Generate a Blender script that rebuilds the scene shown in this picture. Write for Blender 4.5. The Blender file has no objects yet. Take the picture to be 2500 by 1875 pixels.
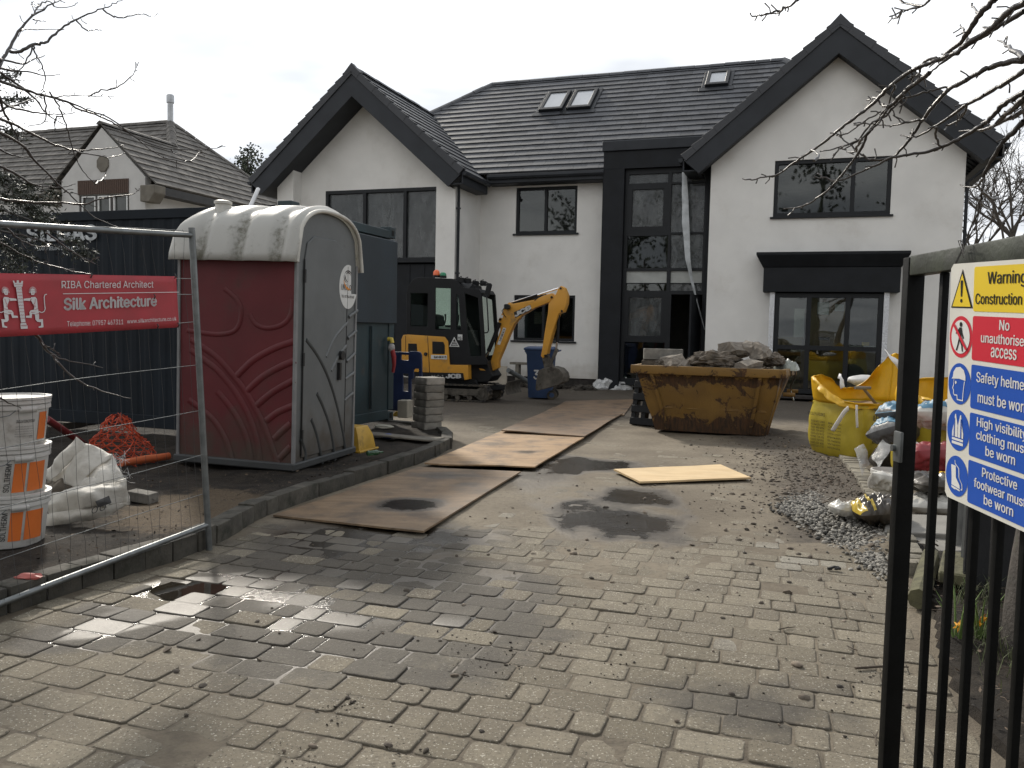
import bpy, bmesh, math, random
import numpy as np
from mathutils import Vector, Matrix, noise
from mathutils.geometry import tessellate_polygon
random.seed(7)
R = math.radians
SC = bpy.context.scene
COL = SC.collection

# ------------------------------------------------------------------ camera
S_ = 2212/2500; FOC = 2022.0; CAMH = 1.42
def _rot(roll, pitch):
    B = np.array([[1,0,0],[0,0,-1],[0,1,0]], float)
    cp, sp, cr, sr = math.cos(pitch), math.sin(pitch), math.cos(roll), math.sin(roll)
    return np.array([[cr,-sr,0],[sr,cr,0],[0,0,1]]) @ np.array([[1,0,0],[0,cp,-sp],[0,sp,cp]]) @ B
CM = _rot(R(1.21156), R(3.68824)); CC = np.array([0,0,CAMH])
cd = bpy.data.cameras.new('camera'); cam = bpy.data.objects.new('camera', cd); COL.objects.link(cam)
cd.sensor_width = 36; cd.lens = FOC/2500*36; cd.clip_end = 2000; cd.clip_start = 0.05
cam.matrix_world = Matrix(((CM[0][0],-CM[1][0],-CM[2][0],0),(CM[0][1],-CM[1][1],-CM[2][1],0),(CM[0][2],-CM[1][2],-CM[2][2],CAMH),(0,0,0,1)))
SC.camera = cam

# ------------------------------------------------------------------ light
SUN_EL, SUN_AZ = R(35), R(-24.5)           # azimuth from +Y towards +X
SUN = Vector((math.sin(SUN_AZ)*math.cos(SUN_EL), math.cos(SUN_AZ)*math.cos(SUN_EL), math.sin(SUN_EL)))
sd = bpy.data.lights.new('sun', 'SUN'); sd.energy = 2.5; sd.angle = R(4.5); sd.color = (1.0,.93,.82)
so = bpy.data.objects.new('sun', sd); COL.objects.link(so)
so.rotation_euler = (-SUN).to_track_quat('-Z','Y').to_euler(); so.location = SUN*60
SC.view_settings.view_transform = 'Standard'; SC.view_settings.look = 'None'
SC.view_settings.exposure = 0.47; SC.view_settings.gamma = 1
W = bpy.data.worlds.new('World'); SC.world = W; W.use_nodes = True
wt = W.node_tree; wt.nodes.clear()
def wn(t, **k):
    n = wt.nodes.new(t)
    for a, b in k.items(): setattr(n, a, b)
    return n
sky = wn('ShaderNodeTexSky', sky_type='NISHITA', sun_disc=False, sun_elevation=SUN_EL, sun_rotation=SUN_AZ, air_density=1.2, dust_density=2.0)
geo = wn('ShaderNodeNewGeometry'); tcd = wn('ShaderNodeTexCoord')
sep = wn('ShaderNodeSeparateXYZ'); wt.links.new(tcd.outputs['Generated'], sep.inputs[0])
def wmath(op, a, b=None, c=None):
    n = wn('ShaderNodeMath', operation=op)
    for i, x in enumerate((a, b, c)):
        if x is None: continue
        if isinstance(x, (int, float)): n.inputs[i].default_value = x
        else: wt.links.new(x, n.inputs[i])
    return n.outputs[0]
def wmix(fac, a, b):
    n = wn('ShaderNodeMix', data_type='RGBA')
    for s, x in ((0, fac), (6, a), (7, b)):
        if isinstance(x, (int, float)): n.inputs[s].default_value = x
        elif isinstance(x, tuple): n.inputs[s].default_value = (*x, 1)
        else: wt.links.new(x, n.inputs[s])
    return n.outputs[2]
zc = wmath('MAXIMUM', sep.outputs[2], 0.0); zd = wmath('ADD', zc, 0.22)
cmb = wn('ShaderNodeCombineXYZ')
wt.links.new(wmath('DIVIDE', sep.outputs[0], zd), cmb.inputs[0]); wt.links.new(wmath('DIVIDE', sep.outputs[1], zd), cmb.inputs[1])
cl = wn('ShaderNodeTexNoise'); cl.inputs['Scale'].default_value = .95; cl.inputs['Detail'].default_value = 5; cl.inputs['Roughness'].default_value = .5
mp = wn('ShaderNodeMapping'); mp.inputs['Location'].default_value = (5.2, 8.4, .9); mp.inputs['Scale'].default_value = (.8, 1.2, 1)
wt.links.new(cmb.outputs[0], mp.inputs[0]); wt.links.new(mp.outputs[0], cl.inputs['Vector'])
rmp = wn('ShaderNodeMapRange', interpolation_type='SMOOTHSTEP'); rmp.inputs['From Min'].default_value = .42; rmp.inputs['From Max'].default_value = .62
wt.links.new(cl.outputs['Fac'], rmp.inputs[0])
dt = wn('ShaderNodeVectorMath', operation='DOT_PRODUCT'); wt.links.new(tcd.outputs['Generated'], dt.inputs[0]); dt.inputs[1].default_value = SUN
glow = wmath('POWER', wmath('MAXIMUM', dt.outputs['Value'], 0.0), 9.0)
glow2 = wmath('POWER', wmath('MAXIMUM', dt.outputs['Value'], 0.0), 60.0)
base = wmix(rmp.outputs[0], (1.06,1.07,1.08), (.50,.53,.575))           # bright cloud, grey underside
bk = wn('ShaderNodeMapRange', interpolation_type='SMOOTHSTEP'); bk.inputs['From Min'].default_value = -.5; bk.inputs['From Max'].default_value = .6
bk.inputs['To Min'].default_value = .77; bk.inputs['To Max'].default_value = 1.0; wt.links.new(sep.outputs[1], bk.inputs[0])
base = wmix(1.0, base, base); 
sc1 = wn('ShaderNodeVectorMath', operation='SCALE'); wt.links.new(base, sc1.inputs[0])
wt.links.new(wmath('ADD', bk.outputs[0], wmath('MULTIPLY', glow, .34)), sc1.inputs['Scale'])
skys = wn('ShaderNodeVectorMath', operation='SCALE'); wt.links.new(sky.outputs[0], skys.inputs[0]); skys.inputs['Scale'].default_value = .10
cn2 = wn('ShaderNodeTexNoise'); cn2.inputs['Scale'].default_value = .6; cn2.inputs['Detail'].default_value = 3
mp2 = wn('ShaderNodeMapping'); mp2.inputs['Location'].default_value = (5.1, .3, 2.0); wt.links.new(cmb.outputs[0], mp2.inputs[0]); wt.links.new(mp2.outputs[0], cn2.inputs['Vector'])
gap = wn('ShaderNodeMapRange', interpolation_type='SMOOTHSTEP'); gap.inputs['From Min'].default_value = .56; gap.inputs['From Max'].default_value = .72; gap.inputs['To Max'].default_value = .55
wt.links.new(cn2.outputs['Fac'], gap.inputs[0])
tot = wn('ShaderNodeVectorMath', operation='ADD')
g2v = wn('ShaderNodeVectorMath', operation='SCALE'); g2v.inputs[0].default_value = (1.0,.96,.9); wt.links.new(wmath('MULTIPLY', glow2, 1.5), g2v.inputs['Scale'])
wt.links.new(wmix(gap.outputs[0], sc1.outputs[0], skys.outputs[0]), tot.inputs[0]); wt.links.new(g2v.outputs[0], tot.inputs[1])
bg = wn('ShaderNodeBackground'); bg.inputs['Strength'].default_value = 1.0
wt.links.new(tot.outputs[0], bg.inputs['Color'])
wo = wn('ShaderNodeOutputWorld'); wt.links.new(bg.outputs[0], wo.inputs[0])

# ------------------------------------------------------------------ picture -> place (all distances are real)
def ray(x, y):
    w = CM.T @ np.array([(x/S_-1250)/FOC, (y/S_-937.5)/FOC, 1.]); return w
def gnd(x, y, z=0.):
    d = ray(x, y); return CC + d*((z-CAMH)/d[2])
def at(x, y, Y):
    d = ray(x, y); return CC + d*(Y/d[1])
class Frame:
    """a vertical frame of reference: u along, v away, z up"""
    def __init__(s, o, yaw):
        s.o = np.array(o, float); s.yaw = R(yaw)
        s.eu = np.array([math.cos(s.yaw), math.sin(s.yaw), 0]); s.ev = np.array([-math.sin(s.yaw), math.cos(s.yaw), 0])
    def loc(s, x, y, v=0.):
        d = ray(x, y); p0 = s.o + s.ev*v; t = np.dot(p0-CC, s.ev)/np.dot(d, s.ev); q = CC+d*t-s.o
        return (float(q@s.eu), float(q[2]))
    def w(s, u, v, z=0.): return tuple(s.o + s.eu*u + s.ev*v + np.array([0,0,z]))
    def inv(s, p): q = np.array(p)-s.o; return (float(q@s.eu), float(q@s.ev), float(q[2]))

# ------------------------------------------------------------------ objects
def thing(name, label, cat, loc=(0,0,0), yaw=0, group=None, rot=None):
    o = bpy.data.objects.new(name, None); COL.objects.link(o); o.empty_display_size = .1
    o.location = loc; o.rotation_euler = rot if rot else (0,0,yaw)
    return tag(o, label, cat, group)
def tag(o, label=None, cat=None, group=None, kind=None):
    if label: o['label'] = label
    if cat: o['category'] = cat
    if group: o['group'] = group
    if kind: o['kind'] = kind
    return o
try:     # the upright sans that ships with Blender itself; the built-in face if it is not there
    import os
    FONT = bpy.data.fonts.load(os.path.join(bpy.utils.system_resource('DATAFILES', path='fonts'), 'Inter.woff2'))
except Exception: FONT = None
class MB:
    def __init__(s): s.v = []; s.f = []; s.T = None; s.rnd = {}; s.w = {}
    def add(s, vs, fs, rnd=None):
        b = len(s.v)
        if s.T is not None: vs = [tuple(s.T @ Vector(p)) for p in vs]
        s.v.extend([tuple(map(float, p)) for p in vs]); s.f.extend([[b+i for i in f] for f in fs])
        if rnd is not None:
            for i in range(b, len(s.v)): s.rnd[i] = rnd
        return b
    def box(s, x0, x1, y0, y1, z0, z1, rnd=None):
        s.add([(x0,y0,z0),(x1,y0,z0),(x1,y1,z0),(x0,y1,z0),(x0,y0,z1),(x1,y0,z1),(x1,y1,z1),(x0,y1,z1)],
              [(0,3,2,1),(4,5,6,7),(0,1,5,4),(1,2,6,5),(2,3,7,6),(3,0,4,7)], rnd)
    def prism(s, pts, a, b, ax='y', holes=()):
        """polygon (p,q) extruded from a to b along ax"""
        f3 = {'y': lambda p,q,t: (p,t,q), 'x': lambda p,q,t: (t,p,q), 'z': lambda p,q,t: (p,q,t)}[ax]
        loops = [list(pts)]+[list(h) for h in holes]
        n = sum(map(len, loops)); flat = [p for l in loops for p in l]
        vs = [f3(p,q,a) for p,q in flat]+[f3(p,q,b) for p,q in flat]
        fs = []
        if holes or len(pts) > 4:
            tris = tessellate_polygon([[Vector((p,q,0)) for p,q in l] for l in loops])
        else: tris = [tuple(range(len(pts)))]
        for t in tris: fs.append(tuple(t)); fs.append(tuple(i+n for i in reversed(t)))
        k = 0
        for l in loops:
            m = len(l)
            for i in range(m): j = (i+1) % m; fs.append((k+i, k+j, n+k+j, n+k+i))
            k += m
        s.add(vs, fs)
    def tube(s, path, r, n=8, cap=True):
        P = [Vector(p) for p in path]; m = len(P)
        rr = r if isinstance(r, (list, tuple)) else [r]*m
        t0 = (P[1]-P[0]).normalized(); ref = Vector((0,0,1)) if abs(t0.z) < .9 else Vector((1,0,0))
        nx = t0.cross(ref).normalized(); vs = []; fs = []
        for i in range(m):
            t = (P[min(i+1,m-1)]-P[max(i-1,0)]).normalized()
            nx = (nx - t*nx.dot(t)).normalized(); ny = t.cross(nx)
            for k in range(n):
                a = 2*math.pi*k/n; vs.append(P[i]+(nx*math.cos(a)+ny*math.sin(a))*rr[i])
        for i in range(m-1):
            for k in range(n): fs.append((i*n+k, i*n+(k+1)%n, (i+1)*n+(k+1)%n, (i+1)*n+k))
        if cap: fs.append(tuple(range(n))[::-1]); fs.append(tuple((m-1)*n+k for k in range(n)))
        s.add(vs, fs)
    def lathe(s, prof, n=24, c=(0,0,0), axis='z', close=True):
        vs = []; fs = []
        for r_, h in prof:
            for k in range(n):
                a = 2*math.pi*k/n; x, y = r_*math.cos(a), r_*math.sin(a)
                vs.append({'z':(c[0]+x,c[1]+y,c[2]+h),'y':(c[0]+x,c[1]+h,c[2]+y),'x':(c[0]+h,c[1]+x,c[2]+y)}[axis])
        for i in range(len(prof)-1):
            for k in range(n): fs.append((i*n+k, i*n+(k+1)%n, (i+1)*n+(k+1)%n, (i+1)*n+k))
        if close: fs.append(tuple(range(n))[::-1]); fs.append(tuple((len(prof)-1)*n+k for k in range(n)))
        s.add(vs, fs)
    def grid(s, fn, nu, nv, rnd=None):
        vs = [fn(i/nu, j/nv) for j in range(nv+1) for i in range(nu+1)]
        fs = [(j*(nu+1)+i, j*(nu+1)+i+1, (j+1)*(nu+1)+i+1, (j+1)*(nu+1)+i) for j in range(nv) for i in range(nu)]
        return s.add(vs, fs, rnd)
    def blob(s, c, rad, seed=0, sub=2, amp=.25, fr=1.6, rot=0, flat=False):
        bm = bmesh.new(); bmesh.ops.create_icosphere(bm, subdivisions=sub, radius=1)
        off = Vector((seed*7.13, seed*3.7, seed*1.9)); M = Matrix.Rotation(rot, 3, 'Z')
        vs = []
        for v in bm.verts:
            d = v.co.normalized(); k = 1+amp*noise.noise(d*fr+off)+amp*.4*noise.noise(d*fr*3+off)
            p = M @ Vector((d.x*rad[0]*k, d.y*rad[1]*k, d.z*rad[2]*k)); vs.append((c[0]+p.x, c[1]+p.y, c[2]+p.z))
        fs = [[v.index for v in f.verts] for f in bm.faces]; bm.free(); s.add(vs, fs)
    def chunk(s, c, rad, seed=0, cuts=7):
        """an angular lump: a cube cut by random planes"""
        rs = random.Random(seed); bm = bmesh.new(); bmesh.ops.create_cube(bm, size=2)
        for _ in range(cuts):
            n = Vector((rs.gauss(0,1), rs.gauss(0,1), rs.gauss(0,1))).normalized()
            bmesh.ops.bisect_plane(bm, geom=bm.verts[:]+bm.edges[:]+bm.faces[:], plane_co=n*rs.uniform(.75,1.05), plane_no=n, clear_outer=True)
            es = [e for e in bm.edges if e.is_boundary]
            if es: bmesh.ops.contextual_create(bm, geom=es)
        bmesh.ops.triangulate(bm, faces=bm.faces[:]); bmesh.ops.subdivide_edges(bm, edges=bm.edges[:], cuts=3 if max(rad) > .09 else 1, use_grid_fill=True)
        Mr = Matrix.Rotation(rs.uniform(0,6.3),3,'Z') @ Matrix.Rotation(rs.uniform(-.5,.5),3,'X')
        bm.verts.index_update(); vs = []
        for v in bm.verts:
            p = Vector((v.co.x*rad[0], v.co.y*rad[1], v.co.z*rad[2])); p += p.normalized()*(noise.noise(p*9+Vector((seed,0,0)))*.16+noise.noise(p*26+Vector((seed,5,0)))*.10)*min(rad)
            p = Mr @ p; vs.append((c[0]+p.x, c[1]+p.y, c[2]+p.z))
        fs = [[v.index for v in f.verts] for f in bm.faces]; bm.free(); s.add(vs, fs)
    def text(s, body, x, y, w, h, M=None, bold=0., mirror=False, shear=0.):
        """lettering filled into the box x..x+w, y..y+h of the plane M (local x right, y up)"""
        cu = bpy.data.curves.new('lettering', 'FONT'); cu.body = body; cu.size = 1;
        if FONT: cu.font = FONT
        cu.fill_mode = 'BOTH'; cu.resolution_u = 3; cu.offset = bold; cu.shear = shear
        cu.align_x = 'CENTER'; cu.space_line = .95; cu.offset = 0.; n_b = 1 if bold < .004 else (3 if bold < .018 else 5); bold *= 1.25
        ob = bpy.data.objects.new('lettering', cu); COL.objects.link(ob)
        me = bpy.data.meshes.new_from_object(ob.evaluated_get(bpy.context.evaluated_depsgraph_get()))
        bpy.data.objects.remove(ob); bpy.data.curves.remove(cu)
        xs = [v.co.x for v in me.vertices]; ys = [v.co.y for v in me.vertices]
        x0, x1, y0, y1 = min(xs), max(xs), min(ys), max(ys)
        vs = []
        for v in me.vertices:
            a = (v.co.x-x0)/(x1-x0); b = (v.co.y-y0)/(y1-y0)
            if mirror: a = 1-a
            p = Vector((x+a*w, y+b*h, 0)); vs.append(tuple(M @ p) if M else tuple(p))
        F_ = [list(p.vertices) for p in me.polygons]; bpy.data.meshes.remove(me); hh = (y1-y0)/(body.count('\n')+1)
        for k in range(n_b):     # heavier weight: the same letters laid again a hair to the side
            ox, oy = ((0,0),(1,0),(-1,0),(0,.7),(0,-.7))[k]; D = Vector((ox*bold*w/(x1-x0), oy*bold*h/(y1-y0), .00012*k))
            if M: D = M.to_3x3() @ D
            s.add([tuple(Vector(p)+D) for p in vs], F_)
    def poly(s, pts, M=None, holes=()):
        loops = [list(pts)]+[list(h) for h in holes]; flat = [p for l in loops for p in l]
        tris = tessellate_polygon([[Vector((p,q,0)) for p,q in l] for l in loops])
        vs = [Vector((p,q,0)) for p,q in flat]; s.add([tuple(M @ v) if M else tuple(v) for v in vs], [tuple(t) for t in tris])
    def build(s, name, m, parent=None, smooth=0, bevel=0, seg=1, recalc=True, attr=None):
        me = bpy.data.meshes.new(name)
        me.from_pydata(s.v, [], s.f)
        if s.rnd:
            A = me.attributes.new('rnd', 'FLOAT', 'POINT'); A.data.foreach_set('value', [s.rnd.get(i,.5) for i in range(len(s.v))])
        if getattr(s,'e',None):
            A = me.attributes.new('edge', 'FLOAT', 'POINT'); A.data.foreach_set('value', [s.e.get(i,0.) for i in range(len(s.v))])
        if s.w:
            A = me.attributes.new('wet', 'FLOAT', 'POINT'); A.data.foreach_set('value', [s.w.get(i,0.) for i in range(len(s.v))])
        if recalc or bevel:
            bm = bmesh.new(); bm.from_mesh(me)
            if recalc: bmesh.ops.recalc_face_normals(bm, faces=bm.faces[:])
            if bevel:
                bmesh.ops.remove_doubles(bm, verts=bm.verts[:], dist=1e-5)
                es = [e for e in bm.edges if len(e.link_faces) == 2 and e.calc_face_angle(0) > .45]
                bmesh.ops.bevel(bm, geom=es, offset=bevel, segments=seg, profile=.6, affect='EDGES', clamp_overlap=True)
            bm.to_mesh(me); bm.free()
        if smooth:
            me.shade_smooth(); me.set_sharp_from_angle(angle=R(smooth))
        me.materials.append(m)
        o = bpy.data.objects.new(name, me); COL.objects.link(o)
        if parent: o.parent = parent
        return o

def _split(s, name, m, parent=None, **k):
    """build every separate piece of the collected mesh as an object of its own"""
    par = list(range(len(s.v)))
    def fd(i):
        while par[i] != i: par[i] = par[par[i]]; i = par[i]
        return i
    for f in s.f:
        a = fd(f[0])
        for j in f[1:]: par[fd(j)] = a
    gr = {}
    for f in s.f: gr.setdefault(fd(f[0]), []).append(f)
    out = []
    for fs in gr.values():
        t = MB(); ids = sorted({i for f in fs for i in f}); mp = {i: n for n, i in enumerate(ids)}
        t.v = [s.v[i] for i in ids]; t.f = [[mp[i] for i in f] for f in fs]; t.rnd = {mp[i]: s.rnd[i] for i in ids if i in s.rnd}
        out.append(t.build(name, m, parent, **k))
    return out
MB.split = _split
# ------------------------------------------------------------------ materials
class Mat:
    def __init__(s, name):
        s.m = bpy.data.materials.new(name); s.m.use_nodes = True; s.t = s.m.node_tree; s.t.nodes.clear()
        s.out = s.n('ShaderNodeOutputMaterial'); s.tc = s.n('ShaderNodeTexCoord')
    def n(s, t, **k):
        x = s.t.nodes.new(t)
        for a, b in k.items(): setattr(x, a, b)
        return x
    def put(s, sock, x):
        if isinstance(x, (int, float)): sock.default_value = x
        elif isinstance(x, (tuple, list)): sock.default_value = (*x, 1) if len(x) == 3 and sock.type == 'RGBA' else x
        else: s.t.links.new(x, sock)
    def noise(s, scale, detail=4, rough=.55, vec=None, stretch=None, dist=0.):
        x = s.n('ShaderNodeTexNoise'); x.inputs['Scale'].default_value = scale; x.inputs['Detail'].default_value = detail; x.inputs['Roughness'].default_value = rough; x.inputs['Distortion'].default_value = dist
        v = vec or s.tc.outputs['Object']
        if stretch:
            mp = s.n('ShaderNodeMapping'); mp.inputs['Scale'].default_value = stretch; s.t.links.new(v, mp.inputs[0]); v = mp.outputs[0]
        s.t.links.new(v, x.inputs['Vector']); return x.outputs['Fac']
    def ramp(s, x, lo, hi, a=0., b=1.):
        r = s.n('ShaderNodeMapRange', interpolation_type='SMOOTHSTEP')
        for i, q in enumerate((x, lo, hi, a, b)): s.put(r.inputs[i], q)
        return r.outputs[0]
    def mix(s, f, a, b):
        x = s.n('ShaderNodeMix', data_type='RGBA'); s.put(x.inputs[0], f); s.put(x.inputs[6], a); s.put(x.inputs[7], b); return x.outputs[2]
    def math(s, op, a, b=0.):
        x = s.n('ShaderNodeMath', operation=op); s.put(x.inputs[0], a); s.put(x.inputs[1], b); return x.outputs[0]
    def attr(s, name):
        return s.n('ShaderNodeAttribute', attribute_name=name).outputs['Fac']
    def sep(s, axis, vec=None):
        x = s.n('ShaderNodeSeparateXYZ'); s.t.links.new(vec or s.tc.outputs['Object'], x.inputs[0]); return x.outputs[axis]
    def bump(s, h, strength=.3, dist=.01, normal=None):
        b = s.n('ShaderNodeBump'); s.put(b.inputs['Strength'], strength); b.inputs['Distance'].default_value = dist; s.put(b.inputs['Height'], h)
        if normal is not None: s.t.links.new(normal, b.inputs['Normal'])
        return b.outputs[0]
    def bsdf(s, col, rough=.6, metal=0., normal=None, spec=.5, **k):
        p = s.n('ShaderNodeBsdfPrincipled'); s.put(p.inputs['Base Color'], col); s.put(p.inputs['Roughness'], rough); s.put(p.inputs['Metallic'], metal)
        s.put(p.inputs['Specular IOR Level'], spec)
        for a, b in k.items(): s.put(p.inputs[a.replace('_',' ')], b)
        if normal is not None: s.t.links.new(normal, p.inputs['Normal'])
        s.t.links.new(p.outputs[0], s.out.inputs[0]); s.p = p; return p
def sc3(c, k): return tuple(min(1, x*k) for x in c)
_mc = {}
def mat(name, col, rough=.6, metal=0., var=.15, vs=4., bump=.15, bs=60., dirt=None, rnd=0., spec=.5):
    """plain painted/plastic/stone surface with tonal variation, optional dirt (colour, lo, hi, scale) and grain"""
    if name in _mc: return _mc[name]
    m = Mat(name); nz = m.ramp(m.noise(vs), .3, .7)
    c = m.mix(nz, sc3(col, 1-var), sc3(col, 1+var)); rg = rough
    if rnd:
        a = m.attr('rnd'); x = m.n('ShaderNodeHueSaturation'); m.put(x.inputs['Color'], c); m.put(x.inputs['Value'], m.ramp(a, 0, 1, 1-rnd, 1+rnd)); c = x.outputs[0]
    if dirt:
        d = m.ramp(m.noise(dirt[3], 8, .65), dirt[1], dirt[2]); c = m.mix(d, c, dirt[0]); rg = m.ramp(d, 0, 1, rough, min(1, rough+.25))
    nr = m.bump(m.noise(bs, 6), bump, .01) if bump else None
    m.bsdf(c, rg, metal, nr, spec); _mc[name] = m.m; return m.m
# ------------------------------------------------------------------ ground
def smooth_path(P, n=10):
    P = [Vector(p) for p in P]; out = []
    for i in range(len(P)-1):
        a, b, c, d = P[max(i-1,0)], P[i], P[i+1], P[min(i+2,len(P)-1)]
        for k in range(n):
            t = k/n; out.append(.5*((2*b)+(c-a)*t+(2*a-5*b+4*c-d)*t*t+(3*b-a-3*c+d)*t**3))
    out.append(P[-1]); return out
KERB = smooth_path([(-3.6,.9,0),(-2.44,3.9,0),(-1.93,5.1,0),(-1.80,6.1,0),(-1.42,7.3,0),(-1.0,8.5,0),(-.74,9.6,0),(-.74,10.3,0),(-.9,10.95,0),(-1.3,11.5,0),(-2.2,12.0,0)], 8)
KX = [p.x for p in KERB if p.y < 10.0]; KY = [p.y for p in KERB if p.y < 10.0]
def kerb_x(y): return float(np.interp(y, KY, KX))
EDGE = smooth_path([tuple(gnd(*p)) for p in ((1800,985),(1830,1020),(1868,1080),(1905,1150),(1935,1230))]+[(2.12,4.25,0),(1.64,3.05,0),(1.5,1.6,0)], 8)
EY = [p.y for p in EDGE][::-1]; EX_ = [p.x for p in EDGE][::-1]
def edge_x(y): return float(np.interp(y, EY, EX_))
PUD = []
for (x, y, hx, hy) in ((1372,1072,85,20),(1340,1122,135,34),(1290,1004,100,13),(408,1268,72,20),(280,1312,34,8),(1020,1010,95,7),(1230,1010,30,12)):
    c = gnd(x, y); PUD.append((c[0], c[1], gnd(x+hx, y)[0]-c[0], abs(gnd(x, y-hy)[1]-c[1])))
def pud(x, y, k=1.):
    m = 0.
    for cx, cy, rx, ry in PUD:
        d = ((x-cx)/rx/k)**2+((y-cy)/ry/k)**2
        if d < 9: d = max(0, d+(.9*noise.noise(Vector((x*3.2,y*2.4,cx)))+.55*noise.noise(Vector((x*8,y*6,cy))))*(.25+.6*min(d,2.5)))
        if d < 6: m = max(m, math.exp(-d))
    return m
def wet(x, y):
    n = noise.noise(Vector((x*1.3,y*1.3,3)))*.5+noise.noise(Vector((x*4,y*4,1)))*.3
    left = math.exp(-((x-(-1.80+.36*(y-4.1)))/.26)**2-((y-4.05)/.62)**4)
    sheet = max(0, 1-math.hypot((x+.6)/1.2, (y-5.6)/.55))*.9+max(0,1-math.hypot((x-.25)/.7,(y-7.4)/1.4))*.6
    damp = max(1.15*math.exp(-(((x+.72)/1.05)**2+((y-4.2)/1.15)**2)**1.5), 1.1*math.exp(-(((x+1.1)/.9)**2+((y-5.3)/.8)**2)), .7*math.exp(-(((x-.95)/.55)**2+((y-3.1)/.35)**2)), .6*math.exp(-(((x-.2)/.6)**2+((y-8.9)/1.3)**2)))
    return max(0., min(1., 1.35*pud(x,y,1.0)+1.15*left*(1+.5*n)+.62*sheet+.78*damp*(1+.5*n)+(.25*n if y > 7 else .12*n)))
def gh(x, y):
    n = noise.noise(Vector((x*.8,y*.8,0)))*.006+noise.noise(Vector((x*2.5,y*2.5,5)))*.003
    return n-.020*pud(x,y)
YW = -17.5
cw, sw = math.cos(R(YW)), math.sin(R(YW))
def pave_xy(a, b):
    b2 = b-.035*max(0,a-.1)**2 if a < 3 else b-.035*8.41-.2*(a-3)
    return (a*cw-b2*sw, a*sw+b2*cw)

def m_paver():
    m = Mat('tumbled_block_paving'); rnd = m.attr('rnd'); wetA = m.attr('wet')
    n1 = m.noise(2.2, 5); n2 = m.noise(38, 6, .7); n3 = m.noise(210, 3, .7)
    c = m.mix(rnd, (.150,.127,.088), (.235,.203,.146))
    c = m.mix(m.ramp(rnd, .978, .984), c, (.26,.24,.195))
    c = m.mix(m.ramp(n1, .42, .62, 0, .55), c, (.156,.132,.097))
    c = m.mix(m.ramp(n2, .45, .72, 0, .7), c, m.mix(.6, c, (.055,.047,.036)))
    sp1 = m.noise(105, 1, .5); c = m.mix(m.ramp(sp1, .655, .69, 0, .8), c, (.46,.43,.36)); c = m.mix(m.ramp(sp1, .33, .29, 0, .8), c, (.045,.038,.028)); c = m.mix(m.ramp(m.noise(55, 3, .6), .55, .7, 0, .45), c, m.mix(.5, c, (.06,.05,.036)))
    ed = m.attr('edge'); c = m.mix(m.ramp(m.math('ADD', ed, m.math('MULTIPLY', m.math('SUBTRACT', m.noise(26, 5, .65), .5), 1.5)), .45, 1.15, 0, .62), c, (.072,.060,.042))
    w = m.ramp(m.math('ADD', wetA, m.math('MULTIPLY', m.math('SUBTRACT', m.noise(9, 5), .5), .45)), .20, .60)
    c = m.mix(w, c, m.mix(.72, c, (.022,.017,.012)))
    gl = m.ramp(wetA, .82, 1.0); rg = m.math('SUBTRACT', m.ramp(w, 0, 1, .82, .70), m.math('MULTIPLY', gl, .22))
    h = m.math('ADD', m.math('MULTIPLY', n2, .7), m.math('MULTIPLY', n3, .5))
    m.bsdf(c, rg, 0, m.bump(h, m.ramp(gl, 0, 1, .8, .22), .014), .5); return m.m
M_PAVER = m_paver()
def m_mud():
    m = Mat('wet_mud'); wetA = m.attr('wet'); soil = m.attr('rnd'); n1 = m.noise(1.1, 6); n2 = m.noise(22, 8, .7); n3 = m.noise(90, 5, .7)
    c = m.mix(m.ramp(n1, .35, .65), (.125,.101,.070), (.198,.166,.119)); c = m.mix(m.ramp(n2, .45, .72, 0, .6), c, (.075,.060,.044))
    c = m.mix(m.ramp(n3, .62, .72, 0, .4), c, (.33,.29,.24)); c = m.mix(m.ramp(m.math('ADD', soil, m.math('MULTIPLY', m.math('SUBTRACT', m.noise(4, 7, .7), .5), .8)), .3, .75, 0, .9), c, m.mix(m.ramp(n2,.35,.65), (.040,.032,.024), (.085,.068,.050)))
    w = m.ramp(m.math('ADD', wetA, m.math('MULTIPLY', m.math('SUBTRACT', m.noise(3, 6), .5), .5)), .2, .7)
    deep = m.ramp(m.math('ADD', wetA, m.math('MULTIPLY', m.math('SUBTRACT', m.noise(16, 6, .65), .5), .55)), .66, .86)
    c = m.mix(w, c, m.mix(.70, c, (.02,.016,.012))); c = m.mix(deep, c, (.020,.016,.011))
    m.bsdf(c, m.math('SUBTRACT', m.ramp(w, 0, 1, .85, .44), m.math('MULTIPLY', deep, .26)), 0, m.bump(m.math('ADD', n2, m.math('MULTIPLY', n3, .4)), m.ramp(w, 0, 1, .7, .25), .02), .45); return m.m
M_MUD = m_mud()
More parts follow.
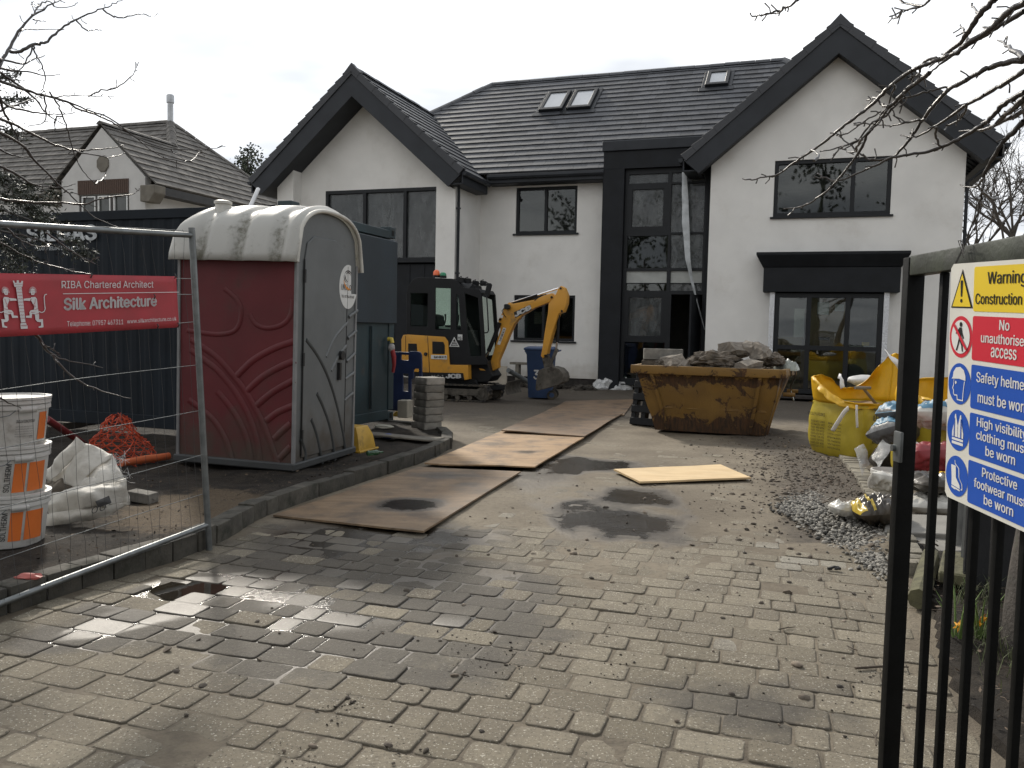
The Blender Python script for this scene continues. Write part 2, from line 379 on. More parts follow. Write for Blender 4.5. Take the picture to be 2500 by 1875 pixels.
# far ground, then the driveway mud (rises over the paving further back)
g = MB(); g.add([(-260,-60,-.09),(260,-60,-.09),(260,500,-.09),(-260,500,-.09)], [(0,1,2,3)])
tag(g.build('ground', mat('far_soil', (.10,.085,.06), .9, bump=.3, bs=3, vs=.3)), kind='structure')
def mud_z(x, y):
    t = min(1, max(0, (y-8.3)/3.2)); big = noise.noise(Vector((x*.9,y*.9,11)))*.012+noise.noise(Vector((x*3.1,y*3.1,2)))*.006
    side = min(1, max(0, (x-(edge_x(min(y,9.3))-.75))/.7)) if y > 5.4 else 0
    if y > 12: side *= max(0, 1-(y-12)/1.5)
    heap = side*(.03+.05*abs(noise.noise(Vector((x*2.2,y*2.2,7))))+.03*abs(noise.noise(Vector((x*7,y*7,9)))))
    near = gh(x,y)-.0048+.0040*noise.noise(Vector((x*1.4,y*1.4,41)))+.003*noise.noise(Vector((x*6,y*6,14)))
    mid = min(1, max(0, (y-3.9)/2.2)); near += .0052*mid+.0042*min(1,max(0,(y-5.4)/1.6))+.016*max(pud(x,y,1.2)-.25,0)*(y > 5.0)
    return near*(1-t)+t*(.004+big)-.006*pud(x,y)+heap
md = MB()
def fn(a, b):
    x = -3.2+a*14.; y = 1.0+b**1.35*25.
    return (x, y, mud_z(x, y))
md.grid(fn, 230, 300)
for i, p in enumerate(md.v):
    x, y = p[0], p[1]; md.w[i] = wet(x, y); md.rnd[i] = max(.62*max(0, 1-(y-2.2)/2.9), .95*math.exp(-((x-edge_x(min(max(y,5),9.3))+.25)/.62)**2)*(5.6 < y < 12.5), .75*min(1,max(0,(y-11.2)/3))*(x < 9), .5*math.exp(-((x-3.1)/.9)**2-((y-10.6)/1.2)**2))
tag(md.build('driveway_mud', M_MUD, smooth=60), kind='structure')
# block paving: every course laid as separate tumbled blocks
pv = MB(); rs = random.Random(3); EDG = pv.e = {}
for r in range(0, 86):
    b = 1.0+r*.164; a = -4.2+rs.random()*.2
    while a < 6.2:
        L = rs.choice((.12,.16,.16,.24,.24)); x, y = pave_xy(a+L/2, b+.08); a0 = a; a += L+.006
        if y < 1.4 or y > 13.2 or x < kerb_x(min(y,9.9))+.02: continue
        if x > edge_x(min(max(y,1.7),9.2))-.01: continue
        if abs(x) > .72*y+.5: continue
        rv = rs.random(); dz = rs.gauss(0,.0018); tx, ty = rs.gauss(0,.009), rs.gauss(0,.014)
        hl, hw = L/2-.001, .0795; ch = .014; base = gh(x, y)
        ring = [(-hl+ch,-hw),(hl-ch,-hw),(hl,-hw+ch),(hl,hw-ch),(hl-ch,hw),(-hl+ch,hw),(-hl,hw-ch),(-hl,-hw+ch)]
        jit = [(rs.gauss(0,.0022), rs.gauss(0,.0022)) for _ in ring]
        vs = []
        for (ins, dz2) in ((0,-.05),(0,-.0042),(.0025,-.0009),(.008,0),(.026,.0005)):
            for (p, q), (j1, j2) in zip(ring, jit):
                fx = 1-ins/hl; fy = 1-ins/hw; p2 = p*fx+j1; q2 = q*fy+j2
                X, Y = pave_xy(a0+L/2+p2, b+.08+q2)
                vs.append((X, Y, base+dz+dz2+p2*tx+q2*ty+rs.gauss(0,.0004)))
        fs = []
        for k in range(4):
            for i in range(8): j = (i+1)%8; fs.append((k*8+i, k*8+j, k*8+8+j, k*8+8+i))
        fs.append(tuple(range(32,40)))
        n0 = pv.add(vs, fs, rv)
        for i in range(40): EDG[n0+i] = (1,1,1,.55,0)[i//8]
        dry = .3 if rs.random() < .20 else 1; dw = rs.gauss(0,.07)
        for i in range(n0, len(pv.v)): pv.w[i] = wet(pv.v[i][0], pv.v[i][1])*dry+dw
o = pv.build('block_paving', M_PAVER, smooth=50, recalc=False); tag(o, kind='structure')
# puddles
def m_water():
    m = Mat('dirty_water'); m.bsdf((.020,.016,.011), .04, 0, m.bump(m.noise(14, 2), .04, .01), .5); return m.m
M_WATER = m_water()
for i, (cx, cy, rx, ry) in enumerate(PUD[:5]):
    if i < 3: continue          # those three are only soaked ground
    p = MB(); n = 56; k = 1.05
    p.add([(cx+rx*k*math.cos(2*math.pi*j/n)*(1+.22*noise.noise(Vector((math.cos(2*math.pi*j/n)*1.7,math.sin(2*math.pi*j/n)*1.7,i*5)))), cy+ry*k*math.sin(2*math.pi*j/n)*(1+.22*noise.noise(Vector((math.cos(2*math.pi*j/n)*1.7,math.sin(2*math.pi*j/n)*1.7,i*5)))), gh(cx,cy)+(.0115 if i != 2 else .009)) for j in range(n)], [tuple(range(n))])
    tag(p.build('puddle', M_WATER), kind='structure')
# kerb stones
def stones(path, L, w, z0, z1, name, m, off=0., j=.006):
    k = MB(); rr = random.Random(5); d = 0; pts = []
    seg = [(path[i+1]-path[i]).length for i in range(len(path)-1)]; tot = sum(seg)
    def pos(t):
        for i, s_ in enumerate(seg):
            if t <= s_ or i == len(seg)-1: return path[i].lerp(path[i+1], t/s_), (path[i+1]-path[i]).normalized()
            t -= s_
    t = 0
    while t < tot-L*.6:
        l = L*rr.uniform(.92,1.05); c, dr = pos(t+l/2); nn = Vector((-dr.y,dr.x,0)); zt = z1+rr.gauss(0,j)
        k.T = Matrix.Translation(c+nn*(off+w/2)+Vector((0,0,rr.gauss(0,j*.3)))) @ Matrix.Rotation(math.atan2(dr.y,dr.x)+rr.gauss(0,.02),4,'Z') @ Matrix.Rotation(rr.gauss(0,.02),4,'X')
        k.box(-l/2+.003, l/2-.003, -w/2, w/2, z0, zt, rr.random()); t += l
    return k.build(name, m, smooth=40, bevel=.012, seg=2)
M_KERB = mat('weathered_kerb_stone', (.058,.052,.041), .85, var=.3, vs=7, bump=.5, bs=45, dirt=((.028,.028,.02),.45,.7,6), rnd=.25)
tag(stones([p for p in KERB if p.y < 6.3], .21, .13, -.06, .125, 'kerb', M_KERB), kind='structure')
tag(stones([p for p in KERB if p.y > 6.2], .62, .13, -.06, .130, 'kerb', M_KERB), kind='structure')
M_EDGE = mat('edging_blocks', (.165,.150,.118), .85, var=.25, vs=8, bump=.5, bs=50, dirt=((.09,.08,.06),.5,.75,7), rnd=.3)
tag(stones(EDGE[:34], .115, .17, -.05, .085, 'kerb', M_EDGE, off=0.0), kind='structure')
# raised soil bed on the left, with a sandy patch
def m_soil():
    m = Mat('garden_soil'); a = m.attr('rnd'); n1 = m.noise(5, 8, .7); n2 = m.noise(60, 8, .75)
    c = m.mix(m.ramp(n1, .35, .65), (.014,.011,.008), (.042,.033,.024)); c = m.mix(m.ramp(m.math('ADD', a, m.math('MULTIPLY', m.math('SUBTRACT', n1, .5), .9)), .35, .6), c, (.125,.092,.058))
    c = m.mix(m.ramp(n2, .4, .7, 0, .75), c, m.mix(.7, c, (.012,.010,.008)))
    m.bsdf(c, .9, 0, m.bump(n2, .9, .02), .3); return m.m
M_SOIL = m_soil()
sb = MB(); NX, NY = 150, 190
for j in range(NY+1):
    for i in range(NX+1):
        x = -9+i/NX*8.4; y = 1.+j/NY*11.4
        ins = -1 if y > 11.6 else 1
        kx = kerb_x(y) if y < 10 else float(np.interp(y, [10,10.3,10.95,11.5,12.0], [-.74,-.74,-.9,-1.3,-2.2]))
        h = .095+noise.noise(Vector((x*1.7,y*1.7,0)))*.03+noise.noise(Vector((x*6,y*6,4)))*.014+noise.noise(Vector((x*17,y*17,4)))*.007
        if x > kx-.07: h = -.12
        s_ = math.exp(-(((x+2.25)/.62)**2+((y-5.9)/.85)**2))
        n0 = sb.add([(x,y,h)], [], .9*s_)
sb.f = [[j*(NX+1)+i, j*(NX+1)+i+1, (j+1)*(NX+1)+i+1, (j+1)*(NX+1)+i] for j in range(NY) for i in range(NX)]
tag(sb.build('soil_bed', M_SOIL, smooth=60), kind='structure')
rb = MB(); NX, NY = 90, 150
for j in range(NY+1):
    for i in range(NX+1):
        x = 1.3+i/NX*5.4; y = .8+j/NY*9.5
        h = .035+noise.noise(Vector((x*1.9,y*1.9,20)))*.03+noise.noise(Vector((x*8,y*8,4)))*.016
        if x < edge_x(min(max(y,1.7),9.2))+.10: h = -.12
        rb.add([(x,y,h)], [], max(0,noise.noise(Vector((x,y,33))))*.25)
rb.f = [[j*(NX+1)+i, j*(NX+1)+i+1, (j+1)*(NX+1)+i+1, (j+1)*(NX+1)+i] for j in range(NY) for i in range(NX)]
tag(rb.build('flower_bed_soil', M_SOIL, smooth=60), kind='structure')
# scatters: pebbles, grit, leaves
def ico(sub):
    bm = bmesh.new(); bmesh.ops.create_icosphere(bm, subdivisions=sub, radius=1); V = np.array([v.co[:] for v in bm.verts]); F = [[v.index for v in f.verts] for f in bm.faces]; bm.free(); return V, F
def scatter(name, pts, m, sub=1, seed=1, squash=.6, flat=False, smooth=60):
    """pts: (x,y,z,size)"""
    V, F = ico(sub); rg = np.random.RandomState(seed); k = MB(); vs = []; fs = []; n = len(V)
    for i, (x, y, z, s_) in enumerate(pts):
        A = rg.normal(size=(3,3)); Q, _ = np.linalg.qr(A)
        sc = np.array([rg.uniform(.7,1.35), rg.uniform(.65,1.1), rg.uniform(.4,.8) if not flat else .12])
        P = (V*(1+rg.uniform(-.14,.14,(n,1))))*sc*s_
        P = P @ (Q if not flat else np.eye(3)); P[:,2] *= (squash if not flat else 1)
        P += np.array([x,y,z]); k.add(P.tolist(), F, float(rg.rand()))
    return tag(k.build(name, m, smooth=smooth, recalc=False), kind='stuff')
M_GRAVEL = mat('grey_gravel', (.160,.150,.130), .75, var=.25, vs=60, bump=.2, bs=120, rnd=.75)
M_STONE = mat('muddy_stones', (.105,.085,.065), .9, var=.35, vs=30, bump=.4, bs=90, rnd=.6)
GP = [tuple(gnd(*p))[:2] for p in ((1685,1108),(1712,1078),(1760,1064),(1815,1058),(1860,1082),(1890,1130),(1925,1215),(1940,1260),(1900,1240),(1850,1205),(1790,1172),(1735,1140))]
def inpoly(x, y, P):
    c = False; j = len(P)-1
    for i in range(len(P)):
        if (P[i][1] > y) != (P[j][1] > y) and x < (P[j][0]-P[i][0])*(y-P[i][1])/(P[j][1]-P[i][1])+P[i][0]: c = not c
        j = i
    return c
gx0, gx1 = min(p[0] for p in GP), max(p[0] for p in GP); gy0, gy1 = min(p[1] for p in GP), max(p[1] for p in GP)
gcx, gcy = sum(p[0] for p in GP)/len(GP), sum(p[1] for p in GP)/len(GP)
rs = random.Random(11); pts = []
while len(pts) < 4600:
    x, y = rs.uniform(gx0-.15,gx1+.1), rs.uniform(gy0-.15,gy1+.1)
    x2, y2 = x+rs.gauss(0,.05), y+rs.gauss(0,.05)
    if not inpoly(x, y, GP) or x2 > edge_x(min(max(y2,1.7),9.2))+.02: continue
    d = math.hypot((x-gcx)/.55,(y-gcy)/.8); h = max(0,.07*(1-d))
    pts.append((x2, y2, mud_z(x2,y2)*.4+.008+h*rs.random()**.4, rs.uniform(.009,.019)))
scatter('gravel_pile', pts, M_GRAVEL, sub=2, seed=4, squash=.8)
pts = []
for _ in range(2300):      # clods and stones strewn over the drive, thickest by the dirt heap
    if rs.random() < .86:
        y = rs.gauss(8.3,1.4); x = edge_x(min(max(y,5),9.3))-abs(rs.gauss(0,.60))
    else: x = rs.uniform(-1.6,2.2); y = rs.uniform(1.8,9)
    if x > edge_x(min(max(y,1.7),9.2)) or x < kerb_x(min(y,9.9))+.1: continue
    pts.append((x, y, max(gh(x,y), mud_z(x,y))+.004, min(.042, .004+rs.expovariate(1/.0065))))
scatter('loose_stones', pts, M_STONE, sub=1, seed=5)
pts = []
for (cx, cy, sp, n) in ((740,1520,26,60),(720,1560,10,10),(1010,1400,70,60),(1330,1400,120,60),(620,1640,40,30),(1080,1430,60,50),(1690,1330,140,60),(1860,1500,60,50),(860,1620,40,25)):
    for _ in range(n):
        q = gnd(cx+rs.gauss(0,sp), cy+rs.gauss(0,sp*.45))
        pts.append((q[0], q[1], gh(q[0],q[1])+.002, .0018+rs.expovariate(1/.0022)))
scatter('crumbs_of_mud', pts, mat('dark_crumbs', (.035,.028,.02), .95, bump=0), sub=1, seed=8)
pts = []
for _ in range(1100):
    y = rs.uniform(3.3,8.5); x = kerb_x(y)-.2-rs.random()**1.5*2.6; pts.append((x, y, .105+rs.random()*.03, rs.uniform(.004,.013)))
for _ in range(1300):
    y = rs.uniform(1.6,6.2); x = edge_x(y)+.1+rs.random()*1.9; pts.append((x, y, .05+rs.random()*.03, rs.uniform(.005,.018)))
LV, LF = [(-1,0,0),(-.3,.45,.12),(.5,.4,.02),(1,0,.18),(.5,-.4,.1),(-.3,-.45,0)], [(0,1,2,3),(0,3,4,5)]
lf = MB()
for (x, y, z, s_) in pts:
    lf.T = Matrix.Translation((x,y,z)) @ Matrix.Rotation(rs.uniform(0,6.3),4,'Z') @ Matrix.Rotation(rs.gauss(0,.5),4,'X') @ Matrix.Rotation(rs.gauss(0,.4),4,'Y') @ Matrix.Scale(s_*1.2,4)
    lf.add(LV, LF, rs.random())
for _ in range(160):
    y = rs.uniform(2.0,4.6); x = edge_x(y)+.12+rs.random()*1.3; a_ = rs.uniform(0,6.3); l_ = rs.uniform(.03,.12); lf.T = None
    lf.tube([(x,y,.07),(x+l_*.5*math.cos(a_),y+l_*.5*math.sin(a_),.08),(x+l_*math.cos(a_),y+l_*math.sin(a_),.075)], .0022, 4)
tag(lf.build('leaf_litter', mat('dead_leaves', (.060,.042,.027), .8, var=.3, vs=20, bump=0, rnd=.8), recalc=False), kind='stuff')
# ------------------------------------------------------------------ house materials
M_RENDER = mat('offwhite_render', (.73,.715,.68), .9, var=.05, vs=1.2, bump=.3, bs=120, dirt=((.60,.575,.53),.50,.85,1.3))
def muddy(m_, col=(.060,.048,.036), lo=-.38, hi=.12, amt=.85, sc=6):
    t_ = m_.node_tree; P = next(n for n in t_.nodes if n.type == 'BSDF_PRINCIPLED'); L = P.inputs['Base Color'].links[0].from_socket
    tc = t_.nodes.new('ShaderNodeTexCoord'); sp = t_.nodes.new('ShaderNodeSeparateXYZ'); t_.links.new(tc.outputs['Object'], sp.inputs[0]); nz = t_.nodes.new('ShaderNodeTexNoise'); nz.inputs['Scale'].default_value = sc; nz.inputs['Detail'].default_value = 8; t_.links.new(tc.outputs['Object'], nz.inputs['Vector'])
    ad = t_.nodes.new('ShaderNodeMath'); ad.operation = 'MULTIPLY_ADD'; t_.links.new(nz.outputs['Fac'], ad.inputs[0]); ad.inputs[1].default_value = -.9; t_.links.new(sp.outputs[2], ad.inputs[2])
    mr = t_.nodes.new('ShaderNodeMapRange'); t_.links.new(ad.outputs[0], mr.inputs[0]); mr.inputs[1].default_value = lo; mr.inputs[2].default_value = hi; mr.inputs[3].default_value = amt; mr.inputs[4].default_value = 0
    mx = t_.nodes.new('ShaderNodeMix'); mx.data_type = 'RGBA'; t_.links.new(mr.outputs[0], mx.inputs[0]); t_.links.new(L, mx.inputs[6]); mx.inputs[7].default_value = (*col,1); t_.links.new(mx.outputs[2], P.inputs['Base Color'])
muddy(M_RENDER, (.42,.38,.32), -.30, .25, .6, 5)
M_ANTH = mat('anthracite_paint', (.025,.028,.033), .55, var=.15, vs=2, bump=.05, bs=30, spec=.3)
M_CLAD = mat('black_cladding', (.010,.0115,.014), .6, var=.2, vs=3, bump=.1, bs=80, spec=.25)
M_TILE = mat('slate_grey_tile', (.060,.063,.070), .6, var=.14, vs=1.2, bump=.15, bs=70, rnd=.20, spec=.4, dirt=((.095,.098,.095),.60,.82,1.3))
M_FRAME = mat('grey_window_frame', (.010,.0115,.0135), .5, var=.1, bump=0, spec=.3)
M_PLINTH = mat('dark_plinth_brick', (.035,.03,.027), .9, var=.3, vs=10, bump=.4, bs=30)
M_ROOM = mat('unfinished_room', (.20,.19,.175), .9, bump=0)
def m_glass(name, tint=(.75,.8,.78), film=0., rough=.02):
    m = Mat(name); fr = m.n('ShaderNodeFresnel'); fr.inputs[0].default_value = 1.52
    tr = m.n('ShaderNodeBsdfTransparent'); tr.inputs[0].default_value = (*tint, 1)
    gl = m.n('ShaderNodeBsdfGlossy'); gl.inputs['Roughness'].default_value = rough; gl.inputs[0].default_value = (1,1,1,1)
    nb = m.bump(m.noise(.9, 2), .05, .05); m.t.links.new(nb, gl.inputs['Normal'])
    mx = m.n('ShaderNodeMixShader'); m.put(mx.inputs[0], m.math('MULTIPLY', fr.outputs[0], 1.35)); m.t.links.new(tr.outputs[0], mx.inputs[1]); m.t.links.new(gl.outputs[0], mx.inputs[2]); last = mx.outputs[0]
    if film:   # wrinkled protective film on the pane
        p = m.n('ShaderNodeBsdfPrincipled'); p.inputs['Roughness'].default_value = .22
        w = m.noise(5, 5, .6, stretch=(1,1,.35), dist=1.5); m.put(p.inputs['Base Color'], m.mix(m.ramp(w,.35,.7), (.055,.06,.06), (.13,.14,.14)))
        m.t.links.new(m.bump(w, .6, .05), p.inputs['Normal']); m2 = m.n('ShaderNodeMixShader'); m.put(m2.inputs[0], m.ramp(m.noise(2.2, 4), .3, .7, film*.6, film)); m.t.links.new(last, m2.inputs[1]); m.t.links.new(p.outputs[0], m2.inputs[2]); last = m2.outputs[0]
    m.t.links.new(last, m.out.inputs[0]); return m.m
M_GLASS = m_glass('window_glass', (.55,.6,.58)); M_FILM = m_glass('filmed_glass', (.5,.53,.53), .75); M_CLEAR = m_glass('clear_glass', (.7,.74,.72))
M_SKYPANE = mat('skylight_pane', (.42,.44,.46), .12, var=.05, vs=2, bump=0)
M_SPAN = mat('white_spandrel_board', (.33,.34,.32), .5, var=.12, vs=3, bump=.05)

def clip_poly(P, C):
    """convex polygon clip; C counter-clockwise"""
    out = P
    for i in range(len(C)):
        a, b = C[i], C[(i+1)%len(C)]; inp = out; out = []
        def side(p): return (b[0]-a[0])*(p[1]-a[1])-(b[1]-a[1])*(p[0]-a[0])
        for k in range(len(inp)):
            p, q = inp[k], inp[(k+1)%len(inp)]; sp_, sq = side(p), side(q)
            if sp_ >= 0: out.append(p)
            if (sp_ >= 0) != (sq >= 0):
                t = sp_/(sp_-sq); out.append((p[0]+(q[0]-p[0])*t, p[1]+(q[1]-p[1])*t))
        if len(out) < 3: return []
    return out
def tiles(mb, o, ea, eb, C, course=.30, width=.33, th=.030, seed=1, jit=.0010):
    """tile courses on the plane o + ea*a + eb*b (b up the slope), clipped to the convex polygon C"""
    o, ea, eb = Vector(o), Vector(ea).normalized(), Vector(eb).normalized(); n = ea.cross(eb); rr = random.Random(seed)
    if n.z < 0: n = -n
    a0, a1 = min(c[0] for c in C), max(c[0] for c in C); b0, b1 = min(c[1] for c in C), max(c[1] for c in C)
    j = 0; b = b0
    while b < b1-.02:
        off = -(width/2 if j % 2 else 0); i = 0
        while a0+off+i*width < a1:
            al = a0+off+i*width; Q = clip_poly([(al+.002,b),(al+width-.002,b),(al+width-.002,b+course+.02),(al+.002,b+course+.02)], C); i += 1
            if not Q: continue
            d = rr.gauss(0,jit); tw = rr.gauss(0,jit*.5); top = []; bot = []
            for p, q in Q:
                h = th*(1-(q-b)/(course+.02))+.004+d+tw*(p-al)/width
                top.append(o+ea*p+eb*q+n*h); bot.append(o+ea*p+eb*q-n*.012)
            m = len(Q); mb.add([tuple(v) for v in top+bot], [tuple(range(m))]+[(k, m+k, m+(k+1)%m, (k+1)%m) for k in range(m)], rr.random())
        b += course; j += 1
def caps(mb, p0, p1, w=.13, h=.07, L=.42, seed=1):
    """ridge or hip caps along p0-p1"""
    p0, p1 = Vector(p0), Vector(p1); d = p1-p0; n = int(d.length/L); d.normalize(); sx = d.cross(Vector((0,0,1))).normalized(); up = sx.cross(d); rr = random.Random(seed)
    for i in range(n+1):
        a = p0+d*(i*L); l = min(L, (p1-a).dot(d)); 
        if l < .05: continue
        z = rr.gauss(0,.004); e = rr.random(); vs = []
        for t, k in ((0,1.06),(l-.012,1.0)):
            for s_, zz in ((-w*k,-h-.01),(-w*.6*k,-.01),(0,.035*k),(w*.6*k,-.01),(w*k,-h-.01)): vs.append(tuple(a+d*t+sx*s_+up*(zz+z)))
        mb.add(vs, [(i_,i_+1,i_+6,i_+5) for i_ in range(4)]+[(0,1,2,3,4),(9,8,7,6,5)], e)
def rect(u0, u1, z0, z1): return [(u0,z0),(u1,z0),(u1,z1),(u0,z1)]

HF = Frame((1.45,21.5,0), -19.36293); HY = HF.yaw
house = thing('white_house', 'new white rendered house with two dark gables and slate grey roof', 'house', HF.o, HY)
VW, VR = -1.69, -1.0       # fronts of the left and the right wing
UP = rect(-1.53,.13,3.96,5.16); LO = rect(-1.53,.14,1.17,2.36)
# ---- walls
w = MB()
w.prism(rect(-2.53,.95,.22,5.52), 0, .3, holes=(UP, LO)); w.build('wall', M_RENDER, house)
GU = -5.26
zo = lambda du: 7.86-abs(du)*.875                                  # underside line of the left gable roof
w = MB()
w.box(-7.72,-7.22,VW,VW+.5,.15,5.62); w.box(-3.05,-2.53,VW,VW+.5,.15,5.52)
w.prism([(-7.72,.15),(-7.22,.15),(-7.22,5.60),(-7.72,5.55)], VW+.5, 9, holes=())
w.box(-2.83,-2.53,VW+.5,0,.15,5.5)
WL = rect(-6.46,-3.10,3.16,5.03)
w.prism([(-7.22,.15),(-3.05,.15),(-3.05,5.95),(GU,7.84),(-7.22,6.12)], VW+.38, VW+.55, holes=(rect(-6.46,-3.10,.2,5.03),))
w.build('wall', M_RENDER, house)
RU = 6.2; WR = rect(4.97,7.39,4.10,5.35)
w = MB()
w.prism([(3.57,.15),(4.98,.15),(4.98,2.5),(7.46,2.5),(7.46,.15),(8.80,.15),(8.80,5.48),(RU,7.72),(3.57,5.48)], VR, VR+.3, holes=(WR,))
w.box(8.5,8.80,VR+.3,9,.15,5.45); w.box(3.57,3.85,VR+.3,2,.15,5.45)
w.build('wall', M_RENDER, house)
w = MB(); w.box(-7.6,8.6,8.7,9,.1,5.4); w.box(-7.4,8.4,.4,8.6,2.62,2.78); w.box(-7.4,8.4,.4,8.6,.05,.15); w.box(-7.4,8.4,.4,8.6,5.28,5.34); w.box(.1,.22,.35,8.6,.15,5.3); w.box(4.4,4.5,1,8.6,.15,5.3)
w.box(-7.4,8.4,4.3,4.4,.15,5.3); w.build('inner_wall', M_ROOM, house)
w = MB(); w.box(-2.50,.95,.03,.3,-.05,.218); w.box(3.60,8.77,VR+.03,VR+.3,-.05,.148); w.box(-7.69,-2.56,VW+.03,VW+.4,-.05,.148)
w.split('plinth', M_PLINTH, house, bevel=.004)
# ---- main roof
ZE, SL, VE, VRI = 5.47, .80, -.42, 4.2; ZR = ZE+SL*(VRI-VE); LS = math.hypot(VRI-VE, ZR-ZE)
r = MB(); UL, URR = -3.86, 4.88; run = VRI-VE
sl3 = Vector((0,1,SL)).normalized()
tiles(r, (0,VE,ZE), (1,0,0), sl3, [(UL-run,0),(URR+run,0),(URR,LS),(UL,LS)], seed=2)
r.build('roof', M_TILE, house, recalc=False)
r = MB()      # hip ends and back as plain slopes with courses
tiles(r, (UL-run,VE,ZE), (0,1,0), Vector((1,0,SL)), [(0,0),(2*run,0),(run,LS)], seed=3)
tiles(r, (URR+run,VE,ZE), (0,1,0), Vector((-1,0,SL)), [(0,0),(2*run,0),(run,LS)], seed=4)
r.add([(UL-run,VE+2*run,ZE),(URR+run,VE+2*run,ZE),(URR,VRI,ZR),(UL,VRI,ZR)], [(0,1,2,3)], .5); r.build('roof', M_TILE, house, recalc=False)
r = MB(); caps(r, (UL,VRI,ZR+.04), (URR,VRI,ZR+.04), seed=3); caps(r, (UL-run,VE,ZE+.05), (UL,VRI,ZR+.05), seed=4); caps(r, (URR+run,VE,ZE+.05), (URR,VRI,ZR+.05), seed=5)
r.build('ridge_tile', M_TILE, house, recalc=False)
g = MB(); g.box(-2.2,.92,VE-.02,VE+.02,5.22,5.44); g.box(-2.2,.92,VE+.02,0,5.20,5.225)       # fascia + soffit
g.build('fascia', M_ANTH, house, bevel=.004)
g = MB(); g.prism([(-.52,5.43),(-.535,5.36),(-.50,5.31),(-.465,5.31),(-.445,5.36),(-.445,5.43)], -2.15, .92, ax='x')
for u in (-1.6,-.8,0,.7): g.box(u-.012,u+.012,VE-.06,VE,5.29,5.33)
g.build('gutter', M_ANTH, house, bevel=.004)
# ---- gables
def gable(gu, za, s, half, vf, vback, vwall, seed, ends):
    """roof with ridge along v; za ridge height, s slope, half span; barge chevron, verge caps, soffit, gutters"""
    rf = MB(); LG = half*math.hypot(1,s); D = vback-vf
    tiles(rf, (gu-half,vf,za-half*s), (0,1,0), Vector((1,0,s)), [(0,0),(D,0),(D,LG),(0,LG)], seed=seed)
    tiles(rf, (gu+half,vf,za-half*s), (0,1,0), Vector((-1,0,s)), [(0,0),(D,0),(D,LG),(0,LG)], seed=seed+1)
    rf.build('roof', M_TILE, house, recalc=False)
    rd = MB(); caps(rd, (gu,vf-.02,za+.05), (gu,vback,za+.05), seed=seed); rd.build('ridge_tile', M_TILE, house, recalc=False)
    vg = MB(); n = int(round(LG/.30))
    for sg in (-1,1):
        for i in range(n):
            b0 = i*LG/n; dz = .05
            cx, cz = gu+sg*(half-(b0)/math.hypot(1,s)), za-half*s+b0*s/math.hypot(1,s)
            ex, ez = -sg/math.hypot(1,s), s/math.hypot(1,s); nx, nz = sg*s/math.hypot(1,s), 1/math.hypot(1,s)
            l = LG/n+.01; P = []
            for t, hh in ((0,.072),(l,.040)):
                for k in (-.115, hh): P.append((cx+ex*t+nx*k, cz+ez*t+nz*k))
            vg.prism([P[0],P[2],P[3],P[1]], vf-.03-.006*(i%2), vf+.12)
    pk = .17; vg.prism([(gu-.2,za-.2*s-.05),(gu-.2,za-.2*s+.08),(gu,za+.125),(gu+.2,za-.2*s+.08),(gu+.2,za-.2*s-.05),(gu,za-.1)], vf-.04, vf+.13)
    vg.T = None; vg.build('verge_cap', M_TILE, house, bevel=.006)
    bb = MB(); T = .12; wd = .60        # chevron barge board
    zt = lambda du: za-.10-abs(du)*s
    for sg in (-1,1):
        e = half-.03; P = [(gu,zt(0)),(gu+sg*e,zt(e)),(gu+sg*(e-.02),zt(e)-.16),(gu+sg*(e-.36),zt(e)-.36),(gu+sg*(e-.36)-sg*.0,zt(e-.36)-wd),(gu,zt(0)-wd)]
        P = [(gu,zt(0)),(gu+sg*e,zt(e)),(gu+sg*(e-.34),zt(e)-.30),(gu,zt(0)-wd)]
        bb.prism(P, vf, vf+.05)
    bb.build('bargeboard', M_ANTH, house, bevel=.006)
    sf = MB()
    for sg in (-1,1):
        e = half-.34
        sf.add([(gu,vf+.05,zt(0)-wd+.03),(gu+sg*e,vf+.05,zt(half)-.27),(gu+sg*e,vwall,zt(half)-.27),(gu,vwall,zt(0)-wd+.03)], [(0,1,2,3)])
        # boxed eaves running back along the side
        u0, u1 = gu+sg*(half-.02), gu+sg*(half-.36); ze = za-half*s
        lo, hi = min(u0,u1), max(u0,u1)
        sf.box(lo, hi, vf+.05, ends[0 if sg < 0 else 1], ze-.31, ze-.285); sf.box(u0-.015, u0+.015, vf+.05, ends[0 if sg < 0 else 1], ze-.30, ze-.06)
    sf.build('soffit', M_ANTH, house)
    gt = MB()
    for sg in (-1,1):
        u = gu+sg*(half+.045); ze = za-half*s; vb = ends[0 if sg < 0 else 1]
        gt.prism([(u-.055,ze-.02),(u-.05,ze-.09),(u,ze-.12),(u+.05,ze-.09),(u+.055,ze-.02)], vf+.02, vb)
    gt.split('gutter', M_ANTH, house, bevel=.004)
gable(GU, 7.93, .875, 3.06, -2.06, 3.0, VW+.38, 11, (8.5,-.35))
gable(RU, 8.19, .845, 3.24, -1.37, 3.2, VR, 21, (-.1,8.5))
# downpipes
d = MB(); d.tube([(-2.30,-1.85,5.05),(-2.40,-1.80,4.95),(-2.47,-1.62,4.7),(-2.47,-1.62,.15)], .036, 10)
for z in (4.4,2.8,1.2): d.box(-2.515,-2.425,-1.665,-1.575,z,z+.04)
d.build('downpipe', M_ANTH, house, smooth=40)
d = MB(); d.tube([(9.42,-1.0,5.33),(9.40,-1.0,5.15),(9.1,-.9,4.95),(8.87,-.85,4.75),(8.87,-.85,.15)], .036, 10); d.build('downpipe', M_ANTH, house, smooth=40)
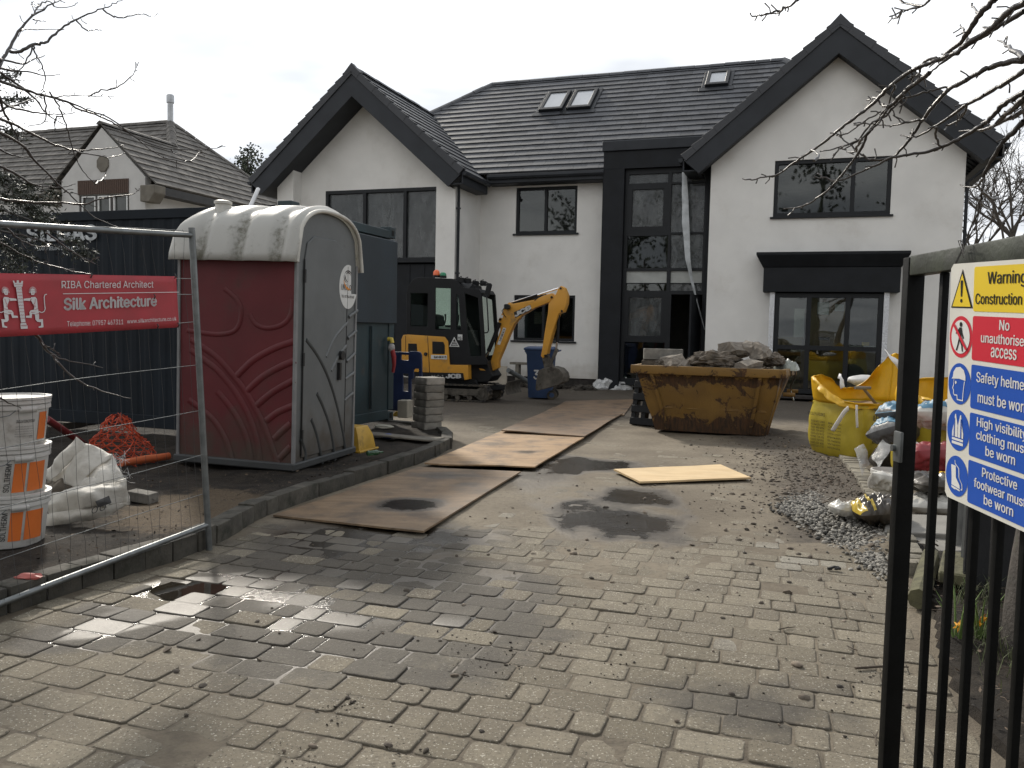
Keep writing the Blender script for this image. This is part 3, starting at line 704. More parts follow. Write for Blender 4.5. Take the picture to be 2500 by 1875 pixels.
# ---- windows
def window(o4, v, cols, rows=(), fw=.07, depth=.10, glass=M_GLASS, sill=True, name='window', proud=0., skip=()):
    (u0,z0),(u1,_),(_,z1),_ = o4
    us = [u0]+list(cols)+[u1]; zs = [z0]+list(rows)+[z1]; holes = []
    for i in range(len(us)-1):
        for j in range(len(zs)-1):
            a = us[i]+(fw if i == 0 else fw/2); b = us[i+1]-(fw if i == len(us)-2 else fw/2); c = zs[j]+(fw if j == 0 else fw/2); dd = zs[j+1]-(fw if j == len(zs)-2 else fw/2)
            holes.append(rect(a,b,c,dd))
    f = MB(); f.prism(rect(u0+.002,u1-.002,z0+.002,z1-.002), v-proud, v+depth, holes=holes); fr = f.build(name, M_FRAME, house, bevel=.004)
    gs = []
    for k, h in enumerate(holes):
        if k in skip: continue
        p = MB(); gm = glass[k] if isinstance(glass, (list,tuple)) else glass
        p.box(h[0][0]-.01,h[1][0]+.01, v+depth*.55, v+depth*.55+.012, h[0][1]-.01, h[2][1]+.01); gs.append(p.build('pane', gm, fr))
    if sill:
        s_ = MB(); s_.box(u0-.06,u1+.06,v-.09,v+.05,z0-.045,z0-.002); s_.build('sill', M_FRAME, fr, bevel=.004)
    return fr
window(UP, .03, [-.72], glass=M_GLASS); window(LO, .03, [-.72], glass=M_GLASS)
window(WR, VR+.03, [6.62], glass=M_GLASS, fw=.085)
window(WL, VW+.38, [-5.28,-4.10], glass=M_FILM, proud=.02, fw=.09)
c = MB()
for i in range(8): c.box(-6.46+i*.42+.004, -6.46+(i+1)*.42-.004, VW+.39, VW+.5, .2, 3.08)
c.build('cladding_panel', M_CLAD, house, bevel=.006)
# ---- entrance porch: tall dark frame over two storeys
p = MB(); p.box(.91,1.44,-.5,.3,-.02,5.44); p.box(3.44,3.568,-.5,.3,-.02,5.44); p.box(.91,3.568,-.5,1.6,5.44,5.86); p.build('porch_surround', M_CLAD, house, bevel=.008)
p = MB(); p.box(.88,3.62,-.55,1.6,5.863,6.10); p.build('porch_coping', M_ANTH, house, bevel=.01)
PV = -.38
GL = MB(); holes = [rect(1.53,2.49,5.08,5.30), rect(2.58,3.37,5.08,5.30), rect(1.63,2.39,4.03,4.93), rect(2.58,3.37,3.88,5.03), rect(1.53,2.53,3.02,3.80), rect(2.60,3.37,3.02,3.83),
      rect(1.53,2.53,2.66,2.95), rect(2.62,3.37,2.66,2.95), rect(1.53,2.53,2.47,2.64), rect(2.62,3.37,2.47,2.64), rect(1.62,2.42,1.36,2.30), rect(1.53,2.53,.30,1.20), rect(2.66,3.40,.16,2.38)]
GL.prism(rect(1.444,3.436,.13,5.436), PV, PV+.09, holes=holes); pf = GL.build('porch_frame', M_FRAME, house, bevel=.004)
gms = [M_FILM,M_FILM,M_FILM,M_FILM,M_GLASS,M_FILM,M_SPAN,M_SPAN,M_GLASS,M_FILM,M_FILM,M_GLASS]
for h, gm in zip(holes, gms):
    q = MB(); q.box(h[0][0]-.01,h[1][0]+.01,PV+.05,PV+.062,h[0][1]-.01,h[2][1]+.01); q.build('pane', gm, pf)
dr = MB(); dr.T = Matrix.Translation((3.36,PV+.1,0)) @ Matrix.Rotation(R(80),4,'Z') @ Matrix.Translation((-3.36,-PV-.1,0))
dr.box(2.62,3.36,PV+.1,PV+.15,.17,2.36); dr.T = None; dob = dr.build('door', M_CLAD, house, bevel=.005)
q = MB(); q.tube([(3.42,PV+.55,.9),(3.42,PV+.55,1.35)], .018, 8); q.build('handle', mat('brushed_steel', (.5,.5,.5), .3, 1., bump=0), dob, smooth=40)
# ---- bay on the right wing
BV = -1.42
b = MB(); b.prism([(4.84,2.40),(7.62,2.40),(7.62,2.94),(4.84,2.94)], BV-.04, VR+.1); b.build('bay_fascia', M_CLAD, house, bevel=.006)
b = MB(); b.add([(4.82,BV-.06,2.943),(7.64,BV-.06,2.943),(7.64,VR-.003,2.943),(4.82,VR-.003,2.943),(4.68,BV-.2,3.20),(7.78,BV-.2,3.20),(7.78,VR-.003,3.20),(4.68,VR-.003,3.20),(4.68,BV-.2,3.26),(7.78,BV-.2,3.26),(7.78,VR-.003,3.26),(4.68,VR-.003,3.26)],
  [(0,1,5,4),(1,2,6,5),(3,0,4,7),(4,5,9,8),(5,6,10,9),(7,4,8,11),(8,9,10,11),(0,3,2,1)]); b.build('bay_cornice', M_CLAD, house, bevel=.006)
BW = rect(5.10,7.32,.16,2.38)
window(BW, BV+.08, [5.82,6.62], [1.18], fw=.10, glass=[M_GLASS,M_CLEAR,M_GLASS,M_CLEAR,M_GLASS,M_CLEAR], sill=False, name='bay_window')
b = MB(); b.box(4.99,5.095,BV+.05,VR+.2,.13,2.398); b.box(7.325,7.43,BV+.05,VR+.2,.13,2.398)
def m_foil():
    m = Mat('foil_insulation'); w_ = m.noise(26, 5, .7); m.bsdf(m.mix(w_, (.45,.46,.47), (.75,.76,.78)), .35, .6, m.bump(w_, .8, .02)); return m.m
b.split('foil_reveal', m_foil(), house)
b = MB(); b.box(4.9,7.5,BV-.12,VR+.3,.05,.128); b.build('bay_step', M_PLINTH, house, bevel=.01)
# ---- skylights
def skylight(u0, u1, b0, b1, glassm):
    o = Vector((0,VE,ZE)); eb = sl3; n = Vector((0,-SL,1)).normalized()
    M = Matrix(((1,eb.x,n.x,0),(0,eb.y,n.y,VE),(0,eb.z,n.z,ZE),(0,0,0,1)))
    fr = MB(); fr.T = M; fr.prism(rect(u0,u1,b0,b1), .02, .13, ax='z', holes=(rect(u0+.10,u1-.10,b0+.13,b1-.12),)); f = fr.build('skylight', M_FRAME, house, bevel=.012)
    fl = MB(); fl.T = M; fl.box(u0-.16,u1+.16,b0-.22,b0-.01,.036,.046); fl.box(u0-.10,u0-.005,b0-.01,b1+.06,.03,.05); fl.box(u1+.005,u1+.10,b0-.01,b1+.06,.03,.05); fl.box(u0-.1,u1+.1,b1+.005,b1+.12,.03,.055); fl.build('flashing', M_ANTH, f, bevel=.004)
    p = MB(); p.T = M; p.box(u0+.09,u1-.09,b0+.12,b1-.11,.085,.095); p.build('pane', glassm, f)
kb = LS/(VRI-VE)
skylight(-1.70,-1.0,2.72*kb,3.70*kb,M_SKYPANE); skylight(-.88,-.18,2.72*kb,3.70*kb,M_SKYPANE); skylight(2.88,3.50,3.40*kb,4.14*kb,M_SKYPANE)
# white protective strip of plastic film hanging from the porch
M_FILMW = mat('hanging_plastic_film', (.42,.44,.45), .3, var=.2, vs=5, bump=.3, bs=12)
ps = MB(); P0 = [HF.loc(x,y,-.62) for x,y in ((1478,372),(1480,430),(1481,480),(1486,560),(1492,595),(1505,650),(1522,712))]
WD = [.055,.075,.085,.06,.035,.018,.010]
for i in range(len(P0)-1):
    (a,za),(b_,zb) = P0[i], P0[i+1]; 
    for k in range(4):
        t0, t1 = k/4, (k+1)/4
        def q(t): return a+(b_-a)*t, za+(zb-za)*t, WD[i]+(WD[i+1]-WD[i])*t
        u1,z1,w1 = q(t0); u2,z2,w2 = q(t1)
        ps.add([(u1-w1,-.62+.02*math.sin(9*z1),z1),(u1,-.655,z1),(u1+w1,-.62+.02*math.sin(7*z1),z1),(u2-w2,-.62+.02*math.sin(9*z2),z2),(u2,-.655,z2),(u2+w2,-.62+.02*math.sin(7*z2),z2)], [(0,1,4,3),(1,2,5,4)])
pso = ps.build('plastic_strip', M_FILMW, smooth=80); pso.location = HF.o; pso.rotation_euler = (0,0,HY)
tag(pso, 'long white strip of torn plastic film hanging beside the dark entrance', 'plastic sheet')
# things standing just inside the glass
M_CARD = mat('cardboard', (.26,.175,.10), .85, var=.12, vs=3, bump=.1)
def inside(name, label, cat, parts):
    t = thing(name, label, cat, HF.o, HY)
    for pn, m_, bx in parts:
        q = MB()
        for x in bx: q.box(*x)
        q.build(pn, m_, t, bevel=.004)
    return t
M_PAPER = mat('white_paper', (.62,.62,.60), .7, bump=0, var=.04)
inside('cardboard_box', 'brown cardboard box with two white papers behind the middle bay pane', 'box', [('carton',M_CARD,[(5.85,6.58,BV+.35,BV+.75,.2,2.3)]),('delivery_note',M_PAPER,[(6.0,6.24,BV+.338,BV+.345,1.92,2.2)]),('delivery_note',M_PAPER,[(6.36,6.55,BV+.338,BV+.345,2.0,2.15)]),('hand_hole',M_FRAME,[(6.05,6.28,BV+.338,BV+.345,1.36,1.42)])])
inside('leaning_board', 'tall white board leaning behind the left bay pane', 'board', [('board_face',M_PAPER,[(5.52,5.74,BV+.4,BV+.44,1.38,2.05)])])
inside('storage_tub', 'yellowish tub standing behind the lower left bay pane', 'tub', [('tub',mat('yellow_tub',(.15,.11,.035),.5),[(5.2,5.7,BV+.4,BV+.7,.25,1.35)]),('lid',mat('yellow_tub',(.15,.11,.035)),[(5.17,5.73,BV+.37,BV+.73,1.35,1.41)])])
inside('worktop', 'white worktop strewn with small items behind the right bay pane', 'worktop', [('top',M_PAPER,[(6.65,7.3,BV+.35,BV+.9,1.2,1.25)]),('cabinet',mat('grey_cabinet',(.25,.25,.24)),[(6.7,7.28,BV+.4,BV+.9,.16,1.2)]),('cloth',mat('yellow_cloth',(.6,.42,.04)),[(6.95,7.1,BV+.42,BV+.55,1.25,1.33)])])
inside('board_stack', 'stack of pale boards behind the lower front window', 'boards', [('board',mat('pale_board',(.5,.43,.33)),[(-1.12,-.78,.5,.8,1.62+.055*i,1.665+.055*i) for i in range(6)])])
# ------------------------------------------------------------------ neighbouring house
NH = thing('neighbour_house', 'older white house with brown tiled roof behind the shipping container', 'house', HF.o, HY)
M_OLDTILE = mat('old_brown_tile', (.110,.102,.092), .85, var=.3, vs=5, bump=.4, bs=30, rnd=.22, dirt=((.15,.145,.132),.55,.85,3))
M_OLDWALL = mat('old_white_wall', (.52,.51,.49), .9, var=.06, vs=2, bump=.3, bs=120)
M_BRICKD = mat('old_brick', (.085,.055,.042), .9, var=.3, vs=30, bump=.3, bs=60)
EU, EV, EZ, NS = -16.87, 4.6, 8.92, .90
w = MB(); w.prism([(-17.15,0),(-13.75,0),(-13.75,5.95),(-15.47,7.55),(-17.15,5.95)], 0, .25, holes=(rect(-16.43,-14.39,4.62,5.46),)); w.box(-14.0,-13.75,.25,8,0,5.45); w.box(-30,-17.15,1.3,1.6,0,5.7)
w.build('wall', M_OLDWALL, NH)
r = MB(); es = Vector((-1,0,NS)).normalized(); q = math.hypot(1,NS)
tiles(r, (-13.3,-.04,5.70), (0,1,0), es, [(3.38,0),(8.5,0),(4.76,3.57*q),(3.38,2.2*q)], course=.34, width=.42, th=.035, seed=41, jit=.002)
tiles(r, (-13.3,-.04,5.70), (0,1,0), es, [(0,0),(3.39,0),(3.39,2.2*q),(0,2.2*q)], course=.34, width=.42, th=.035, seed=42, jit=.002)
tiles(r, (-17.7,-.03,5.70), (0,1,0), Vector((1,0,NS)), [(0,0),(3.39,0),(3.39,2.2*q),(0,2.2*q)], course=.34, width=.42, th=.035, seed=43, jit=.002)
fs_ = Vector((0,1,NS)).normalized(); LQ = (EZ-5.75)/NS*q
tiles(r, (-30,EV-(EZ-5.75)/NS,5.75), (1,0,0), fs_, [(0,0),(16.6,0),(30+EU,LQ),(0,LQ)], course=.34, width=.42, th=.035, seed=44, jit=.002)
r.add([(-30,EV+3.5,5.75),(-13.3,EV+3.5,5.75),(EU,EV,EZ),(-30,EV,EZ)], [(0,1,2,3)], .5)
r.build('roof', M_OLDTILE, NH, recalc=False)
r = MB(); caps(r, (-30,EV,EZ+.05), (EU,EV,EZ+.05), w=.15, h=.1, seed=5); caps(r, (-15.5,-.05,7.73), (-15.5,3.25,7.73), w=.14, seed=6); caps(r, (-15.45,3.1,7.72), (EU,EV,EZ+.05), w=.17, h=.12, seed=7); caps(r, (-13.3,8.3,5.75), (EU,EV,EZ+.05), w=.14, seed=8)
r.build('ridge_tile', M_OLDTILE, NH, recalc=False)
b = MB(); b.box(-13.36,-13.31,-.1,8.2,5.42,5.66); b.box(-13.75,-13.36,-.1,8.2,5.42,5.45); b.build('fascia', mat('dark_old_fascia',(.03,.03,.03),.6), NH)
for u0, u1 in ((-13.78,-13.22),(-17.72,-17.18)):
    b = MB(); b.prism([(u0,5.66),(u0,5.16),(u0+.35 if u0 > -15 else u0+.2,5.14),(u1,5.42),(u1,5.66)], -.2, .3); b.build('corbel', mat('stone_corbel',(.16,.145,.12),.9), NH, bevel=.02)
b = MB(); n = 8; b.prism([(-15.41+.25*math.cos(2*math.pi*(k+.5)/n), 6.42+.27*math.sin(2*math.pi*(k+.5)/n)) for k in range(n)], -.05, .02); b.build('vent_panel', mat('stone_corbel',(.16,.145,.12)), NH, bevel=.01)
b = MB()
for k in range(27): b.box(-16.45+k*.0765, -16.45+k*.0765+.066, -.035, .1, 5.47, 5.92)
b.build('brick_lintel', M_BRICKD, NH, bevel=.004)
M_WHITEF = mat('white_window_frame', (.7,.7,.68), .4, bump=0)
f = MB(); f.prism(rect(-16.42,-14.40,4.63,5.455), .02, .12, holes=(rect(-16.30,-15.78,4.70,5.38),rect(-15.64,-15.17,4.70,5.34),rect(-15.0,-14.48,4.70,5.40))); fr = f.build('window', mat('dark_brown_frame',(.05,.045,.04)), NH)
for a, c in ((-16.32,-15.76),(-15.66,-15.15),(-15.02,-14.46)):
    f = MB(); f.prism(rect(a,c,4.68,5.42), 0, .05, holes=(rect(a+.04,c-.04,4.72,5.38),)); f.build('casement', M_WHITEF, fr)
    f = MB(); f.box(a+.03,c-.03,.06,.07,4.7,5.40); f.build('pane', mat('dull_old_pane',(.06,.065,.06),.08), fr)
f = MB(); f.lathe([(.105,0),(.105,.85),(.14,.86),(.14,1.12),(.11,1.16)], 16, (EU,EV,8.75)); f.build('flue', mat('grey_steel_flue',(.42,.43,.44),.45,.6,bump=0), NH, smooth=40)

# ------------------------------------------------------------------ shipping container
M_NAVY = mat('navy_container_paint', (.006,.010,.015), .7, var=.25, vs=1.5, bump=.1, bs=25, dirt=((.03,.03,.03),.6,.8,5), spec=.25)
M_TEAL = mat('teal_container_paint', (.012,.029,.035), .55, var=.3, vs=1.2, bump=.1, bs=25, dirt=((.055,.05,.045),.56,.8,4))
cn = gnd(850,903,.18); CF = Frame(np.array([cn[0],cn[1],0])-2.438*HF.ev+np.array([0,0,.16]), -19.36)
ct = thing('shipping_container', 'dark blue shipping container with faded white lettering behind the site toilet', 'container', CF.o, CF.yaw)
LC = 6.06; WC = 2.438; HC = 2.59
b = MB()    # corrugated long side
pr = []; x = -LC+.16
while x < -.20:
    pr += [(x,.026),(x+.07,.026),(x+.105,.018),(x+.175,.018)]; x += .21
pr = [(-LC+.15,.026)]+[q for q in pr if q[0] < -.16]+[(-.15,.026)]
b.prism(pr+[(-.15,.06),(-LC+.15,.06)], .15, HC-.10, ax='z'); b.build('side_panel', M_NAVY, ct)
b = MB(); b.box(-LC+.15,-.16,0,.09,HC-.12,HC-.01); b.box(-LC+.15,-.16,0,.09,.02,.17); b.box(-LC,-.1,.09,.12,.1,HC-.1); b.build('side_rail', M_NAVY, ct, bevel=.006)
b = MB(); b.box(-LC+.02,-.02,.02,WC-.02,HC-.06,HC-.03); b.build('roof', M_NAVY, ct)
b = MB(); b.box(-.16,-.003,0,.15,.14,HC-.14); b.box(-.16,-.003,WC-.15,WC,.14,HC-.14); b.box(-LC,-LC+.16,0,.15,.14,HC-.14); b.split('corner_post', M_TEAL, ct, bevel=.008)
for u in (-.178,-LC):
    for v in (0, WC-.162):
        for z in (0, HC-.118):
            b = MB(); b.prism(rect(u,u+.178,z,z+.118+(.03 if z else 0)), v, v+.162, holes=()); cst = b.build('corner_casting', M_TEAL, ct, bevel=.006)
            h = MB(); h.box(u+.06,u+.12,v-.004,v+.02,z+.03,z+.09); h.box(u+.17,u+.183,v+.05,v+.11,z+.03,z+.10); h.split('casting_hole', mat('black_hole',(.004,.004,.004),.9,bump=0), cst)
b = MB(); b.box(-.06,-.02,.15,WC-.15,.14,HC-.14); b.box(-.10,-.004,.15,WC-.15,HC-.13,HC-.02); b.box(-.10,-.004,.15,WC-.15,.02,.15); b.build('end_panel', M_TEAL, ct, bevel=.006)
b = MB(); b.box(-.02,.045,1.00,WC-.02,1.32,HC-.16); sh = b.build('shutter', mat('slate_blue_shutter',(.012,.022,.031),.55,var=.2,vs=1.5,bump=.08,bs=25), ct, bevel=.008)
b = MB(); b.box(.047,.06,1.05,1.09,1.4,2.3); b.box(-.018,.02,.2,.97,1.30,1.335); b.build('shutter_bar', M_NAVY, sh, bevel=.004)
b = MB()
for v in (.62,1.22,1.80): b.tube([(.005,v,.2),(.005,v,1.28)], .017, 8)
b.split('locking_bar', M_TEAL, ct, smooth=40)
M_FADED = mat('faded_white_lettering', (.42,.44,.45), .7, var=.35, vs=9, bump=0)
b = MB(); Mx = Matrix.Translation((0,-.004,0)) @ Matrix.Rotation(R(90),4,'X')
def cl(x, y): u, z = CF.loc(x, y, 0); return u, z-.0
(x0,z0),(x1,z1) = cl(60,521), cl(207,486); b.text('SILGAS', x0, z0, x1-x0, abs(z1-z0), Mx, bold=.03)
(x0,z0),(x1,z1) = cl(76,541), cl(185,531); b.text('SEDGEFIELD 01740 622434', x0, z0, x1-x0, abs(z1-z0), Mx, bold=.008); b.build('lettering', M_FADED, ct, recalc=False)
b = MB()
for u in (-5.2,-3.4,-1.0): b.box(u-.1,u+.1,.02,WC-.02,-.165,-.002)
b.split('bearer', mat('dark_timber',(.05,.04,.03),.9), ct, bevel=.008)
# clamped pipe bundle and tap on the container end
t = thing('outdoor_tap', 'yellow and red hose tap fixed to the container end', 'tap', CF.w(.0,2.30,.0), CF.yaw)
t.location = Vector(CF.w(.02,2.22,.16))
b = MB(); b.tube([(0,0,.95),(.05,0,.95),(.06,0,.90)], .03, 10); b.build('tap_body', mat('yellow_tap',(.55,.42,.06),.5), t, smooth=50)
b = MB(); b.blob((.05,0,.84), (.05,.05,.06), 3, 2, .2); b.build('rag', mat('grey_rag',(.32,.31,.30),.9), t, smooth=60)
b = MB(); b.tube([(.06,0,.82),(.07,.03,.72),(.05,.08,.60),(.03,.09,.5)], [.03,.035,.025,.02], 10); b.build('hose', mat('red_hose',(.28,.03,.035),.5), t, smooth=50)

# ------------------------------------------------------------------ site toilet
M_TRED = mat('red_plastic', (.108,.015,.018), .5, var=.12, vs=2, bump=.08, bs=30, dirt=((.075,.035,.03),.5,.8,2.5), spec=.35)
M_TGREY = mat('grey_plastic', (.115,.122,.122), .5, var=.12, vs=2, bump=.08, bs=30, dirt=((.05,.05,.045),.6,.85,4))
muddy(M_TRED); muddy(M_TGREY)
M_TTRIM = mat('grey_aluminium_trim', (.20,.20,.20), .5, .2, bump=0)
def m_troof():
    m = Mat('stained_translucent_roof'); n1 = m.noise(4.5, 8, .7); n2 = m.noise(18, 6, .7)
    gv = m.attr('wet'); c = m.mix(m.ramp(m.math('ADD', m.math('ADD', n1, m.math('MULTIPLY', gv, .22)), m.math('MULTIPLY', m.math('SUBTRACT', n2, .5), .5)), .60, 1.0), (.60,.59,.55), (.21,.20,.155))
    p = m.bsdf(c, .45, 0, m.bump(n2, .1, .01)); tl = m.n('ShaderNodeBsdfTranslucent'); m.put(tl.inputs[0], c); x = m.n('ShaderNodeMixShader'); x.inputs[0].default_value = .35
    m.t.links.new(p.outputs[0], x.inputs[1]); m.t.links.new(tl.outputs[0], x.inputs[2]); m.t.links.new(x.outputs[0], m.out.inputs[0]); return m.m
M_TROOF = m_troof()
tg = gnd(632,1018,.12); TF = Frame((tg[0],tg[1],.12), -15.0); TD = Frame((tg[0],tg[1],.12), 75.0)
tl_ = thing('portable_toilet', 'red and grey portable site toilet with stained white roof', 'portable toilet', TF.o, rot=(0,R(.9),TF.yaw))
tl_.rotation_mode = 'XYZ'
TW, TDp, TH = 1.20, 1.20, 1.92
b = MB(); b.box(-TW+.02,-.02,0.004,.03,.06,TH+.02); pan = b.build('side_wall', M_TRED, tl_)
b = MB(); b.box(-TW,-TW+.03,.02,TDp-.02,.06,TH+.2); b.box(-TW+.02,-.03,TDp-.03,TDp,.06,TH+.02); b.build('side_wall', M_TRED, tl_)
b = MB(); b.box(-TW-.03,.03,-.03,TDp+.03,0,.07); b.build('base', mat('dark_grey_base',(.04,.042,.042),.6), tl_, bevel=.012)
def zt_(a, b_): return ((400+a/2.304)*S_, (480+b_/2.304)*S_)
def tp(a, b_): u, z = TF.loc(*zt_(a,b_), 0); z -= .12; return (u-.016*z, z)
def tdp(a, b_): u, z = TD.loc(*zt_(a,b_), 0); return (u, z-.12)
def relief(paths, rad, fn, name, m, plane, sq=.55):
    k = MB()
    for P in paths:
        Q = smooth_path([Vector((*fn(*p),0)) for p in P], 5)
        b0 = len(k.v); k.tube([(q.x,q.y,0) for q in Q], rad, 8)
        for i in range(b0, len(k.v)): x, y, z = k.v[i]; k.v[i] = plane(x, y, z*sq)
    return k.split(name, m, tl_, smooth=60)
rp = lambda x,y,d: (x, .003+d-.002, y); dp = lambda x,y,d: (-.004-d, x, y)
relief([[(410,940),(500,850),(620,780),(740,735)],[(465,1025),(550,945),(650,885),(740,845)],[(520,1105),(600,1035),(680,985),(735,955)],[(575,1190),(640,1140),(730,1100)],[(620,1290),(660,1250),(715,1200)],[(650,1400),(715,1330)],
 [(150,740),(230,790),(300,840),(370,915),(460,1030),(540,1170),(590,1290),(640,1430)],[(150,800),(235,860),(310,920),(400,1030),(470,1150),(520,1290),(540,1430)],[(300,1030),(360,1100),(420,1190),(470,1310),(490,1430)],[(140,1080),(245,1160),(300,1220),(350,1310),(380,1410)]], .030, tp, 'moulded_rib', M_TRED, rp, .32)
relief([[(480,590),(510,640),(560,665),(620,662),(680,635),(715,580),(725,500)],[(130,690),(220,702),(310,708),(390,690),(425,640),(432,560),(400,500),(340,450)]], .022, tp, 'moulded_rib', M_TRED, rp, .3)
ARC = []
for k in range(25):
    t = k/24; ARC.append((t*TDp, TH+.02+.42*(1-abs(2*t-1)**2.5)**(1/2.5)))
b = MB(); b.prism([(0.01,.06)]+[(min(max(v,.01),TDp-.01), z) for v, z in ARC]+[(TDp-.01,.06)], -.03, -.004, ax='x'); dfr = b.build('front_wall', M_TGREY, tl_)
b = MB(); b.prism([(.14,.10),(.14,1.90),(.18,2.05),(.30,2.12),(.72,2.13),(.90,2.06),(.98,1.92),(.98,.10)], -.003, .010, ax='x'); door = b.build('door', M_TGREY, tl_, bevel=.006)
relief([[(785,730),(850,820),(910,940),(960,1090),(1000,1260),(1020,1385)],[(850,1035),(890,1120),(930,1240),(960,1415)],[(820,1180),(850,1260),(880,1390),(890,1430)],[(765,1290),(790,1360),(790,1420)]], .020, tdp, 'moulded_rib', mat('dark_grey_groove',(.035,.038,.038),.6), lambda x,y,d: (.010-d,x,y), .5)
relief([[(900,830),(950,720),(1020,640)],[(930,910),(970,830),(1015,770)],[(1028,610),(1075,575)],[(1024,730),(1070,690)],[(1018,860),(1065,815)],[(1010,960),(1060,925)],[(1008,1080),(1055,1040)]], .018, tdp, 'moulded_rib', M_TGREY, lambda x,y,d: (.008-d,x,y), .6)
b = MB(); dk = mat('black_plastic',(.012,.012,.012),.4,bump=0)
b.tube([(.012,.86,1.02),(.045,.86,1.02)], .045, 14); b.box(.010,.04,.80,.84,.78,.95); b.build('handle', dk, door, smooth=40)
b = MB(); b.tube([(.008,.135,.12),(.008,.135,1.9)], .006, 6); b.tube([(.008,.985,.12),(.008,.985,1.9)], .006, 6)
for z in (.3,1.0,1.75): b.tube([(.014,.135,z-.06),(.014,.135,z+.06)], .012, 8)
b.split('hinge', dk, door, smooth=40)
b = MB(); b.box(-.012,.012,-.012,.03,.05,TH-.02); b.box(-TW-.008,-TW+.02,-.012,.02,.05,TH); b.box(-.012,.012,TDp-.02,TDp+.012,.05,TH); b.split('trim', M_TTRIM, tl_, bevel=.003)
# sticker
STK = Matrix(((0,0,1,.0125),(1,0,0,0),(0,1,0,0),(0,0,0,1)))
cx, cz = tdp(1018,440); rx = abs(tdp(1068,440)[0]-tdp(968,440)[0])/2; rz = abs(tdp(1018,316)[1]-tdp(1018,564)[1])/2
el = [(cx+rx*math.cos(2*math.pi*k/48), cz+rz*math.sin(2*math.pi*k/48)) for k in range(48)]
xr, zb_ = cx+.35*rx, cz-.30*rz
el = [p for p in el if not (p[0] > xr and p[1] > zb_)]; ii = max(range(len(el)), key=lambda i: -99 if el[i][1] > zb_ else el[i][1]+el[i][0]*.2)
el2 = []
for i, p in enumerate(el):
    el2.append(p); q = el[(i+1)%len(el)]
    if math.hypot(p[0]-q[0],p[1]-q[1]) > .12: el2 += [(p[0]+.01 if p[1] < q[1] else xr, zb_), (xr, zb_)] if p[1] < q[1] else [(xr,zb_)]
b = MB(); b.poly(el2, STK); stk = b.build('sticker', mat('white_sticker',(.60,.60,.58),.5,bump=0,var=.03), door, recalc=False)
S2 = Matrix.Translation((.002,0,0)) @ STK
b = MB(); b.text('UNI LO', cx-rx*.80, cz-rz*.16, rx*1.12, rz*.26, S2, bold=.005); b.text('TEL 01744 88 68', cx-rx*.75, cz-rz*.5, rx*1.4, rz*.12, S2, bold=.01)
for s_, a0 in ((.52,.3),(.38,.5)):
    A = [(cx-.02*s_+rx*s_*math.cos(a0+4.2*k/20)*.9, cz+rz*.42+rz*.42*s_*1.25*math.sin(a0+4.2*k/20)) for k in range(21)]; B_ = [(x+.012*math.sin(math.pi*k/20), z+.016*math.sin(math.pi*k/20)) for k, (x,z) in enumerate(A)]
    A2 = [p for p in A+B_[::-1]]; A2 = [(min(x,xr-.004),z) for x,z in A2]; b.poly(A2, S2)
b.build('lettering', mat('dark_print',(.04,.03,.025),.6,bump=0), stk, recalc=False)
b = MB(); A = [(cx+rx*.56*math.cos(3.3+1.9*k/14), cz+rz*.36+rz*.5*math.sin(3.3+1.9*k/14)) for k in range(15)]; b.poly([(min(x,xr-.004),z) for x,z in A+[(x+.004,z+.02*math.sin(math.pi*k/14)+.004) for k,(x,z) in enumerate(A)][::-1]], Matrix.Translation((.001,0,0)) @ S2); b.build('logo_stroke', mat('orange_print',(.6,.22,.03),.6,bump=0), stk, recalc=False)
# roof shell with ribs
b = MB(); NU, NA = 96, 28; GRV = []
def shell(a, c):
    t = c*1.10-.05; u = -TW-.05+a*(TW+.085); tt = min(1,max(0,t)); s_ = 1 if tt > .5 else -1
    z = TH+.03+.42*(1-abs(2*tt-1)**2.5)**(1/2.5); v = tt*TDp
    rib = .055*math.exp(-((((a*3.3+.15)%1)-.5)/.36)**6)
    endd = min(1,(1-abs(2*a-1))/.10); lift = rib*min(1,endd)
    if a < .20: z -= .14*((.20-a)/.20)**2*(1-abs(2*tt-1)**4)
    GRV.append((1-rib/.055)*min(1,endd)*(.35+.65*abs(2*tt-1))+.5*max(0,abs(2*tt-1)-.8)/.2*.6)
    v += (tt-.5)*2*(lift+.02); z += lift*(1-abs(2*tt-1))
    if t < 0 or t > 1: z = TH+.03-abs(t-tt)*1.8; v += s_*(.03+abs(t-tt)*.3)
    return (u, v, z)
b.grid(shell, NU, NA); b.w = {i: g_ for i, g_ in enumerate(GRV)}; ro = b.build('roof', M_TROOF, tl_, smooth=70); md_ = ro.modifiers.new('thickness', 'SOLIDIFY'); md_.thickness = .016; md_.offset = 1
b = MB(); P = [(.035, v*1.0+(v/TDp-.5)*.07, z+.012) for v, z in ARC]; P = [(.035,-.05,TH-.06)]+P+[(.035,TDp+.05,TH-.06)]; b.tube(P, .020, 8); b.build('roof_rim', mat('white_plastic',(.50,.48,.43),.5), tl_, smooth=60)
b = MB(); b.lathe([(.125,-.10),(.11,.02),(.075,.06),(.07,.12),(.082,.125),(.082,.15),(.05,.16)], 20, (-.95,.30,TH+.37)); b.build('roof_vent', mat('white_plastic',(.50,.48,.43)), tl_, smooth=40)

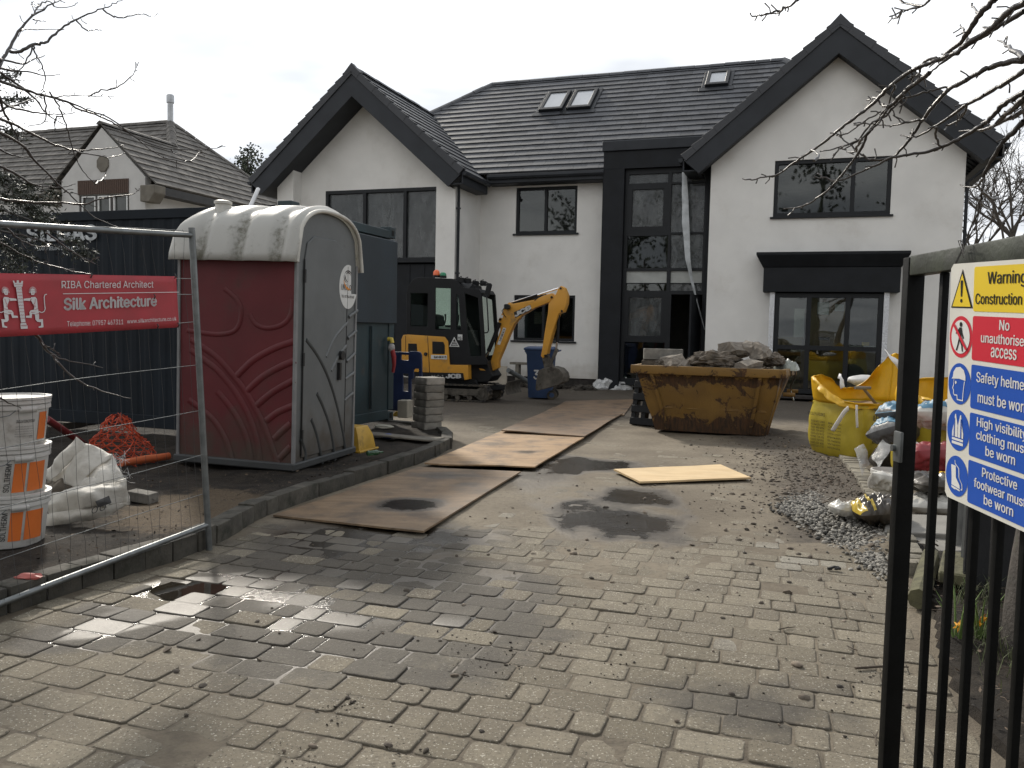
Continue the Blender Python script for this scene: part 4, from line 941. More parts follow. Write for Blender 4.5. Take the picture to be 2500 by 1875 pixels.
# ------------------------------------------------------------------ site fence panel and banner
M_GALV = mat('galvanised_steel', (.17,.18,.18), .45, .75, var=.2, vs=12, bump=.05, bs=60)
FF = Frame((-1.886,5.141,0), 67.24); TI = R(4.0)       # x along the panel (towards the house), leaning in its own plane
fp = thing('mesh_fence_panel', 'galvanised mesh fence panel leaning along the kerb with red banner', 'fence panel', FF.o, rot=(0,TI,FF.yaw) if False else (0,0,FF.yaw))
TM = Matrix.Rotation(-TI,4,'Y')
b = MB(); b.T = TM; b.tube([(0,0,0),(0,0,2.0)], .0195, 14); b.tube([(-3.4,0,0),(-3.4,0,2.0)], .0195, 14); b.split('post', M_GALV, fp, smooth=50)
b = MB(); b.T = TM; b.tube([(-3.39,0,1.955),(-.0,0,1.955)], .0165, 14); b.tube([(-3.39,0,.165),(-.0,0,.165)], .0165, 14); b.split('rail', M_GALV, fp, smooth=50)
b = MB(); b.T = TM; rr = random.Random(4); bv = MB(); bv.T = TM
for z in (.15,.375,.62,.90,1.18,1.44,1.60,1.69,1.97):
    ph = rr.random()*6; b.tube([(-3.4+k*.17,-.004+.008*math.sin(k*.7+ph),z+.008*math.sin(k*.5+ph)) for k in range(21)], .0021, 5, False)
for i in range(1, 45):
    x = -i*.075; ph = rr.random()*6; A = .006+.010*rr.random(); bv.tube([(x+A*math.sin(k*1.1+ph), A*math.cos(k*.9+ph)-.002, .1+k*.116) for k in range(17)]+[(x,0,1.985)], .0012, 4, False)
b.build('cross_wire', M_GALV, fp, smooth=80); bv.build('wire_mesh', mat('dull_grey_wire',(.06,.06,.06),.6,.3,bump=0), fp, smooth=80)
BF = Frame(FF.o, 67.24); OFF = -.03
def bl(x, y): return BF.loc(x, y, OFF)
def bz(a, c): return bl(a/4.809*S_, (640+c/4.809)*S_)
def M_ban():
    m = Mat('red_banner_plastic'); n1 = m.noise(6, 6, .6); c = m.mix(m.ramp(n1,.35,.7), (.40,.045,.055), (.33,.045,.052)); m.bsdf(c, .55, 0, m.bump(m.noise(2.5,2), .15, .05), .3)
    return m.m
bn = thing('site_banner', 'red architect banner with white lions and tower emblem on the fence', 'banner', FF.o, FF.yaw)
(tx,tz),(rx_,rz_),(bx,bz_) = bl(382,597), bl(387,707), bl(0,728); (lx,lz) = bl(0,590)
def bann(a, c):     # a 0 at the right edge, c 0 at the bottom
    u = tx+(rx_-tx)*(1-c)+a*(-1.62); s1 = (lz-tz)/(lx-tx); s0 = (bz_-rz_)/(bx-rx_); zt_2 = tz+s1*(u-tx); zb2 = rz_+s0*(u-rx_)
    return (u, OFF+.006*math.sin(a*9+c), zb2+(zt_2-zb2)*c)
b = MB(); b.grid(bann, 40, 8); bo = b.build('banner_sheet', M_ban(), bn, smooth=80); q = bo.modifiers.new('t','SOLIDIFY'); q.thickness = .004; q.offset = 1
BM = Matrix(((1,0,0,0),(0,0,-1,OFF-.009),(0,1,0,0),(0,0,0,1)))
def btext(mb, s_, a0, a1, ctop0, cbot0, ctop1, bold):
    """box given by its left top/bottom and the right end's top in picture marks"""
    (x0,zt0),(_,zb0),(x1,zt1) = bz(a0,ctop0), bz(a0,cbot0), bz(a1,ctop1)
    n0 = len(mb.v); mb.text(s_, 0, 0, 1, 1, None, bold); 
    for i in range(n0, len(mb.v)):
        p, q_, _ = mb.v[i]; x = x0+(x1-x0)*p; mb.v[i] = tuple(BM @ Vector((x, zb0+(zt0-zb0)*q_+(zt1-zt0)*p, 0)))
b = MB(); btext(b, 'RIBA Chartered Architect', 708, 1787, 218, 308, 220, 0.0); btext(b, 'Silk Architecture', 738, 1822, 424, 563, 390, .022); btext(b, 'Telephone: 07957 467311', 772, 1432, 693, 770, 672, 0.); btext(b, 'www.silkarchitecture.co.uk', 1478, 2058, 672, 720, 638, 0.)
p0, p1 = bz(725,371), bz(2086,351); b.poly([(p0[0],p0[1]-.002),(p1[0],p1[1]-.002),(p1[0],p1[1]+.0015),(p0[0],p0[1]+.0015)], BM)
M_BWHITE = mat('banner_white_print', (.62,.60,.60), .6, bump=0, var=.05); b.build('lettering', M_BWHITE, bn, recalc=False)
b = MB(); bp = lambda P: [bz(*p) for p in P]
for P in ([(135,218),(150,216),(159,242),(180,242),(182,213),(205,213),(208,242),(229,242),(238,218),(256,222),(248,288),(156,290)], [(172,294),(238,292),(284,705),(232,708)], [(224,742),(308,740),(310,780),(230,783)], [(228,716),(290,712),(298,736),(224,738)]): b.poly(bp(P), BM)
mirror = lambda P: [(2*(200+(y-250)*.105)-x, y) for x, y in P]
LI = [[(335,430),(352,412),(400,408),(418,432),(430,540),(442,600),(444,672),(488,668),(496,764),(470,768),(440,770),(436,758),(468,744),(466,704),(424,700),(402,676),(394,612),(362,606),(356,655),(288,652),(288,630),(334,626),(330,588),(345,565),(384,558),(386,520),(362,470)],
      [(262,430),(336,420),(342,456),(300,452),(262,452)], [(346,318),(368,306),(392,318),(396,350),(386,384),(352,384),(342,350)]]
for P in LI: b.poly(bp(P), BM); b.poly(bp(mirror(P))[::-1], BM)
for P0_ in (LI[2],):
    for mi in (0,1):
        for k in range(13):
            a = math.pi*(-.08+1.16*k/12); c0, c1 = (369+30*math.cos(a), 345-42*math.sin(a)), (369+45*math.cos(a), 345-58*math.sin(a)); d = (-math.sin(a)*2.5, -math.cos(a)*2.5)
            Q = [(c0[0]-d[0],c0[1]-d[1]),(c1[0]-d[0],c1[1]-d[1]),(c1[0]+d[0],c1[1]+d[1]),(c0[0]+d[0],c0[1]+d[1])]; b.poly(bp(mirror(Q) if mi else Q), BM)
tail = [(440,578),(475,592),(505,578),(516,545),(508,480),(503,410),(512,382),(535,376)]
for mi in (0,1):
    T_ = mirror(tail) if mi else tail
    for i in range(len(T_)-1):
        (xa,ya),(xb,yb) = T_[i], T_[i+1]; d = Vector((xb-xa,yb-ya)).normalized(); nx_, ny_ = -d.y*5, d.x*5
        b.poly(bp([(xa-nx_,ya-ny_),(xb-nx_,yb-ny_),(xb+nx_,yb+ny_),(xa+nx_,ya+ny_)]), BM)
b.build('emblem', M_BWHITE, bn, recalc=False)
b = MB(); BM2 = Matrix(((1,0,0,0),(0,0,-1,OFF-.0105),(0,1,0,0),(0,0,0,1)))
def bline(P, wd):
    for i in range(len(P)-1):
        (xa,ya),(xb,yb) = P[i], P[i+1]; d = Vector((xb-xa,yb-ya)).normalized(); nx_, ny_ = -d.y*wd, d.x*wd
        b.poly(bp([(xa-nx_,ya-ny_),(xb-nx_,yb-ny_),(xb+nx_,yb+ny_),(xa+nx_,ya+ny_)]), BM2)
LL = [[(355,430),(340,445),(352,460)],[(360,500),(390,490),(400,430)],[(366,512),(396,505)],[(374,530),(402,520)],[(388,560),(430,545)],[(400,612),(440,602)],[(355,332),(362,340)],[(378,332),(386,340)],[(362,366),(370,360),(380,366)],[(350,590),(392,585)]]
for P in LL: bline(P, 2.2); bline(mirror(P), 2.2)
for k in range(10): y = 320+k*38; x = 176+(y-300)*.118; bline([(x+4,y),(x+18,y-8),(x+32,y),(x+46,y-8),(x+56,y)], 1.8)
bline([(228,748),(304,746)], 2); bline([(160,262),(245,262)], 1.6)
b.split('emblem_line', M_ban(), bn, recalc=False)
b = MB()
for a, c in ((1052,148),(2038,160),(2075,735),(1832,750),(1795,400)):
    x, z = bz(a, c); b.tube([(x,OFF-.008,z+.012),(x+.002,OFF-.016,z),(x,OFF-.008,z-.016)], .0035, 6)
b.split('cable_tie', mat('black_plastic',(.012,.012,.012)), bn)
# white pole poking up beyond the container roof
q0, q1 = at(541,446,13.2), at(558,408,13.5); po = MB(); q00 = q0+(q0-q1)*7.0; q00[2] = max(.1, q00[2]); po.tube([tuple(q00),tuple(q0),tuple(q1)], .032, 10)
tag(po.build('white_pole', mat('white_plastic_pole',(.7,.7,.7),.4,bump=0), smooth=50), 'white plastic pole sticking up past the container roof', 'pole')
# ------------------------------------------------------------------ mini excavator
M_YEL = mat('excavator_yellow', (.56,.27,.030), .42, var=.07, vs=2.5, bump=.04, bs=30, dirt=((.22,.14,.06),.52,.8,4))
M_BLK = mat('black_satin_metal', (.009,.0095,.0105), .55, var=.2, bump=.05, bs=40, spec=.28)
M_RUB = mat('muddy_rubber', (.022,.020,.018), .85, var=.3, vs=8, bump=.3, bs=40, dirt=((.095,.078,.055),.42,.62,6))
M_STEELM = mat('muddy_steel', (.085,.075,.06), .7, .2, var=.35, vs=6, bump=.3, bs=40, dirt=((.04,.033,.026),.5,.7,7))
M_CHROME = mat('chrome_rod', (.7,.7,.7), .15, 1., bump=0, var=.05)
M_DGLASS = m_glass('green_tinted_glass', (.86,.94,.90))
M_WSTICK = mat('white_sticker', (.60,.60,.58)); M_PRINT = mat('black_print', (.012,.012,.012), .5, bump=0)
xg = gnd(1050,871); XF = Frame((xg[0],xg[1],0), -17.0)
ex = thing('mini_excavator', 'yellow and black mini excavator parked in front of the house', 'excavator', XF.o, XF.yaw)
def E(zx, zy, l=0.): return XF.loc((900+zx/3.457)*S_, (620+zy/3.457)*S_, l)
def EP(P, l=0.): return [E(a,b,l) for a, b in P]
b = MB(); b.prism(EP([(277,990),(277,860),(276,720),(292,684),(330,680),(640,700),(668,738),(683,936),(838,938),(843,1058),(808,1064),(797,1006),(512,1000)],.02), .02, .97); body = b.build('body', M_YEL, ex, bevel=.022, seg=3, smooth=40)
b = MB(); b.prism(EP([(512,1000),(797,1006),(806,1062),(505,1050)],.012), .012, .98); b.prism(EP([(277,992),(512,1000),(505,1050),(400,1046),(300,1030)],.03), .03, .96); b.build('skirt', M_BLK, ex, bevel=.006)
b = MB()
for P in ([(332,755),(405,757),(412,850),(332,850)], [(536,738),(630,742),(642,770),(642,846),(536,844)]): b.prism(EP(P,.012), .012, .06)
b.split('vent_panel', M_BLK, ex, bevel=.008)
b = MB(); b.tube([(*[E(480,845,.005)[0]],.0,E(480,845,.005)[1]),(E(480,845)[0],.05,E(480,845)[1])], .036, 16); lk = b.build('latch', M_BLK, ex, smooth=40)
b = MB(); u, z = E(480,845); b.tube([(u,-.012,z),(u,.01,z)], .018, 12); b.build('lock', M_CHROME, lk, smooth=40)
b = MB(); b.prism(EP([(495,693),(499,693),(516,1000),(512,1000)],.016), .016, .05); b.prism(EP([(310,690),(313,690),(313,860),(310,860)],.016), .016, .05); b.split('panel_gap', M_PRINT, ex)
# cab
cabo = [(318,672),(318,335),(330,275),(368,220),(412,197),(700,208),(740,222),(800,285),(930,296),(950,330),(968,600),(984,870),(1002,900),(1000,935),(842,937),(684,935),(668,738),(640,700),(330,680)]
hol = [[(352,330),(498,332),(498,612),(352,612)],[(560,285),(692,290),(690,640),(560,638)],[(738,345),(757,345),(777,640),(738,640)],[(810,330),(922,372),(945,690),(950,860),(860,866),(832,690)]]
b = MB(); b.prism(EP(cabo,.05), .05, .10, holes=[EP(h,.05) for h in hol]); cab = b.build('cab', M_BLK, ex, bevel=.008)
u3 = lambda a, c: E(a, c, .05)
b = MB()
b.prism([u3(*p) for p in cabo[:13]]+[u3(842,937)], .90, .95, holes=[[u3(*p) for p in [(372,262),(690,250),(690,640),(372,612)]],[u3(*p) for p in hol[3]]])
roofp = [(318,420),(318,335),(330,275),(368,220),(412,197),(700,208),(740,222),(800,285),(800,300),(730,246),(700,232),(420,222),(385,242),(350,290),(342,420)]
b.prism([u3(*p) for p in roofp], .10, .90); b.prism([u3(*p) for p in [(318,672),(318,600),(345,600),(345,640),(800,640),(842,930),(684,930),(668,738),(640,700)]], .10, .90)
b.prism([u3(*p) for p in [(800,285),(930,296),(950,330),(930,330),(800,312)]], .10, .90)
b.build('cab', M_BLK, ex, bevel=.01, smooth=40)
for h in hol:
    b = MB(); b.prism(EP(h,.07), .07, .076); b.build('window', M_DGLASS, cab)
b = MB(); b.prism([u3(*p) for p in [(372,262),(690,250),(690,640),(372,612)]], .92, .926); b.prism([u3(*p) for p in hol[3]], .92, .926); b.build('window', m_glass('green_tinted_glass_far',(.90,.96,.93)), cab)
b = MB(); b.prism([u3(*p) for p in [(450,640),(455,520),(480,500),(535,515),(545,640)]], .30, .70); b.prism([u3(*p) for p in [(450,640),(445,600),(680,600),(690,640)]], .30, .70); b.build('seat', M_PRINT, ex, bevel=.02)
b = MB()
for l, a in ((.22,(610,600)),(.75,(640,600))): u, z = u3(*a); b.tube([(u,l,z),(u+.03,l,z+.12),(u+.02,l,z+.22)], [.02,.012,.022], 8)
b.split('control_lever', M_PRINT, ex, smooth=40)
b = MB(); b.prism([u3(*p) for p in [(575,628),(625,600),(628,632)]], .16, .17); b.prism([u3(*p) for p in [(578,610),(668,622),(668,634),(578,628)]], .15, .4); b.build('paper', M_PAPER, ex)
hp_ = [E(*p,.03) for p in ((962,352),(985,348),(997,366),(1006,520),(1012,648),(1000,664),(978,666))]
b = MB(); b.tube([(u,.03,z) for u, z in hp_], .013, 8); b.build('handrail', M_BLK, ex, smooth=60)
for i, (pp, l) in enumerate((((780,222),.12),((835,228),.2),((900,250),.4),((965,250),.6))):
    u, z = E(*pp,l); b = MB(); b.T = Matrix.Translation((u,l,z)); b.box(-.05,.05,-.04,.06,-.045,.05); b.box(.05,.062,-.03,.05,-.035,.04); b.tube([(0,0,.05),(0,.02,.08),(-.07,.03,.05)], .008, 6); wl = b.build('work_light', M_BLK, ex, bevel=.008)
b = MB(); b.tube([(*E(720,215,.1)[:1],.1,E(720,215,.1)[1]),(*E(820,235,.3)[:1],.3,E(820,235,.3)[1]),(*E(900,240,.45)[:1],.45,E(900,240,.45)[1]),(*E(985,265,.6)[:1],.6,E(985,265,.6)[1])], .014, 6); b.prism(EP([(870,300),(930,300),(925,270),(905,262)],.4), .2, .6); b.build('light_bar', M_BLK, ex, smooth=50)
u, z = E(1008,300,.12); b = MB(); b.T = Matrix.Translation((u,.12,z)) @ Matrix.Rotation(R(14),4,'Y'); b.prism([(-.04,-.14),(.01,-.165),(.05,-.13),(.05,.10),(.02,.13),(-.05,.12)], -.02, .04); b.tube([(0,0,.11),(-.08,.03,.13),(-.16,.05,.10)], .010, 6); b.build('mirror', M_BLK, ex, bevel=.008)
for nm, pp, cc in (('amber_beacon',(572,196),(.75,.13,.03)),('green_beacon',(628,200),(.01,.20,.09))):
    u, z = E(*pp,.3); b = MB(); b.lathe([(.070,-.005),(.070,.035),(.062,.04)], 16, (u,.3,z)); be = b.build('beacon_base', M_BLK, ex, smooth=40)
    b = MB(); hh = .15 if nm[0] == 'a' else .11; b.lathe([(.066,.03),(.068,.05),(.062,hh*.7),(.04,hh*.93),(.005,hh)], 16, (u,.3,z)); b.build(nm, mat(nm+'_lens',cc,.25,bump=0,spec=.6), be, smooth=60)
# stickers and lettering on the near side
def plate(P, l, m, name='sticker'): b = MB(); b.prism(EP(P,l), l, l+.01); return b.build(name, m, ex)
XL = lambda l: Matrix(((1,0,0,0),(0,0,-1,l),(0,1,0,0),(0,0,0,1)))
def lett(s_, a, c, l, m, bold=.01, parent=None, quad=None):
    """a lower left, c upper right (or quad = lower left, lower right, upper left)"""
    b = MB(); b.text(s_, 0, 0, 1, 1, None, bold)
    p, q, r_ = quad if quad else (a, (c[0],a[1]), (a[0],c[1])); p, q, r_ = Vector(E(*p,l)), Vector(E(*q,l)), Vector(E(*r_,l))
    b.v = [(lambda t: (t.x, l, t.y))(p+(q-p)*x+(r_-p)*y) for x, y, _ in b.v]; return b.build('lettering', m, parent or ex, recalc=False)
plate([(526,852),(660,856),(660,890),(526,886)], .009, M_WSTICK); lett('PLANT HIRE UK LTD', (552,880), (654,862), .007, M_PRINT, .03)
plate([(752,678),(790,680),(790,728),(752,726)], .040, M_WSTICK); lett('92', (757,722), (780,698), .037, M_PRINT, .03); lett('dB', (780,722), (788,712), .037, M_PRINT, .0)
b = MB(); b.prism(EP([(722,700),(766,784),(680,782)],.043), .043, .05, holes=(EP([(722,714),(755,777),(691,776)],.043),)); b.build('sticker', M_WSTICK, ex); lett('26', (711,752), (735,736), .042, M_WSTICK, .03); lett('AWBX', (700,772), (746,757), .042, M_WSTICK, .03)
lett('JCB', (655,1048), (775,1014), .008, M_WSTICK, .05); lett('15 C-1', (530,1044), (632,1022), .008, M_WSTICK, .01)
# boom, dipper and bucket
BL0, BL1 = .40, .58
b = MB(); b.prism(EP([(1003,985),(1035,890),(1078,740),(1112,640),(1093,560),(1130,490),(1142,445),(1185,407),(1215,420),(1400,385),(1490,345),(1545,330),(1592,372),(1512,412),(1400,455),(1290,520),(1228,590),(1185,680),(1140,790),(1092,905),(1092,962),(1020,1002)],BL0), BL0, BL1); b.build('boom', M_YEL, ex, bevel=.012, seg=2, smooth=30)
b = MB(); b.prism(EP([(1600,290),(1622,268),(1648,285),(1672,345),(1668,420),(1642,490),(1602,503),(1556,640),(1512,800),(1505,842),(1472,880),(1452,862),(1464,800),(1488,640),(1512,500),(1518,415),(1560,378),(1588,320)],BL0-.03), BL0-.03, BL1+.03); b.build('dipper', M_YEL, ex, bevel=.012, seg=2, smooth=30)
def T3(P, l): return [(E(a,c,l)[0], l, E(a,c,l)[1]) for a, c in P]
b = MB(); b.tube(T3([(1205,418),(1425,348)],.49), .032, 12); b.tube(T3([(1105,580),(1062,700),(1012,822)],.36), .042, 12); b.tube(T3([(1603,512),(1597,660),(1592,745)],.49), .032, 12); b.split('hydraulic_cylinder', M_BLK, ex, smooth=50)
b = MB(); b.tube(T3([(1425,348),(1605,290)],.49), .019, 10); b.tube(T3([(1012,822),(982,872)],.36), .022, 10); b.tube(T3([(1592,745),(1583,800)],.49), .019, 10); b.tube(T3([(1205,408),(1420,338)],.46), .008, 6); b.split('piston_rod', M_CHROME, ex, smooth=50)
b = MB()
for pp in ((1620,290),(1543,365),(1630,482),(1108,552),(1490,858)): u, z = E(*pp,.36); b.tube([(u,.355,z),(u,.64,z)], .022, 12)
b.split('pivot_pin', M_BLK, ex, smooth=40)
b = MB(); b.tube(T3([(1150,450),(1125,480),(1145,520),(1160,535)],.38), .008, 6); b.tube(T3([(1400,395),(1450,350),(1500,340)],.40), .009, 6); b.tube(T3([(1090,590),(1060,690),(1020,800),(1000,900),(960,960)],.55), .014, 6); b.split('hose', M_BLK, ex, smooth=50)
b = MB(); b.prism(EP([(1142,425),(1165,420),(1185,432),(1187,462),(1150,468),(1140,450)],.30), .30, .40); b.build('work_light', M_BLK, ex, bevel=.01)
b = MB(); b.prism(EP([(1224,492),(1365,428),(1374,470),(1238,540)],BL0-.004), BL0-.004, BL0+.01); b.build('decal', M_PRINT, ex); lett('JCB', 0, 0, BL0-.007, M_WSTICK, .05, quad=((1240,530),(1368,466),(1232,496)))
b = MB(); b.prism(EP([(1085,762),(1108,768),(1160,628),(1136,620)],BL0-.004), BL0-.004, BL0+.01); b.build('sticker', M_WSTICK, ex); lett('PLANT HIRE UK LTD', 0, 0, BL0-.007, M_PRINT, .03, quad=((1114,738),(1153,636),(1102,732)))
b = MB(); b.prism(EP([(1112,515),(1136,518),(1130,542),(1108,538)],BL0-.004), BL0-.004, BL0+.01); b.build('sticker', M_WSTICK, ex)
b = MB(); b.prism(EP([(1455,850),(1500,820),(1530,900),(1560,960),(1545,1000),(1480,960)],.42), .42, .56); b.prism(EP([(1575,795),(1605,805),(1560,900),(1535,960),(1510,940),(1545,870)],.41), .41, .44); b.prism(EP([(1575,795),(1605,805),(1560,900),(1535,960),(1510,940),(1545,870)],.54), .54, .57); b.build('bucket_link', M_STEELM, ex, bevel=.008)
bk_ = [(1432,985),(1480,962),(1545,952),(1600,968),(1636,1005),(1647,1045),(1640,1080),(1600,1105),(1500,1135),(1422,1156),(1408,1140),(1415,1060)]
b = MB(); b.prism(EP(bk_,.24), .24, .255); b.prism([E(*p,.24) for p in bk_], .735, .75)
shl = [E(*p,.24) for p in ((1432,985),(1480,962),(1545,952),(1600,968),(1636,1005),(1647,1045),(1640,1080),(1600,1105),(1500,1135),(1422,1156))]
for i in range(len(shl)-1): (x0,z0),(x1,z1) = shl[i], shl[i+1]; b.add([(x0,.255,z0),(x1,.255,z1),(x1,.735,z1),(x0,.735,z0)], [(0,1,2,3)])
b.prism(EP([(1440,990),(1480,975),(1600,985),(1625,1040),(1600,1090),(1500,1118),(1440,1130)],.26), .26, .73); b.build('bucket', M_STEELM, ex, bevel=.006)
# slew frame, tracks, blade
b = MB(); b.prism(EP([(842,930),(1000,900),(1022,990),(1050,1030),(1010,1080),(900,1085),(850,1060)],.2), .2, .78); b.prism(EP([(480,1046),(900,1058),(920,1100),(480,1100)],.15), .15, .85); b.prism(EP([(560,1095),(880,1095),(860,1150),(580,1150)],.25), .25, .75); b.build('swing_frame', M_BLK, ex, bevel=.012)
b = MB(); b.prism(EP([(930,965),(968,970),(985,985),(940,980)],.19), .19, .21); b.build('swing_bracket', M_YEL, ex)
def track(l0, l1):
    cA, cB = Vector(E(447,1187,0)), Vector(E(948,1187,0)); r1 = abs(E(948,1112,0)[1]-cB.y); out = []; inn = []; L = (cB-cA).length; per = 2*L+2*math.pi*r1; n = 84
    cB.y = cA.y = r1+.004
    for i in range(n*2):
        d = per*i/(n*2); rr_ = r1 if i % 2 else r1-.0; 
        if d < L: p = Vector((cB.x-d, cA.y+1*r1)); nn = Vector((0,1))
        elif d < L+math.pi*r1: a = math.pi/2+(d-L)/r1; nn = Vector((math.cos(a),math.sin(a))); p = Vector((cA.x,cA.y))+nn*r1
        elif d < 2*L+math.pi*r1: p = Vector((cA.x+(d-L-math.pi*r1), cA.y-r1)); nn = Vector((0,-1))
        else: a = -math.pi/2+(d-2*L-math.pi*r1)/r1; nn = Vector((math.cos(a),math.sin(a))); p = Vector((cB.x,cB.y))+nn*r1
        if abs(nn.y+1) > .01 or True: q = p-nn*(.0 if (i//2) % 2 else .014)
        out.append((q.x,q.y)); inn.append(((p-nn*.035).x,(p-nn*.035).y))
    t = MB(); t.prism(out, l0, l1, holes=(inn[::2],)); tr = t.build('track', M_RUB, ex)
    f = MB(); f.prism([(cA.x,cA.y-.03),(cB.x,cB.y-.03),(cB.x,cB.y+.06),(cA.x,cA.y+.06)], l0+.02, l1-.02); f.box(cA.x-.02, cB.x+.02, l0+.015, l1-.015, cA.y-.05, cA.y+.08)
    f.build('track_frame', M_STEELM, tr, bevel=.01)
    for c, k in ((cA,.9),(cB,.9)):
        w_ = MB(); w_.tube([(c.x,l0+.03,c.y),(c.x,l1-.03,c.y)], r1-.045, 22); w_.tube([(c.x,l0+.015,c.y),(c.x,l1-.02,c.y)], r1*.45, 18); w_.build('wheel', M_STEELM, tr, smooth=40)
    for k in range(4):
        w_ = MB(); x = cA.x+L*(.2+.2*k); w_.tube([(x,l0+.03,cA.y-r1+.085),(x,l1-.03,cA.y-r1+.085)], .05, 14); w_.build('roller', M_STEELM, tr, smooth=40)
track(0, .23); track(.75, .98)
u0, zt1 = E(1158,1078,0); _, zb1 = E(1160,1188,0); b = MB(); pr = []
for k in range(9): t = k/8; pr.append((u0+.05*(2*t-1)**2, zb1+(zt1-zb1)*t))
pr = pr+[(x-.02,z) for x, z in pr[::-1]]; b.prism(pr, 0, .98); b.build('blade', M_STEELM, ex, bevel=.004)
b = MB()
for l in (.28,.66): b.prism(EP([(900,1125),(1150,1115),(1152,1150),(900,1165)],0.), l, l+.06)
b.split('blade_arm', M_BLK, ex, bevel=.008)

# ------------------------------------------------------------------ wheelie bin
M_BIN = mat('blue_bin_plastic', (.026,.055,.130), .5, var=.1, vs=3, bump=.08, bs=30, dirt=((.06,.07,.09),.6,.85,5))
bg_ = gnd(1165,863); NF = Frame((bg_[0],bg_[1],0), -9)
bn_ = thing('wheelie_bin', 'blue wheelie bin with white painted numbers behind the digger bucket', 'wheelie bin', NF.o, NF.yaw)
b = MB()
def loft(mb, secs):
    n = len(secs[0]); vs = [p for s_ in secs for p in s_]; fs = [(i*n+k, i*n+(k+1)%n, (i+1)*n+(k+1)%n, (i+1)*n+k) for i in range(len(secs)-1) for k in range(n)]+[tuple(range(n))[::-1], tuple((len(secs)-1)*n+k for k in range(n))]; mb.add(vs, fs)
rs_ = lambda x0,x1,y0,y1,z: [(x0,y0,z),(x1,y0,z),(x1,y1,z),(x0,y1,z)]
loft(b, [rs_(-.24,.22,.03,.50,.03),rs_(-.29,.27,0,.54,.93),rs_(-.33,.29,-.02,.56,1.0),rs_(-.33,.30,-.02,.56,1.02)]); b.build('bin_body', M_BIN, bn_, bevel=.025, seg=3, smooth=40)
b = MB(); loft(b, [rs_(-.35,.30,-.035,.575,1.022),rs_(-.35,.30,-.035,.575,1.065),rs_(-.27,.27,.02,.52,1.10)]); b.build('lid', M_BIN, bn_, bevel=.015, seg=2, smooth=40)
b = MB(); b.tube([(.30,.02,1.0),(.37,.03,1.02),(.37,.51,1.02),(.30,.52,1.0)], .017, 8); b.build('handle', M_BIN, bn_, smooth=40)
for v in (.02,.46): b = MB(); b.tube([(.26,v-.03,.10),(.26,v+.03,.10)], .10, 20); w_ = b.build('wheel', M_RUB, bn_, smooth=40); b = MB(); b.tube([(.26,v-.034,.10),(.26,v+.034,.10)], .05, 14); b.build('hub', M_BIN, w_, smooth=40)
b = MB(); b.text('34', -.13, .42, .24, .19, Matrix(((1,0,0,0),(0,-.034,-1,.026),(0,1,.0,0),(0,0,0,1))), bold=.02); b.build('lettering', M_WSTICK, bn_, recalc=False)
# builder's bits in front of the house
M_WOOD = mat('weathered_timber', (.15,.135,.11), .85, var=.25, vs=6, bump=.3, bs=40)
q = HF.inv(gnd(1112,838)); t = thing('trestle_bench', 'low grey timber bench against the house wall left of the blue bin', 'bench', HF.w(-1.3,-.9,0), HY)
b = MB(); b.box(0,1.1,0,.25,.56,.62); b.build('top', M_WOOD, t, bevel=.006)
for u in (.15,.9): b = MB(); b.box(u,u+.09,.02,.22,0,.56); b.build('leg', M_WOOD, t, bevel=.006)
q0, q1 = gnd(1168,846), at(1098,800,18.2); b = MB(); b.tube([(q0[0],q0[1],.06),tuple(q1)], .055, 14); tag(b.build('drain_pipe', mat('grey_pipe_plastic',(.13,.14,.14),.5), smooth=50), 'grey plastic drain pipe leaning down beside the blue bin', 'pipe')
t = thing('stacked_panel', 'pale panel propped behind the digger blade', 'panel', HF.w(-2.2,-1.1,0), HY); b = MB(); b.box(0,.9,0,.05,.02,.52); b.build('board', mat('cream_board',(.36,.32,.26),.8), t, bevel=.004)
b = MB()
for k in range(4): b.box(-.3+.02*k,.0+.02*k,-.16,-.05,.02+.07*k,.085+.07*k)
b.split('brick', mat('pinkish_brick',(.34,.22,.18),.9,rnd=.2), t, bevel=.004)

# crumpled sheets and sacks: a lump of cloth made of folded facets
def cloth(name, label, cat, c, size, m, seed=0, nu=34, nv=22, fold=.5, group=None):
    def f(a, b_):
        th = a*2*math.pi; r_ = math.sin(b_*math.pi*.5)**.8; p = Vector((math.cos(th)*r_, math.sin(th)*r_, seed*3.1))
        n1 = noise.noise(p*1.7); n2 = abs(noise.noise(p*4.0+Vector((5,0,0)))); rr_ = r_*(1+.28*n1)
        z = (1-b_**1.6)*(1+.45*n1)+fold*(n2-.25)*(.4+.6*(1-b_))+.22*abs(noise.noise(p*9.0+Vector((5,3,0))))
        return (c[0]+math.cos(th)*rr_*size[0], c[1]+math.sin(th)*rr_*size[1], c[2]+max(.004, z)*size[2])
    b = MB(); b.grid(f, nu, nv); return tag(b.build(name, m, smooth=28), label, cat, group)
M_WSHEET = mat('dirty_white_sheet', (.50,.50,.49), .6, var=.2, vs=3, bump=.3, bs=14, dirt=((.14,.13,.115),.55,.75,3))
M_SPOIL = mat('dark_spoil', (.045,.038,.03), .95, var=.4, vs=9, bump=.8, bs=25)
b = MB()
for i in range(40):
    u = random.uniform(-1.2,1.0); b.chunk(HF.w(u,-.35-random.random()*.8,.03), (random.uniform(.05,.18),random.uniform(.05,.14),random.uniform(.02,.07)), i, 5)
tag(b.build('rubble_strip', M_SPOIL), kind='stuff')

